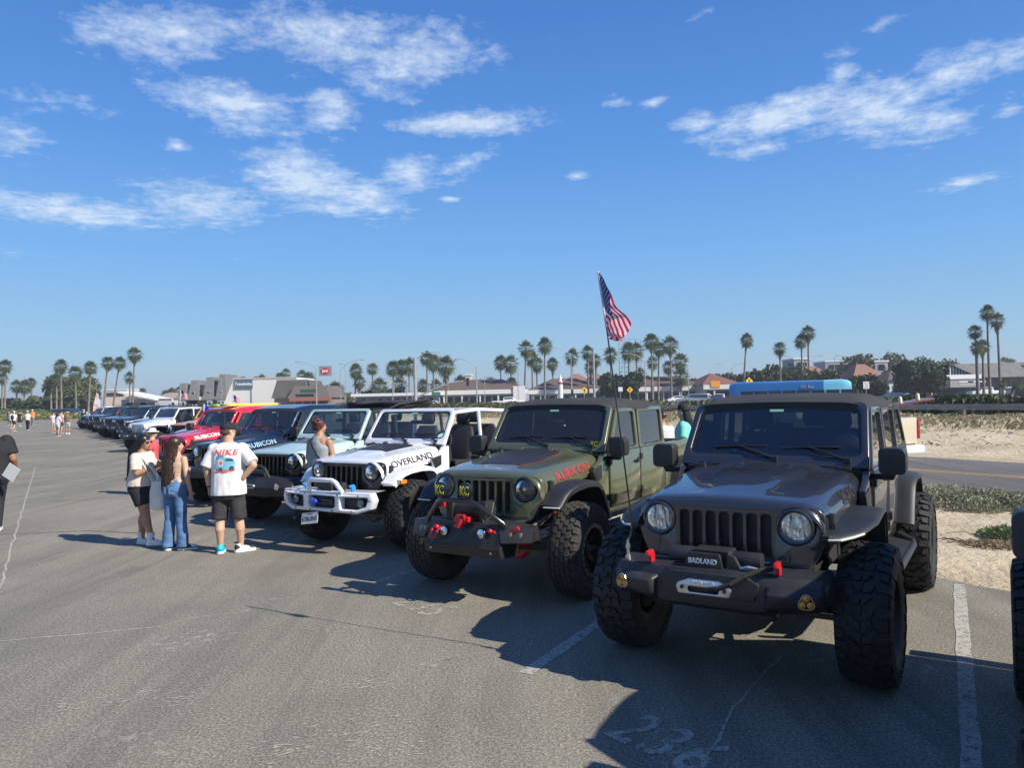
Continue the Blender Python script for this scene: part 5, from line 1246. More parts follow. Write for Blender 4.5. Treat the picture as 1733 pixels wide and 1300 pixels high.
def ws_glass():
    h = rounded([(-0.698, 0.082), (0.698, 0.082), (0.648, 0.583), (-0.648, 0.583)], 0.07, 6)
    me = M(); n = 14
    def f(a, b):
        s = 0.082 + 0.501 * b; w = 0.723 - 0.04 * b
        return wsf(-w + 2 * w * a, s, 0.004 + 0.02 * (1 - (2 * a - 1) ** 2))
    me.grid(f, n, 6, flip=True)
    return me.mesh('glass', angle=180)
def wiper(sx):
    me = M()
    p0 = wsf(sx + 0.20, 0.045, 0.03); p1 = wsf(sx - 0.12, 0.165, 0.040); a, b = wsf(sx - 0.34, 0.158, 0.028), wsf(sx + 0.12, 0.175, 0.028)
    me.tube([p0, p0.lerp(p1, 0.5) + Vector((0, -0.02, 0.01)), p1], [0.013, 0.010, 0.007], 6); me.tube([a, b], 0.008, 6)
    me.tube([a.lerp(b, .15), p1, a.lerp(b, .85)], 0.006, 6)
    me.box(p0, (0.05, 0.05, 0.04))
    return me.mesh('w')
def cowl():
    me = M(); 
    rings = []
    for y, dz in ((0.79, -0.005), (0.86, 0.02), (0.93, 0.03)):
        rings.append([(-0.765, y, 1.18), (-0.765, y, 1.36 + dz), (-0.70, y, 1.40 + dz), (0, y, 1.425 + dz), (0.70, y, 1.40 + dz), (0.765, y, 1.36 + dz), (0.765, y, 1.18)])
    me.loft(rings, closed=False, cap=False, flip=True)
    return me.mesh('cowl', angle=40)
def sweep_flare(path, x0, x1, lip, th=0.03, droop=0.0, taper=0.0):
    """path: list of (y, z) running over the wheel; the flare spans x0..x1 and its rim turns down by lip"""
    me = M(); rings = []; X1 = x1
    P = [Vector(p) for p in path]
    for i, p in enumerate(P):
        x1 = X1 - taper * max(0, (-0.12 - p[0]) / 0.31) ** 1.3
        d = (P[min(i + 1, len(P) - 1)] - P[max(i - 1, 0)]).normalized(); nn = Vector((-d.y, d.x))
        if i == 0 or i == len(P) - 1: pass
        def q(x, o): v = p + nn * o; return (x, v.x, v.y)
        rings.append([q(x0, 0), q((x0 + x1) / 2, 0.0), q(x1 - 0.05, -droop * 0.5), q(x1 - 0.012, -droop - 0.004), q(x1, -droop - 0.018), q(x1, -lip - droop), q(x1 - 0.014, -lip - droop), q(x1 - 0.016, -th - droop), q((x0 + x1) / 2, -th), q(x0, -th)])
    me.loft(rings, closed=True, cap=True)
    return me.mesh('flare', angle=40)
FRONT_P = [(-0.43, 0.985), (-0.40, 1.01), (-0.33, 1.085), (-0.25, 1.135), (-0.12, 1.165), (0.10, 1.18), (0.30, 1.17), (0.40, 1.15), (0.48, 1.10), (0.54, 1.03), (0.60, 0.93), (0.66, 0.82), (0.70, 0.74)]
FLAT_P = [(-0.46, 1.085), (-0.42, 1.09), (-0.25, 1.11), (0.0, 1.145), (0.30, 1.178), (0.42, 1.18), (0.475, 1.165), (0.50, 1.12), (0.51, 1.03), (0.515, 0.90)]
REAR_P = [(-0.64, 0.76), (-0.58, 0.86), (-0.50, 1.0), (-0.42, 1.10), (-0.33, 1.16), (-0.20, 1.185), (0.15, 1.185), (0.27, 1.16), (0.36, 1.08), (0.45, 0.95), (0.50, 0.85)]
def tub_side(L, pickup=False, cowl_only=False):
    """outer body panel behind the front wheel up to the doors, sill and rear quarter, one side (x>0)"""
    rear = L + 0.62
    pts = [(0.55, 1.395), (0.60, 0.95), (0.70, 0.72), (0.95, 0.66), (L - 0.66, 0.66), (L - 0.55, 0.80), (L - 0.42, 1.02), (L - 0.25, 1.12), (L + 0.22, 1.12), (L + 0.38, 1.0), (L + 0.50, 0.80), (rear, 0.78), (rear + 0.02, 1.38)]
    y1 = 2.80 if pickup else (2.78 if L > 2.7 else 1.92)
    hole = [rounded([(0.93, 0.745), (1.86, 0.745), (1.86, 1.415), (0.93, 1.415)], 0.01, 1)]
    # door openings cut as notches in the top edge
    top = [(rear + 0.02, 1.405), (y1, 1.405), (y1 - 0.02, 0.78), (0.945, 0.78), (0.945, 1.40)]
    pts = [(0.82, 1.40), (0.74, 1.33), (0.56, 1.27)] + pts[1:12] + top
    return plate([(p[0], p[1]) for p in pts], [], 0.05, 0.006, lambda x, y, z: Vector((0.752 + z - 0.02 * max(0, y - 1.1) + 0.012, x, y)))
def door_meshes(y0, y1, slope=0.0):
    """lower skin, upper frame, pane; x>0 side"""
    low = plate(rounded([(y0 + 0.008, 0.775), (y1 - 0.008, 0.775), (y1 - 0.008, 1.405), (y0 + 0.008, 1.405)], [0.05, 0.05, 0.01, 0.01], 4), [], 0.05, 0.012,
                lambda x, y, z: Vector((0.772 + z + 0.012 * (1 - ((y - 1.1) / 0.35) ** 2), x, y)))
    a = 0.40 if slope else 0.0
    up_o = rounded([(y0 + 0.010, 1.408), (y1 - 0.010, 1.408), (y1 - 0.02, 1.905), (y0 + slope + 0.03, 1.905)], [0.01, 0.01, 0.05, 0.05], 4)
    up_h = rounded([(y0 + 0.075 + slope * 0.09, 1.43), (y1 - 0.075, 1.43), (y1 - 0.08, 1.855), (y0 + slope + 0.075, 1.855)], 0.045, 4)
    f = lambda x, y, z: Vector((0.768 + z - 0.09 * (y - 1.405), x, y))
    up = plate(up_o, [up_h], 0.045, 0.008, f)
    g = M(); q = [(y0 + 0.06 + slope * 0.05, 1.42), (y1 - 0.06, 1.42), (y1 - 0.065, 1.87), (y0 + slope + 0.06, 1.87)]
    g.add([f(a_, b_, 0.0) for a_, b_ in q], [(0, 1, 2, 3)])
    return low, up, g.mesh('pane', smooth=False)
def mirror_m():
    me = M(); me.prism(rounded([(0.85, 1.38), (1.05, 1.38), (1.05, 1.59), (0.85, 1.59)], [0.05, 0.05, 0.06, 0.04], 4), 1, 0.80, 0.94)
    m1 = me.mesh('mir', bevel=0.022, seg=3)
    a = M(); a.hexa([(0.77, 0.93, 1.33), (0.95, 0.86, 1.33), (0.95, 0.93, 1.33), (0.77, 1.02, 1.33), (0.77, 0.93, 1.37), (0.97, 0.84, 1.38), (0.97, 0.93, 1.38), (0.77, 1.02, 1.37)])
    g = M(); g.add([(0.87, 0.944, 1.40), (1.03, 0.944, 1.40), (1.03, 0.944, 1.57), (0.87, 0.944, 1.57)], [(0, 3, 2, 1)])
    return m1, a.mesh('arm', bevel=0.01), g.mesh('g', smooth=False)
def seat_m(w=0.48, head=True):
    me = M()
    me.loft([[(x * w / 2, y, z) for x, y, z in r] for r in
             [[(-1, -0.25, 0.0), (1, -0.25, 0.0), (1, -0.27, 0.13), (-1, -0.27, 0.13)], [(-1, 0.25, 0.0), (1, 0.25, 0.0), (1, 0.22, 0.11), (-1, 0.22, 0.11)]]])
    prof = [(0.15, 0.08, 0.12, .95), (0.20, 0.30, 0.12, 1.0), (0.27, 0.52, 0.11, .95), (0.31, 0.64, 0.08, .75)]
    me.loft([rounded_ring(0, y, z, w / 2 * k, d / 2) for y, z, d, k in prof])
    if head:
        me.loft([rounded_ring(0, 0.31, 0.66, .10, .04), rounded_ring(0, 0.31, 0.72, .135, .055), rounded_ring(0, 0.32, 0.82, .125, .05), rounded_ring(0, 0.325, 0.86, .08, .03)])
    m = me.mesh('seat', bevel=0.02, seg=2, angle=60)
    return m
def rounded_ring(cx, cy, cz, rx, ry, n=16, p=3.2):
    out = []
    for k in range(n):
        a = 2 * math.pi * k / n; c, s = math.cos(a), math.sin(a)
        out.append((cx + rx * math.copysign(abs(c) ** (2 / p), c), cy + ry * math.copysign(abs(s) ** (2 / p), s), cz))
    return out
def dash_m():
    me = M(); me.prism([(0.86, 1.12), (0.86, 1.40), (1.02, 1.43), (1.14, 1.38), (1.18, 1.20), (1.10, 1.10)], 0, -0.68, 0.68)
    me.prism([(0.80, 0.80), (0.80, 1.38), (0.87, 1.38), (0.87, 0.80)], 0, -0.70, 0.70)
    return me.mesh('dash', bevel=0.02)
def wheel_m():
    me = M(); c = Vector((0.36, 1.32, 1.42)); n = 24
    rot = Matrix.Rotation(R(62), 3, 'X')
    P = [c + rot @ Vector((0.185 * math.cos(2 * math.pi * k / n), 0.185 * math.sin(2 * math.pi * k / n), 0)) for k in range(n + 1)]
    me.tube(P, 0.015, 6, cap=False)
    for a in (0.2, math.pi - 0.2, -math.pi / 2): me.tube([c, c + rot @ Vector((0.18 * math.cos(a), 0.18 * math.sin(a), 0))], 0.018, 6)
    me.ball(c, (0.06, 0.03, 0.06)); me.cyl(c, (0.36, 1.08, 1.28), 0.035, n=8)
    return me.mesh('sw')
def cage_m(L, dz=0.0):
    me = M(); r = 0.032; yb = 1.95; yr = L + 0.35
    for sx in (-1, 1):
        me.tube([(sx * 0.63, 1.17, 1.88), (sx * 0.63, yb, 1.92), (sx * 0.63, yr - 0.1, 1.86), (sx * 0.64, yr + 0.02, 1.78), (sx * 0.66, yr + 0.08, 1.2), (sx * 0.66, yr + .08, .9)], r, 8)
        me.tube([(sx * 0.64, yb, 1.92), (sx * 0.68, yb, 1.4), (sx * 0.68, yb, 0.8)], r, 8)
    me.tube([(-0.63, yb, 1.92), (0.63, yb, 1.92)], r, 8); me.tube([(-0.63, yr - 0.1, 1.86), (0.63, yr - 0.1, 1.86)], r, 8)
    return me.mesh('cage')
def top_m(y0, y1, kind):
    """soft or hard roof over the cabin"""
    me = M(); rings = []
    soft = kind != 'hard'
    ys = [y0 + (y1 - y0) * i / 24 for i in range(25)]
    for i, y in enumerate(ys):
        u = i / 24
        base = 1.94 + (0.0 if soft else 0.015)
        z = base + 0.075 * math.sin(min(1, u * 4.2) * math.pi / 2) - (0.085 * u ** 2 if soft else 0.03 * u * u)
        if soft: z += 0.010 * math.cos(u * 3 * 2 * math.pi) * min(1, u * 6)
        w = 0.735 + 0.01 * math.sin(u * math.pi)
        ring = []
        for j in range(21):
            a = -1 + j / 10; x = w * a; e = max(0, abs(a) - 0.82) / 0.18
            ring.append((x, y, z + 0.02 * (1 - a * a) - 0.075 * e ** 2.4))
        ring = [(-w - 0.004, y, 1.878)] + ring + [(w + 0.004, y, 1.878)]
        rings.append(ring)
    me.loft(rings, closed=True, cap=True, flip=True)
    if soft:
        pass
    return me.mesh('top', angle=45)
def rear_side(L, y1, kind):
    """fixed upper rear quarter with window; x>0"""
    rear = L + 0.60
    f = lambda x, y, z: Vector((0.768 + z - 0.09 * (y - 1.405), x, y))
    sl = 0.30 if kind == 'soft' else 0.06
    out = rounded([(y1 + 0.01, 1.408), (rear, 1.408), (rear - sl, 1.90), (y1 - 0.01, 1.90)], 0.02, 2)
    hole = rounded([(y1 + 0.09, 1.47), (rear - 0.09, 1.47), (rear - sl - 0.07, 1.84), (y1 + 0.08, 1.84)], 0.06, 4)
    up = plate(out, [hole], 0.03, 0.005, f)
    g = M(); g.add([f(a_, b_, 0.0) for a_, b_ in [(y1 + 0.07, 1.45), (rear - 0.07, 1.45), (rear - sl - 0.05, 1.86), (y1 + 0.06, 1.86)]], [(0, 1, 2, 3)])
    return up, g.mesh('g', smooth=False)
def folded_top_m(L):
    me = M(); rr = random.Random(5)
    y0 = 2.0
    for k in range(4):
        z = 1.95 + k * 0.035; yy = y0 + k * 0.05
        rings = []
        for i in range(13):
            u = i / 12; x = -0.72 + 1.44 * u
            zz = z + 0.014 * math.sin(u * 9 + k) + 0.01 * rr.uniform(-1, 1)
            rings.append([(x, yy - 0.05, zz - 0.02), (x, yy + 0.3, zz + 0.03), (x, yy + 0.85, zz + 0.02 + 0.015 * math.sin(u * 14)), (x, yy + 0.9, zz - 0.05), (x, yy + 0.3, zz - 0.04)])
        me.loft(rings, closed=True, cap=True)
    me.tube([(-0.72, 1.5, 1.88), (-0.74, 1.95, 2.02), (-0.74, 2.9, 2.10)], 0.02, 8); me.tube([(0.72, 1.5, 1.88), (0.74, 1.95, 2.02), (0.74, 2.9, 2.10)], 0.02, 8)
    m = me.mesh('ft', smooth=False); fixn(m); m.polygons.foreach_set('use_smooth', [True] * len(m.polygons))
    return m
def under_m(L, lod):
    """frame rails, dark box added under the bonnet to block light, skid"""
    me = M()
    for sx in (-1, 1): me.tube([(sx * 0.42, -0.62, 0.70), (sx * 0.42, 0.3, 0.74), (sx * 0.42, 0.9, 0.66), (sx * 0.42, L - 0.5, 0.66), (sx * 0.42, L + 0.5, 0.76)], 0.055, 6)
    me.box((0, 0.2, 0.98), (1.18, 1.12, 0.46)); me.box((0, 0.35, 0.72), (0.5, 0.7, 0.25))  # the first box is an added light blocker filling the engine bay
    me.box((0, L / 2 + 0.3, 0.72), (1.36, L - 0.7, 0.10)); me.box((0, L + 0.1, 0.92), (1.1, 0.95, 0.34))
    me.box((0, 0.84, 1.08), (1.44, 0.06, 0.68)); me.box((0, -0.33, 1.0), (1.0, 0.05, 0.36))
    me.box((0, L + 0.1, 0.62), (0.9, 0.25, 0.2))
    return me.mesh('under', bevel=0.01, seg=1)
def axle_m(rad, track):
    me = M()
    me.tube([(-track + 0.12, 0, 0), (track - 0.12, 0, 0)], 0.045, 10)
    for sx in (-1, 1):
        me.box((sx * (track - 0.20), 0, 0), (0.07, 0.16, 0.20)); me.box((sx * 0.50, 0.03, 0.06), (0.08, 0.20, 0.05))
    return me.mesh('axle', bevel=0.006, seg=1)
def diff_m():
    me = M(); me.ball((0, 0, 0), (0.15, 0.13, 0.15)); me.lathe([(0.155, -0.02), (0.16, -0.05), (0.13, -0.09), (0.05, -0.11)], (0, 0, 0), (0, 1, 0), 10)
    for k in range(10):
        a = k * math.pi / 5; me.cyl((0.14 * math.cos(a), -0.045, 0.14 * math.sin(a)), (0.14 * math.cos(a), -0.065, 0.14 * math.sin(a)), 0.012, n=6)
    return me.mesh('diff')
def spring_m(h, r=0.062, turns=6):
    me = M(); P = [(r * math.cos(a), r * math.sin(a), h * i / (turns * 10)) for i in range(turns * 10 + 1) for a in [2 * math.pi * i / 10]]
    me.tube(P, 0.0085, 5); me.lathe([(0.075, h), (0.08, h + 0.02), (0.05, h + 0.06)], (0, 0, 0), (0, 0, 1), 14)
    return me.mesh('spring')
def slider_m(L, bar):
    me = M(); y0, y1 = 0.72, L - 0.62
    if bar:
        me.tube([(0.80, y0 - 0.02, 0.655), (0.93, y0 + 0.05, 0.60), (0.95, y0 + 0.2, 0.59), (0.95, y1 - 0.2, 0.59), (0.93, y1 - 0.05, 0.60), (0.80, y1, 0.655)], 0.032, 10)
        me.hexa([(0.76, y0 + 0.1, 0.60), (0.94, y0 + 0.15, 0.585), (0.94, y1 - 0.15, 0.585), (0.76, y1 - 0.1, 0.60), (0.76, y0 + 0.1, 0.635), (0.94, y0 + 0.15, 0.612), (0.94, y1 - 0.15, 0.612), (0.76, y1 - 0.1, 0.635)])
    else:
        me.hexa([(0.70, y0, 0.60), (0.83, y0, 0.60), (0.83, y1, 0.60), (0.70, y1, 0.60), (0.70, y0, 0.67), (0.81, y0, 0.67), (0.81, y1, 0.67), (0.70, y1, 0.67)])
    return me.mesh('slider', bevel=0.004, seg=1)
def both(me_fn):
    """mirror a baked mesh across x"""
    me = me_fn.copy()
    for v in me.vertices: v.co.x = -v.co.x
    me.flip_normals()
    return me

def SX(name, key, fn, m, root, **kw):
    """the right and the left copy of one part"""
    a = cached(key + '_r', fn); b = cached(key + '_l', lambda: both(a))
    p1 = put(name, a, m, root, **kw); p2 = put(name, b, m, root, **kw)
    return p1, p2

def flank_text(txt, size, sx, yc, v0, fat=0.0, bulge=True):
    """lettering laid on the right shoulder of the bonnet"""
    me = text_mesh(txt, size, 0.0008, fat, sx)
    bm = bmesh.new(); bm.from_mesh(me)
    for k in range(-6, 7):
        bmesh.ops.bisect_plane(bm, geom=bm.verts[:] + bm.edges[:] + bm.faces[:], plane_co=(0, k * size * 0.12, 0), plane_no=(0, 1, 0))
    def prof(y, v):
        w = hood_w(y); zt = hood_z(y)
        if v < 0: return (w + 0.004, zt - 0.11 + v)
        e = max(0.0, 1 - v * 0.72 / 0.14); x = w - 0.14 + 0.14 * e if e > 0 else w - v * 0.72
        return (x, zt + 0.032 * (1 - (x / w) ** 2) - 0.11 * e ** 2.2)
    for q in bm.verts:
        y = yc + q.co.x; v = v0 + q.co.y
        a, b = prof(y, v), prof(y, v + 0.004)
        n = Vector((b[1] - a[1], -(b[0] - a[0]))).normalized()
        d = 0.0035 + q.co.z
        q.co = Vector((a[0] + n.x * d, y, a[1] + n.y * d))
    bm.to_mesh(me); bm.free(); me.update()
    return me
def bumper_stock(root, body, dz, plate_txt=None, steel=False):
    def f():
        me = M(); rings = []
        for i in range(17):
            u = -1 + i / 8; x = 0.80 * u; y = -0.80 + 0.16 * abs(u) ** 2.2
            rings.append([(x, y + 0.20, 0.64), (x, y, 0.645 + 0.03 * abs(u)), (x, y - 0.01, 0.70), (x, y, 0.80), (x, y + 0.05, 0.835), (x, y + 0.22, 0.84)])
        me.loft(rings, closed=True, cap=True, flip=False)
        return me.mesh('b', bevel=0.006)
    b = put('bumper', cached('bump_stock', f), BLK, root, loc=(0, 0, dz))
    def fog():
        me = M(); me.lathe([(0.055, 0.0), (0.058, -0.012), (0.045, -0.010), (0.04, 0.01)], (0, 0, 0), (0, 1, 0), 20); return me.mesh('f')
    for sx in (-1, 1): put('fog_light', cached('fog', fog), CHROME, root, loc=(sx * 0.56, -0.755, 0.735 + dz))
    def hook():
        me = M(); me.tube([(0, 0.05, 0), (0, -0.06, 0.0), (0, -0.09, 0.035), (0, -0.04, 0.07), (0, 0.0, 0.075)], 0.013, 8); return me.mesh('h')
    for sx in (-1, 1): put('tow_hook', cached('hook', hook), REDP if steel else BLK, root, loc=(sx * 0.36, -0.74, 0.83 + dz))
    return b

def tow_hook(root, sx, y, z, m):
    def hook():
        me = M(); me.prism(rounded([(-0.02, 0.0), (0.045, 0.0), (0.045, 0.05), (0.02, 0.09), (-0.06, 0.085), (-0.075, 0.055), (-0.03, 0.055)], 0.012, 3), 0, -0.014, 0.014); return me.mesh('h', bevel=0.005)
    return put('tow_hook', cached('hook2', hook), m, root, loc=(sx, y, z))

def bumper_winch(root, dz):
    """grey car: moulded black bumper with winch, fairlead and shackle rope"""
    me = M(); rings = []
    us = [0, .2, .40, .43, .445, .50, .53, .56, .66, .78, .88, .93, .955, .97, 1.0]
    kk = [0, 0, 0, .0, .0, .0, .75, 1, 1, 1, 1, .9, .5, .1, -.6]
    us2 = [(-u, k) for u, k in zip(us[::-1], kk[::-1])][:-1] + list(zip(us, kk))
    for u, k in us2:
        x = 0.735 * u; au = abs(u)
        y = -0.80 + 0.24 * max(0, au - 0.45) ** 1.5
        zt = 0.855 - 0.015 * au; zb = 0.60 + 0.08 * max(0, au - 0.4)
        if au > 0.96: zt -= 0.03; zb += 0.03
        c = 1.0 if au < 0.42 else 0.0
        kt = k
        rings.append([(x, y + 0.34, zb), (x, y + 0.05, zb - 0.01), (x, y - 0.005 - 0.01 * k, zb + 0.02), (x, y - 0.012 - 0.06 * k, zb + 0.05), (x, y - 0.012 - 0.075 * k, zb + 0.07), (x, y - 0.010 - 0.075 * k, zt - 0.09), (x, y - 0.002 - 0.055 * k, zt - 0.070), (x, y, zt - 0.055),
                      (x, y + 0.012 - 0.02 * c, zt - 0.03), (x, y + 0.035 - 0.02 * c, zt), (x, y + 0.20, zt + 0.02), (x, y + 0.34, zt)])
    me.loft(rings, closed=True, cap=True)
    o = me.mesh('b', angle=40); fixn(o); o.polygons.foreach_set('use_smooth', [True] * len(o.polygons)); o.set_sharp_from_angle(angle=R(40))
    b = put('bumper', o, BLK, root, loc=(0, 0, dz))
    g = M(); g.prism(rounded([(-0.30, 0.685), (0.30, 0.685), (0.34, 0.80), (0.26, 0.84), (-0.26, 0.84), (-0.34, 0.80)], 0.02, 3), 1, -0.835, -0.80)
    put('bumper_centre_plate', g.mesh('p', bevel=0.006), BLK, b)
    w = M(); w.hexa([(-0.19, -0.66, 0.84), (0.14, -0.66, 0.84), (0.14, -0.50, 0.84), (-0.19, -0.50, 0.84), (-0.15, -0.70, 0.97), (0.10, -0.70, 0.97), (0.10, -0.52, 0.97), (-0.15, -0.52, 0.97)])
    w.prism(rounded([(-0.20, 0.845), (0.08, 0.845), (0.055, 0.955), (-0.165, 0.955)], 0.02, 3), 1, -0.745, -0.705)
    w.prism([(0.09, 0.845), (0.20, 0.845), (0.15, 0.945), (0.10, 0.955)], 1, -0.72, -0.68)
    w.cyl((0.10, -0.58, 0.90), (0.30, -0.58, 0.90), 0.06); w.cyl((-0.34, -0.58, 0.90), (-0.18, -0.58, 0.90), 0.065)
    wn = put('winch', w.mesh('w', bevel=0.006), BLK, root, loc=(0, 0, dz))
    put('winch_lettering', text_mesh('BADLAND', 0.045, 0.002, 0.002, 0.95), WHITEM, wn, loc=(-0.062, -0.748, 0.90), rot=(R(90), 0, 0))
    fl = plate(rounded([(-0.175, -0.045), (0.175, -0.045), (0.19, 0.0), (0.175, 0.03), (0.10, 0.06), (-0.10, 0.06), (-0.175, 0.03), (-0.19, 0.0)], 0.015, 3), [rect(-0.105, -0.028, 0.105, 0.008, 0.017)], 0.03, 0.006, lambda x, y, z: Vector((x, -z, y)))
    f = put('fairlead', fl, ALU, root, loc=(-0.02, -0.855, 0.745 + dz))
    put('fairlead_lettering', text_mesh('BADLAND', 0.030, 0.002, 0.001, 1.1), WHITEM, f, loc=(0, -0.018, 0.038), rot=(R(90), 0, 0))
    for sx in (-1, 1):
        q = M(); q.cyl((sx * 0.145, -0.012, 0), (sx * 0.145, -0.024, 0), 0.014, n=10); put('fairlead_bolt', q, BLKG, f)
    rp = M(); P = [(0.02, -0.875, 0.745), (0.09, -0.90, 0.765), (0.17, -0.89, 0.80), (0.25, -0.84, 0.85), (0.33, -0.76, 0.885), (0.40, -0.70, 0.885)]
    for i in range(len(P) - 1):
        for k in range(6):
            p = Vector(P[i]).lerp(Vector(P[i + 1]), k / 6); rp.ball(p, (0.019, 0.019, 0.017), 8, 5)
    put('winch_rope', rp.mesh('r'), ROPE, root, loc=(0, 0, dz))
    sh = M(); sh.tube([(0.16, -0.70, 0.86), (0.24, -0.72, 0.885), (0.30, -0.70, 0.87), (0.24, -0.66, 0.865), (0.17, -0.68, 0.855)], 0.014, 8)
    put('winch_hook', sh.mesh('h'), ALU, root, loc=(0, 0, dz))
    for sx in (-1, 1): tow_hook(root, sx * 0.44, -0.74, 0.858 + dz, REDP)
    for sx in (-1, 1):
        q = plate(circle(0, 0, 0.054, 6), [], 0.02, 0.004, lambda x, y, z: Vector((x, -z, y)))
        fo = put('fog_light', q, BLKG, root, loc=(sx * 0.625, -0.815, 0.722 + dz), rot=(0, 0, sx * R(16)))
        for a in (90, 210, 330):
            t = M(); t.ball((0.026 * math.cos(R(a)), -0.011, 0.026 * math.sin(R(a))), (0.021, 0.008, 0.021), 10, 6)
            put('lamp', t.mesh('l'), mat('amber_halo', (0.70, 0.27, 0.02), 0.2, coat=1), fo)
        t = M(); P = []
        for k in range(25):
            a = 2 * math.pi * k / 24; rr_ = 0.046 + 0.006 * math.cos(3 * (a - math.pi / 2)); P.append((rr_ * math.cos(a), -0.012, rr_ * math.sin(a)))
        t.tube(P, 0.003, 5, cap=False); put('lamp_ring', t.mesh('r'), mat('pale_amber', (0.75, 0.55, 0.25), 0.3, 0.5), fo)
    pin = M(); pin.cyl((-0.66, -0.64, 0.84), (-0.66, -0.64, 0.98), 0.011, n=8); pin.cyl((-0.66, -0.64, 0.84), (-0.66, -0.64, 0.87), 0.022, n=10); pin.cyl((-0.66, -0.64, 0.92), (-0.66, -0.64, 0.95), 0.018, n=8)
    put('antenna_mount', pin.mesh('p'), ALU, root, loc=(0, 0, dz))
    sk = M(); sk.hexa([(-0.42, -0.72, 0.575), (0.42, -0.72, 0.575), (0.36, -0.40, 0.50), (-0.36, -0.40, 0.50), (-0.42, -0.75, 0.615), (0.42, -0.75, 0.615), (0.40, -0.38, 0.60), (-0.40, -0.38, 0.60)])
    put('skid_plate', sk.mesh('s', bevel=0.006), BLK, root, loc=(0, 0, dz))

def bumper_stubby(root, dz):
    """green truck: short steel bumper with bent hoop, lamps, shackles"""
    st = mat('black_steel', (0.018, 0.018, 0.02), 0.42, 0.1, bump=0.1, bscale=90, dirt=(0.15, 0.13, 0.11), damt=0.2)
    me = M()
    for x0, x1, yy0, yy1 in ((-0.42, 0.42, -0.86, -0.86),):
        me.hexa([(-0.46, -0.86, 0.60), (0.46, -0.86, 0.60), (0.46, -0.52, 0.60), (-0.46, -0.52, 0.60), (-0.40, -0.80, 0.83), (0.40, -0.80, 0.83), (0.40, -0.55, 0.83), (-0.40, -0.55, 0.83)])
    for sx in (-1, 1):
        q = [(0.461, -0.86, 0.66), (0.73, -0.72, 0.66), (0.70, -0.52, 0.66), (0.461, -0.52, 0.66), (0.402, -0.80, 0.829), (0.72, -0.68, 0.80), (0.70, -0.54, 0.80), (0.402, -0.55, 0.829)]
        q = [(sx * a, b, c) for a, b, c in q]
        me.hexa(q if sx > 0 else [q[k] for k in (1, 0, 3, 2, 5, 4, 7, 6)])
    b = put('bumper', me.mesh('b', bevel=0.008), st, root, loc=(0, 0, dz))
    sk = M(); sk.hexa([(-0.45, -0.845, 0.505), (0.45, -0.845, 0.505), (0.40, -0.45, 0.46), (-0.40, -0.45, 0.46), (-0.45, -0.875, 0.605), (0.45, -0.875, 0.605), (0.45, -0.50, 0.60), (-0.45, -0.50, 0.60)])
    s_ = put('skid_plate', sk.mesh('s', bevel=0.005), st, root, loc=(0, 0, dz))
    for sx in (-1, 1):
        q = M(); q.cyl((sx * 0.36, -0.875, 0.56), (sx * 0.36, -0.885, 0.56), 0.012, n=8); put('bolt', q, ALU, s_)
    h = M(); h.tube([(-0.47, -0.78, 0.80), (-0.44, -0.80, 0.85), (-0.24, -0.90, 1.03), (-0.16, -0.93, 1.06), (0.14, -0.93, 1.06), (0.22, -0.90, 1.03), (0.46, -0.80, 0.84), (0.48, -0.78, 0.80)], 0.026, 12)
    put('hoop', h.mesh('h'), BLKG, root, loc=(0, 0, dz))
    def lamp(x, y, z, r, name, face, lab=None):
        q = M(); q.lathe([(r * 0.8, 0.05), (r, 0.02), (r, -0.012), (r * 0.9, -0.02)], (0, 0, 0), (0, 1, 0), 24); o = put(name, q.mesh('l'), BLKG, root, loc=(x, y, z + dz)); 
        if face: put('lens', M_disc(r * 0.85, -0.021), face, o)
        return o
    for x in (-0.16, 0.14):
        o = lamp(x - 0.02, -0.93, 1.155, 0.078, 'spot_lamp', BLKG)
        put('lamp_lettering', text_mesh('KC', 0.122, 0.003, 0.002, 0.66, spacing=0.95), YELM, o, loc=(0, -0.030, 0), rot=(R(90), 0, 0))
        q = M(); q.tube([(0, 0.02, -0.06), (0, 0.03, -0.10)], 0.012, 6); put('bracket', q, BLKG, o)
    for x in (-0.215, 0.235): lamp(x, -0.835, 0.735, 0.052, 'driving_lamp', REFL)
    for x in (-0.31, 0.335):
        q = M(); q.tube([(-0.035, 0, -0.01), (-0.04, -0.06, -0.04), (-0.03, -0.085, -0.085), (0, -0.09, -0.105), (0.03, -0.085, -0.085), (0.04, -0.06, -0.04), (0.035, 0, -0.01)], 0.012, 8)
        o = put('shackle', q.mesh('s'), REDP if x < 0 else BLKG, root, loc=(x, -0.83, 0.77 + dz))
        q = M(); q.cyl((-0.05, 0, -0.01), (0.05, 0, -0.01), 0.014, n=8); q.ball((0, -0.01, -0.005), 0.026, 8, 6); put('shackle_pin', q, REDP, o)
    for x in (-0.56, -0.48, 0.52, 0.61):
        q = M(); q.box((0, 0, 0), (0.05, 0.03, 0.07)); q.lathe([(0.02, -0.016), (0.014, -0.02)], (0, 0, 0), (0, 1, 0), 10); put('light_pod', q.mesh('p', bevel=0.004), mat('tan_lens', (0.30, 0.24, 0.18), 0.3, 0.3), root, loc=(x, -0.83 + 0.11 * (abs(x) - .4) * 4, 0.72 + dz))
    w = M(); w.cyl((-0.25, -0.68, 0.93), (0.26, -0.68, 0.93), 0.075); w.box((-0.20, -0.68, 0.93), (0.08, 0.18, 0.20)); w.box((0.20, -0.68, 0.93), (0.08, 0.18, 0.20))
    for k in range(9): w.lathe([(0.08, -0.11 + k * 0.026), (0.083, -0.10 + k * 0.026), (0.08, -0.09 + k * 0.026)], (0, -0.68, 0.93), (1, 0, 0), 16, cap=False)
    put('winch', w.mesh('w', bevel=0.008), BLK, root, loc=(0, 0, dz))
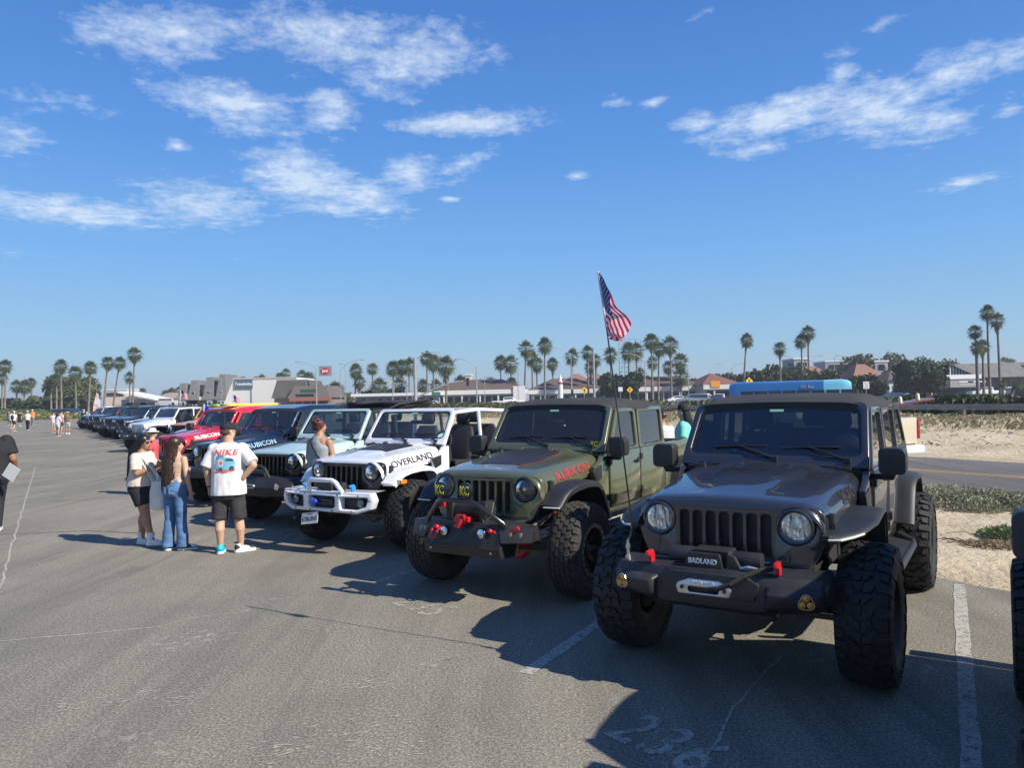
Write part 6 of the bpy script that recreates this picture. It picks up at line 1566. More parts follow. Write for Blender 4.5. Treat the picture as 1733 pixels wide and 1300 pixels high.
    q = M(); q.box((0, 0, 0), (0.17, 0.05, 0.05)); q.box((0.0, -0.03, 0.0), (0.09, 0.05, 0.10)); q.tube([(0.02, -0.05, 0.03), (0.05, -0.09, 0.0), (0.02, -0.10, -0.06), (-0.03, -0.09, -0.05)], 0.018, 8)
    q.box((-0.26, 0.02, 0.14), (0.07, 0.03, 0.06)); put('winch_hook', q.mesh('h', bevel=0.008), REDP, root, loc=(0.0, -0.83, 0.86 + dz))
    for k in range(3):
        q = M(); q.tube([(0.33 + k * .01, -0.80, 0.98 + k * .03), (0.36, -0.86, 0.92), (0.30, -0.88, 0.84), (0.26, -0.86, 0.90 - k * .02)], 0.010, 6); put('cable_loop', q, STEEL, root, loc=(0, 0, dz))
    q = M(); q.box((0, 0, 0), (0.14, 0.02, 0.045), Matrix.Rotation(R(-28), 3, 'Y')); put('tow_strap', q.mesh('t', bevel=0.006), REDP, root, loc=(0.555, -0.77, 0.775 + dz))
    lk = M(); lk.tube([(0.50, -0.60, 0.70), (0.58, -0.50, 0.76), (0.68, -0.30, 0.86)], 0.020, 8); put('link_arm', lk, STEEL, root, loc=(0, 0, dz))

def M_disc(r, y):
    q = M(); q.lathe([(r, 0.0), (r * 0.6, -0.008), (0.004, -0.011)], (0, y, 0), (0, 1, 0), 24); return q.mesh('d')

def bumper_white(root, dz, m):
    """white car: full white steel bumper with three windows and a hoop"""
    out = rounded([(-0.84, 0.80), (-0.80, 0.90), (0.80, 0.90), (0.84, 0.80), (0.80, 0.685), (0.60, 0.625), (-0.60, 0.625), (-0.80, 0.685)], 0.03, 3)
    holes = [rounded([(-0.76, 0.835), (-0.34, 0.835), (-0.34, 0.68), (-0.58, 0.675), (-0.72, 0.72)][::-1], 0.025, 3), rounded([(-0.24, 0.84), (0.24, 0.84), (0.24, 0.71), (0.19, 0.68), (-0.19, 0.68), (-0.24, 0.71)][::-1], 0.02, 3),
             rounded([(0.76, 0.835), (0.34, 0.835), (0.34, 0.68), (0.58, 0.675), (0.72, 0.72)], 0.025, 3)]
    fn = lambda x, y, z: Vector((x, -0.83 - z + 0.30 * max(0, abs(x) - 0.3) ** 1.7, y))
    b = put('bumper', plate(out, holes, 0.11, 0.02, fn, 2), m, root, loc=(0, 0, dz))
    t = M()
    t.grid(lambda a, c: (-0.80 + 1.6 * a, -0.79 + 0.30 * max(0, abs(-0.8 + 1.6 * a) - 0.3) ** 1.7 + 0.20 * c, 0.895 + 0.01 * c), 20, 2)
    put('bumper_top', t.mesh('t'), m, b)
    k = M(); k.grid(lambda a, c: (-0.78 + 1.56 * a, -0.775 + 0.30 * max(0, abs(-0.78 + 1.56 * a) - 0.3) ** 1.7, 0.64 + 0.24 * c), 16, 1, flip=True); put('bumper_backing', k.mesh('k'), BLK, b)
    h = M(); h.tube([(-0.28, -0.82, 0.88), (-0.28, -0.83, 1.00), (-0.24, -0.83, 1.045), (0.16, -0.83, 1.045), (0.22, -0.83, 1.02), (0.34, -0.82, 0.88)], 0.032, 12)
    put('hoop', h.mesh('h'), m, root, loc=(0, 0, dz))
    w = M(); w.cyl((-0.22, -0.70, 0.96), (0.26, -0.70, 0.96), 0.055); w.box((0.02, -0.72, 0.95), (0.16, 0.14, 0.11)); put('winch', w.mesh('w', bevel=0.01), BLK, root, loc=(0, 0, dz))
    for sx in (-0.42, 0.44): tow_hook(root, sx, -0.74, 0.905 + dz, BLUEP)
    s = M(); s.tube([(-0.17, -0.90, 0.78), (-0.10, -0.93, 0.80), (-0.05, -0.92, 0.76), (-0.10, -0.91, 0.73), (-0.17, -0.90, 0.76)], 0.022, 8); s.ball((-0.09, -0.92, 0.765), (0.05, 0.03, 0.045)); put('winch_hook', s, mat('blue_hook', (0.02, 0.05, 0.45), 0.3, 0.2, coat=.5), root, loc=(0, 0, dz))
    f = plate(rect(-0.16, -0.03, 0.16, 0.03, 0.025), [rect(-0.11, -0.012, 0.11, 0.012, 0.01)], 0.03, 0.004, lambda x, y, z: Vector((x, -z, y))); put('fairlead', f, BLKG, root, loc=(0.04, -0.86, 0.765 + dz))
    for sx in (-1, 1):
        q = M(); q.lathe([(0.055, 0.03), (0.065, -0.02), (0.055, -0.025)], (0, 0, 0), (0, 1, 0), 24); o = put('fog_light', q.mesh('f'), BLKG, root, loc=(sx * 0.60, -0.78 + 0.03, 0.755 + dz)); put('lens', M_disc(0.05, -0.026), mat('smoked_lens', (0.20, 0.22, 0.24), 0.1, 0.8), o)
    for x, z in ((-0.62, 0.895), (-0.50, 0.66), (-0.2, 0.655), (0.2, 0.655), (0.52, 0.655), (0.62, 0.86), (-0.3, 0.865), (0.3, 0.865), (0.78, 0.80)):
        q = M(); q.cyl((x, -0.88 + 0.30 * max(0, abs(x) - 0.3) ** 1.7, z), (x, -0.893 + 0.30 * max(0, abs(x) - 0.3) ** 1.7, z), 0.010, n=6); put('bolt', q, BLKG, b)
    pl = M(); pl.prism(rect(-0.155, -0.076, 0.155, 0.076, 0.012), 1, -0.003, 0.003)
    o = put('licence_plate', pl.mesh('p'), mat('plate_white', (0.62, 0.60, 0.57), 0.5), root, loc=(-0.20, -0.90, 0.535 + dz), rot=(R(-14), R(-8), 0))
    put('plate_number', text_mesh('6TBL0N3', 0.085, 0.001, 0.001, 0.85), BLKPR, o, loc=(0, -0.0045, -0.012), rot=(R(90), 0, 0))
    put('plate_heading', text_mesh('California', 0.030, 0.001, 0, 1.0), REDPR, o, loc=(0, -0.0045, 0.055), rot=(R(90), 0, 0))

def bumper_angular(root, dz, hoop=False):
    """heavy black plate bumper with folded wings"""
    def f():
        me = M(); rings = []
        for x, y, zt, zb in ((-0.93, -0.52, 0.86, 0.66), (-0.80, -0.74, 0.88, 0.62), (-0.42, -0.92, 0.90, 0.60), (0.42, -0.92, 0.90, 0.60), (0.80, -0.74, 0.88, 0.62), (0.93, -0.52, 0.86, 0.66)):
            rings.append([(x, y + 0.22, zb), (x * 0.97, y + 0.03, zb), (x, y, (zb + zt) / 2), (x * 0.95, y + 0.06, zt), (x * 0.93, y + 0.26, zt + 0.015)])
        me.loft(rings, closed=True, cap=True)
        o = me.mesh('b', bevel=0.006); fixn(o); return o
    put('bumper', cached('bump_ang', f), BLK, root, loc=(0, 0, dz))
    def g():
        me = M(); me.tube([(-0.36, -0.80, 0.88), (-0.30, -0.84, 1.04), (-0.22, -0.85, 1.08), (0.22, -0.85, 1.08), (0.30, -0.84, 1.04), (0.36, -0.80, 0.88)], 0.026, 10)
        me.cyl((-0.2, -0.72, 0.95), (0.2, -0.72, 0.95), 0.06); return me.mesh('h')
    put('hoop', cached('hoop_ang', g), BLK, root, loc=(0, 0, dz))
    def fr():
        return plate(rect(-0.15, -0.035, 0.15, 0.035, 0.03), [rect(-0.10, -0.013, 0.10, 0.013, 0.01)], 0.03, 0.004, lambda x, y, z: Vector((x, -z, y)))
    put('fairlead', cached('fair', fr), ALU, root, loc=(0, -0.925, 0.76 + dz))
    def fog():
        me = M(); me.lathe([(0.05, 0.0), (0.052, -0.012), (0.04, -0.014)], (0, 0, 0), (0, 1, 0), 16); return me.mesh('f')
    for sx in (-1, 1): put('fog_light', cached('fogb', fog), CHROME, root, loc=(sx * 0.58, -0.85, 0.76 + dz))

def jeep(c, rz, label, colour, L=3.02, doors=4, top='soft', bumper='stock', rad=0.44, hw=0.15, track=0.84, dz=-0.10, tread='at', grille=None, flare=None, flare_p='stock',
         glassm=None, led=True, near=True, ws=None, texts=(), bead=False, rimm=None, tyrem=None, plate_txt=None, slider=False, bulge=True, wheels=True, turn=0.0, category='off-road car', name='off_road_car', jk=False, rack=False, group='off-road cars parked in a row'):
    root = thing(name, (c[0], c[1], 0), R(rz), label, category, group)
    Z = (0, 0, dz)
    grille = grille or colour; flare = flare or BLK; ws = ws or colour; glassm = glassm or GLT
    lod = near
    # nose
    g = put('grille', cached('grille', grille_mesh), grille, root, loc=Z)
    put('grille_mesh', cached('gback', grille_back), HONEY, g)
    if lod: put('slot_sill', cached('sills', slot_sills), ALU if grille is not BLKG and top != 'folded' and not led else grille, g)
    lm = cached('lamp_led' if led else 'lamp_hal', lambda: lamp_meshes(led))
    for sx in (-1, 1):
        h = put('headlight', lm[1], REFL if not led else mat('dark_reflector', (0.05, 0.055, 0.065), 0.25, 0.7), root, loc=(sx * 0.490, -0.452 + 0.01, 1.128 + dz))
        put('headlight_ring', lm[0], grille if not led else BLKG, h); put('headlight_lens', lm[2], LENS, h)
        if lod: put('bulb', lm[3], CHROME if led else ALU, h)
    put('hood', cached('hood%d' % bulge, lambda: hood_mesh(bulge)), colour, root, loc=Z)
    put('cowl', cached('cowl', cowl), BLK if lod else colour, root, loc=Z)
    if lod:
        def latch():
            me = M(); me.prism(rounded([(-0.30, 1.09), (-0.225, 1.09), (-0.215, 1.20), (-0.275, 1.215)], 0.015, 2), 0, 0.672, 0.705); me.prism(rect(-0.29, 1.10, -0.235, 1.15, 0.01), 0, 0.70, 0.715); return me.mesh('l', bevel=0.005)
        SX('hood_latch', 'latch', latch, BLK, root, loc=Z)
        def nozz():
            me = M(); me.hexa([(-0.035, 0.62, 0), (0.035, 0.62, 0), (0.03, 0.69, 0), (-0.03, 0.69, 0), (-0.025, 0.635, 0.03), (0.025, 0.635, 0.03), (0.022, 0.685, 0.035), (-0.022, 0.685, 0.035)]); return me.mesh('n', bevel=0.006)
        for x in (-0.20, 0.20): put('hood_bumper', cached('nozz', nozz), colour if colour is not WHT else BLK, root, loc=(x, 0, 1.435 + dz))
        def hinge():
            me = M(); me.box((0, 0, 0), (0.11, 0.06, 0.03)); me.box((0.02, 0.03, 0.02), (0.06, 0.05, 0.02)); return me.mesh('h', bevel=0.006)
        for sx in (-1, 1): put('windshield_hinge', cached('hinge', hinge), BLK, root, loc=(sx * 0.60, 0.80, 1.415 + dz))
        def vent():
            me = M()
            for k in range(16): me.box((-0.17 + k * 0.023, 0.765, 0), (0.012, 0.03, 0.006), Matrix.Rotation(R(35), 3, 'Z'))
            return me.mesh('v', smooth=False)
        put('cowl_vent', cached('vent', vent), DARK, root, loc=(0.02, -0.02, 1.43 + dz + (0.022 if bulge else 0)))
    # windscreen
    w = put('windshield_frame', cached('wsf', ws_frame), ws, root, loc=Z)
    put('windshield', cached('wsg', ws_glass), glassm, w)
    if lod: put('windshield_seal', cached('wss', ws_seal), BLKG, w)
    if lod:
        def rvm():
            me = M(); me.box(wsf(0, .47, -.10), (.24, .03, .06)); me.cyl(wsf(0, .47, -.10), wsf(0, .50, -.01), .008, n=6); return me.mesh('rv', bevel=.012)
        put('rear_view_mirror', cached('rvm', rvm), BLKG, root, loc=Z)
        def tag_():
            me = M(); a_ = [wsf(x, s_, .028) for x, s_ in ((-.06, .535), (.06, .535), (.06, .56), (-.06, .56))]; me.add([tuple(p_) for p_ in a_], [(0, 1, 2, 3)]); return me.mesh('tg', smooth=False)
        put('windshield_tag', cached('tag', tag_), mat('pale_green_tag', (.22, .42, .34), .5), w)
        def junk():
            me = M(); rr = random.Random(2)
            for k in range(6): me.box((rr.uniform(-.5, .55), 1.0 + rr.uniform(0, .06), 1.46), (rr.uniform(.03, .12), .05, rr.uniform(.01, .04)), Matrix.Rotation(rr.uniform(0, 3), 3, 'Z'))
            return me.mesh('j', bevel=.008)
        put('dashboard_clutter', cached('junk', junk), mat('pale_clutter', (.55, .56, .52), .6), root, loc=Z)['kind'] = 'stuff'
        for k, sx in enumerate((-0.16, 0.42)): put('wiper', cached('wiper%d' % k, lambda: wiper(sx)), BLK, root, loc=Z)
    # flares
    fp = {'stock': FRONT_P, 'flat': FLAT_P}[flare_p]
    x1 = 0.93 if flare_p == 'stock' else 0.945
    SX('fender_flare', 'ff' + flare_p, lambda: sweep_flare(fp, 0.655, x1, 0.06 if flare_p == 'stock' else 0.022, droop=0.01, taper=0.05 if flare_p == 'stock' else 0.17), flare, root, loc=Z)
    pickup = name == 'off_road_pickup'
    rp = [(y + L, z) for y, z in REAR_P]
    SX('fender_flare', 'rf' + str(L), lambda: sweep_flare(rp, 0.74, x1, 0.05, droop=0.01), flare, root, loc=Z)
    SX('inner_fender', 'inf', lambda: sweep_flare([(y, z - 0.02) for y, z in FRONT_P[2:]], 0.50, 0.70, 0.01, 0.02), DARK, root, loc=Z)
    if lod:
        def turnl():
            me = M(); me.tube([(0.70, -0.44, 0.962), (0.88, -0.425, 0.962)] if flare_p == 'stock' else [(0.70, -0.475, 1.062), (0.775, -0.455, 1.064), (0.84, -0.36, 1.074), (0.89, -0.26, 1.086)], 0.010, 6); return me.mesh('t', bevel=0.006)
        SX('turn_signal', 'turnl' + flare_p, turnl, mat('frosted_strip', (0.62, 0.60, 0.50), 0.3, coat=.5), root, loc=Z)
    # tub and doors
    key = 'tub%s' % L
    SX('body_side', key, lambda: tub_side(L, pickup), colour, root, loc=Z)
    nd = 2 if doors in (4, 'open') else 1
    spans = [(0.95, 1.86), (1.87, 2.77)][:nd] if L > 2.7 else [(0.95, 1.90)]
    if doors == 'open': spans = []
    for k, (y0, y1) in enumerate(spans):
        for s_, sd in ((1, 'r'), (-1, 'l')):
            kk = 'door%d%.2f' % (k, y1)
            dm = cached(kk + 'r', lambda: door_meshes(y0, y1, 0.30 if k == 0 else 0.0))
            if sd == 'l': dm = cached(kk + 'l', lambda: [both(q) for q in cached(kk + 'r', None)])
            d = put('door', dm[0], colour, root, loc=Z)
            put('window_frame', dm[1], colour, d); put('window', dm[2], GLD, d)
            if lod:
                def hd():
                    me = M(); me.tube([(0.80, y1 - 0.20, 1.255), (0.835, y1 - 0.19, 1.26), (0.838, y1 - 0.07, 1.26), (0.80, y1 - 0.06, 1.255)], 0.014, 8); me.cyl((0.79, y1 - 0.08, 1.26), (0.815, y1 - 0.08, 1.26), 0.03, n=12); return me.mesh('h')
                hm = cached('handle%.2f' % y1, hd); hm = hm if sd == 'r' else cached('handleL%.2f' % y1, lambda: both(hm)); put('door_handle', hm, BLK, d)
                def hg():
                    me = M()
                    me.box((0.805, 0, 0), (0.03, 0.05, 0.075)); me.box((0.80, 0.04, 0), (0.012, 0.06, 0.05)); return me.mesh('h', bevel=0.005)
                hm = cached('dhinge', hg); hm = hm if sd == 'r' else cached('dhingeL', lambda: both(hm))
                for z in (0.90, 1.30): put('hinge', hm, BLK, d, loc=(0, y0 + 0.0, z))
    if top in ('soft', 'hard'):
        ycab = (2.80 if pickup else L + 0.60) - (0.28 if top == 'soft' and not pickup else 0)
        put('soft_top' if top == 'soft' else 'hard_top', cached('top%s%s%s' % (top, L, pickup), lambda: top_m(1.15, ycab + (0.12 if pickup else 0.0), top)), SOFT if top == 'soft' else (jk or ws), root, loc=Z)
        if not pickup:
            y1 = spans[-1][1] if spans else 2.77
            a = cached('rs%s%s' % (L, top), lambda: rear_side(L, y1, top)); b = cached('rsl%s%s' % (L, top), lambda: [both(q) for q in a])
            for q in (a, b):
                r_ = put('rear_quarter', q[0], SOFT if top == 'soft' else (jk or ws), root, loc=Z); put('rear_window', q[1], GLD, r_)
            def back():
                me = M(); s_ = 0.30 if top == 'soft' else 0.06; me.add([(-0.76, L + 0.60, 1.40), (0.76, L + 0.60, 1.40), (0.68, L + 0.60 - s_, 1.93), (-0.68, L + 0.60 - s_, 1.93)], [(0, 1, 2, 3)]); return me.mesh('b', smooth=False)
            put('rear_screen', cached('back%s%s' % (L, top), back), GLD, root, loc=Z)
        else:
            def back():
                me = M(); me.add([(-0.75, 2.81, 0.78), (0.75, 2.81, 0.78), (0.75, 2.81, 1.40), (0.69, 2.78, 1.92), (-0.69, 2.78, 1.92), (-0.75, 2.81, 1.40)], [(0, 1, 2, 3, 4, 5)])
                me.add([(-0.56, 2.815, 1.45), (0.56, 2.815, 1.45), (0.53, 2.79, 1.84), (-0.53, 2.79, 1.84)], [(0, 1, 2, 3)]); return me.mesh('b', smooth=False)
            put('cab_back', back(), colour, root, loc=Z)
            bd_ = M(); 
            for sx in (-1, 1): bd_.box((sx * 0.765, 3.55, 1.19), (0.05, 1.42, 0.40))
            bd_.box((0, 2.865, 1.19), (1.48, 0.05, 0.40)); bd_.box((0, 4.23, 1.14), (1.48, 0.05, 0.48)); bd_.box((0, 3.5, 0.98), (1.48, 1.3, 0.05))
            put('cargo_bed', bd_.mesh('bed', bevel=0.02), colour, root, loc=Z)
    elif top == 'none': pass
    elif top == 'folded':
        put('folded_soft_top', folded_top_m(L), SOFT, root, loc=Z)
    if top in ('open', 'folded') or (lod and top != 'none' and not pickup):
        put('roll_cage', cached('cage%s' % L, lambda: cage_m(L)), (WHT if top == 'open' else SOFT), root, loc=Z)
    if rack:
        def rk():
            me = M()
            for sx in (-1, 1): me.tube([(sx * .62, 1.3, 2.10), (sx * .62, 3.2, 2.10)], .02, 6)
            for k in range(7): me.tube([(-.62, 1.3 + k * .317, 2.10), (.62, 1.3 + k * .317, 2.10)], .014, 5)
            for sx in (-1, 1):
                for y_ in (1.4, 3.1): me.tube([(sx * .62, y_, 2.10), (sx * .70, y_, 1.93)], .018, 5)
            me.box((0, 2.6, 2.20), (.7, .6, .2)); return me.mesh('rk')
        put('roof_rack', cached('rack', rk), BLK, root, loc=Z)
    def tail():
        me = M(); me.box((0, L + 0.60, 1.08), (1.46, 0.05, 0.62)); me.box((0, L + 0.70, 0.72), (1.5, 0.14, 0.16)); return me.mesh('t', bevel=0.02)
    if not pickup: put('tailgate', cached('tail%s' % L, tail), colour, root, loc=Z)
    # inside
    put('dashboard', cached('dash', dash_m), DARK, root, loc=Z)
    if lod: put('steering_wheel', cached('sw', wheel_m), SEATM, root, loc=(0, 0, dz))
    for x in (-0.36, 0.36): put('front_seat', cached('seat', seat_m), SEATM, root, loc=(x, 1.62, 1.02 + dz))
    if L > 2.7 or True: put('rear_seat', cached('rseat', lambda: seat_m(1.1)), SEATM, root, loc=(0, min(2.45, L - 0.4), 1.02 + dz))
    # mirrors
    mm = cached('mirr', mirror_m); ml = cached('mirl', lambda: [both(q) for q in mm])
    for q in ((mm, ml) if doors != 'open' else ()):
        r_ = put('mirror', q[0], BLK, root, loc=Z); put('mirror_arm', q[1], BLK, r_); put('mirror_glass', q[2], CHROME, r_)
    # below
    put('chassis', cached('under%s' % L, lambda: under_m(L, lod)), DARK, root, loc=Z)
    SX('side_step', 'slide%s%s' % (L, slider), lambda: slider_m(L, slider), BLK, root, loc=Z)
    for y in (0, L):
        if y and not lod: continue
        put('axle', cached('axle%.2f' % track, lambda: axle_m(rad, track)), STEEL, root, loc=(0, y, rad))
        put('differential', cached('diff', diff_m), REDP if name == 'off_road_pickup' else STEEL, root, loc=(0.16, y, rad))
    if lod:
        for sx in (-1, 1):
            put('coil_spring', cached('spring', lambda: spring_m(0.34)), STEEL if bumper != 'stubby' else ALU, root, loc=(sx * 0.50, 0.0, rad + 0.08))
            def shock():
                me = M(); me.cyl((0, 0, 0), (0, 0.06, 0.28), 0.032, n=12); me.cyl((0, 0.06, 0.28), (0, 0.10, 0.52), 0.018, n=8); return me.mesh('s')
            put('shock_absorber', cached('shock', shock), REDP if bumper == 'stubby' else BLKG, root, loc=(sx * 0.60, -0.10, rad + 0.0))
        def rod():
            me = M(); me.tube([(-track + 0.18, -0.17, -0.02), (track - 0.18, -0.17, -0.02)], 0.021, 8); me.tube([(-track + 0.25, -0.13, 0.07), (0.45, -0.16, 0.22)], 0.019, 8); return me.mesh('r')
        put('tie_rod', rod(), BRONZE if bumper == 'stubby' else STEEL, root, loc=(0, 0, rad))
        def arm():
            me = M(); me.tube([(0.42, 0.05, -0.09), (0.44, 0.85, 0.14)], 0.025, 8); me.mirror_x(); return me.mesh('a')
        put('control_arm', arm(), STEEL, root, loc=(0, 0, rad))
    if lod and L > 2.5:
        def fv(): return plate(rounded([(0.60, 1.10), (0.74, 1.14), (0.74, 1.285), (0.50, 1.245)], 0.012, 2), [], 0.01, 0.002, lambda x, y, z: Vector((0.7925 + z, x, y)))
        SX('fender_vent', 'fvent', fv, BLK, root, loc=Z)
    # wheels
    rim = rad - (0.225 if rad > 0.45 else 0.205)
    tm = cached('tyre%s%.3f' % (tread, rad), lambda: tyre_mesh(rad, hw, rim, tread)); rm = cached('rim%s%.3f' % (bead, rad), lambda: rim_mesh(rim, hw, bead))
    for y in (0, L):
        for sx in (-1, 1):
            o = put('wheel', rm, [rimm or RIMB, GUN if bead else (rimm or RIMB), DARK], root, loc=(sx * track, y, rad), rot=(0, 0, (0 if sx > 0 else math.pi) + (R(turn) if y == 0 else 0)))
            put('tyre', tm, tyrem or TYRE, o, rot=(rnd.uniform(0, 6), 0, 0))
    # bumper
    {'stock': lambda: bumper_stock(root, colour, dz), 'winch': lambda: bumper_winch(root, dz), 'stubby': lambda: bumper_stubby(root, dz),
     'white': lambda: bumper_white(root, dz, colour), 'angular': lambda: bumper_angular(root, dz)}[bumper]()
    for (txt, m_, size, sx_, yc, v0, fat) in texts:
        put('lettering', flank_text(txt, size, sx_, yc, v0, fat), m_, root, loc=Z)
    if plate_txt:
        pl = M(); pl.prism(rect(-0.155, -0.076, 0.155, 0.076, 0.012), 1, -0.003, 0.003)
        o = put('licence_plate', pl.mesh('p'), mat('plate_white', (0.62, 0.60, 0.57), 0.5), root, loc=(-0.45, -0.96, 0.72 + dz))
        put('plate_number', text_mesh(plate_txt, 0.085, 0.001, 0.001, 0.85), BLKPR, o, loc=(0, -0.0045, -0.012), rot=(R(90), 0, 0))
        put('plate_heading', text_mesh('California', 0.030, 0.001, 0, 1.0), REDPR, o, loc=(0, -0.0045, 0.055), rot=(R(90), 0, 0))
    return root

GREY = paint('granite_paint', (0.034, 0.037, 0.046), 0.35)
GREEN = paint('olive_paint', (0.095, 0.104, 0.050), 0.15)
WHT = paint('white_paint', (0.72, 0.73, 0.74))
MINT = paint('seafoam_paint', (0.42, 0.55, 0.52))
NAVY = paint('navy_paint', (0.012, 0.020, 0.045), 0.3)
RED = paint('red_paint', (0.62, 0.015, 0.030))
SILV = paint('silver_paint', (0.30, 0.31, 0.32), 0.7)
DGRN = paint('dark_green_paint', (0.05, 0.075, 0.065), 0.4)
TEAL = paint('light_blue_paint', (0.25, 0.45, 0.55))
ORNG = paint('orange_paint', (0.72, 0.30, 0.03))
BLKC = paint('black_paint', (0.012, 0.012, 0.014))

side_r = (R(78), 0, R(86.5))                                       # lettering on the flank of the bonnet
dark = jeep((1.735, 5.79), -33.0, 'dark grey off-road car with black soft top and orange fog lights, nearest in the row', GREY, rad=0.492, hw=0.168, track=0.885, dz=0.0, tread='mud', top='soft',
     bumper='winch', flare_p='flat', glassm=GLM, led=False, slider=True, rimm=mat('dark_rim', (0.05, 0.045, 0.04), 0.4, 0.6),
     texts=[('SMOKEY', mat('dark_decal', (0.012, 0.012, 0.014), 0.75), 0.10, 0.95, 0.33, 0.025, 0.001)])
# ------------------------------------------------------------------ the row of cars
RP = lambda z: (R(62), 0, R(86.5))
green = jeep((-0.085, 8.22), -31.6, 'olive green off-road pickup with a RUBICON bonnet stripe and two yellow-lettered spot lamps', GREEN, L=3.49, rad=0.485, hw=0.155, track=0.885, dz=-0.005, tread='at', top='soft',
     bumper='stubby', flare_p='stock', glassm=GLT, led=True, slider=True, bead=True, tyrem=TYREB, name='off_road_pickup', category='off-road pickup',
     texts=[('RUBICON', REDPR, 0.105, 1.45, 0.24, 0.015, 0.003)])
white = jeep((-2.12, 10.87), -31.5, 'white open off-road car with OVERLAND on its bonnet and a white hoop bumper', WHT, rad=0.475, hw=0.155, track=0.855, dz=-0.05, doors='open', top='open', bumper='white',
     grille=BLKG, flare=WHT, glassm=GLT, texts=[('OVERLAND', BLKPR, 0.105, 1.55, 0.20, 0.015, 0.002)])
mint = jeep((-3.80, 13.0), -31.5, 'pale seafoam off-road car with its black soft top folded back and angular black bumper', MINT, rad=0.475, hw=0.155, track=0.85, dz=-0.05, doors='open', top='folded', bumper='angular', grille=BLKG)
navy = jeep((-5.80, 15.55), -31.5, 'navy blue off-road car with pale bonnet lettering, behind the man in the white shirt', NAVY, rad=0.475, hw=0.155, track=0.85, dz=-0.05, top='hard', bumper='stock', grille=BLKG, plate_txt='8PPX710',
     texts=[('RUBICON', mat('pale_blue_print', (0.25, 0.42, 0.50), 0.5), 0.12, 1.3, 0.22, 0.03, 0.002)])
red = jeep((-8.95, 20.6), -31.5, 'bright red off-road car with red hard top and white bonnet lettering', RED, rad=0.45, hw=0.15, track=0.84, dz=-0.08, top='hard', bumper='stock',
     texts=[('RUBICON', WHITEM, 0.12, 1.4, 0.22, 0.03, 0.003)])
q = M(); q.lathe([(0.03, 0.04), (0.045, 0.02), (0.045, -0.02)], (0, 0, 0), (0, 1, 0), 16); o = put('cowl_lamp', q.mesh('l'), BLKG, green, loc=(0.66, 0.86, 1.50))
put('lamp_lettering', text_mesh('KC', 0.08, 0.002, 0.002, 0.75), YELM, o, loc=(0, -0.026, 0), rot=(R(90), 0, 0))
# flat decals on bonnets
def decal(root, pts, m, dz, name='bonnet_decal'):
    me = M(); n = 10
    xs0 = min(p[0] for p in pts); 
    o = plate(pts, [], 0.003, 0.0, None)
    bm = bmesh.new(); bm.from_mesh(o)
    for k in range(1, 16):
        for ax_ in (0, 1):
            lo = min(v.co[ax_] for v in bm.verts); hi = max(v.co[ax_] for v in bm.verts); c = lo + (hi - lo) * k / 16
            nn = Vector((1, 0, 0)) if ax_ == 0 else Vector((0, 1, 0))
            bmesh.ops.bisect_plane(bm, geom=bm.verts[:] + bm.edges[:] + bm.faces[:], plane_co=nn * c, plane_no=nn)
    for v in bm.verts:
        x, y = v.co.x, v.co.y; w = hood_w(y)
        z = hood_z(y) + 0.032 * (1 - (x / w) ** 2) + 0.004
        if y > -0.25:
            k = min(1, (y + 0.25) / 0.5); bw = 0.22 + 0.20 * max(0, y + 0.1); z += 0.028 * k / (1 + math.exp((abs(x) - bw) / 0.022))
        v.co = Vector((x, y, z + (0.002 if v.co.z > 0 else 0)))
    bm.to_mesh(o); bm.free()
    return put(name, o, m, root, loc=(0, 0, dz))
dp = rounded([(-0.26, -0.12), (0.26, -0.12), (0.36, 0.10), (0.36, 0.60), (0.20, 0.70), (-0.20, 0.70), (-0.36, 0.60), (-0.36, 0.10)], 0.05, 3)
decal(green, dp, mat('dark_red_outline', (0.16, 0.03, 0.03), .5), -0.006); decal(green, [(x * 0.965, (y - 0.28) * 0.972 + 0.28) for x, y in dp], mat('matte_black_decal', (0.02, 0.02, 0.022), 0.5), -0.0035)
decal(white, [(-0.30, 0.10), (0.30, 0.10), (0.38, 0.62), (-0.38, 0.62)], mat('matte_black_decal', (0.02, 0.02, 0.022), 0.5), -0.05)
decal(navy, [(-0.2, -0.25), (0.2, -0.25), (0.35, 0.62), (-0.35, 0.62)], mat('matte_black_decal', (0.02, 0.02, 0.022), 0.5), -0.05)
decal(red, [(-0.45, -0.30), (-0.1, -0.30), (-0.05, 0.2), (-0.35, 0.25)], mat('matte_black_decal', (0.02, 0.02, 0.022), 0.5), -0.08)
decal(mint, [(-0.30, 0.15), (0.30, 0.15), (0.40, 0.66), (-0.40, 0.66)], mat('grey_decal', (0.08, 0.10, 0.10), 0.5), -0.05)
# amber side lamps on the white car
for sx in (-1, 1):
    q = M(); q.box((sx * 0.80, -0.30, 1.00), (0.20, 0.14, 0.07)); o = put('turn_signal', q.mesh('t', bevel=0.02), mat('smoked_housing', (0.18, 0.18, 0.18), 0.25, coat=1), white, loc=(0, 0, -0.05))
    q = M(); q.box((sx * 0.905, -0.27, 1.00), (0.05, 0.12, 0.055)); put('amber_lamp', q.mesh('t', bevel=0.015), ORANGE, o)

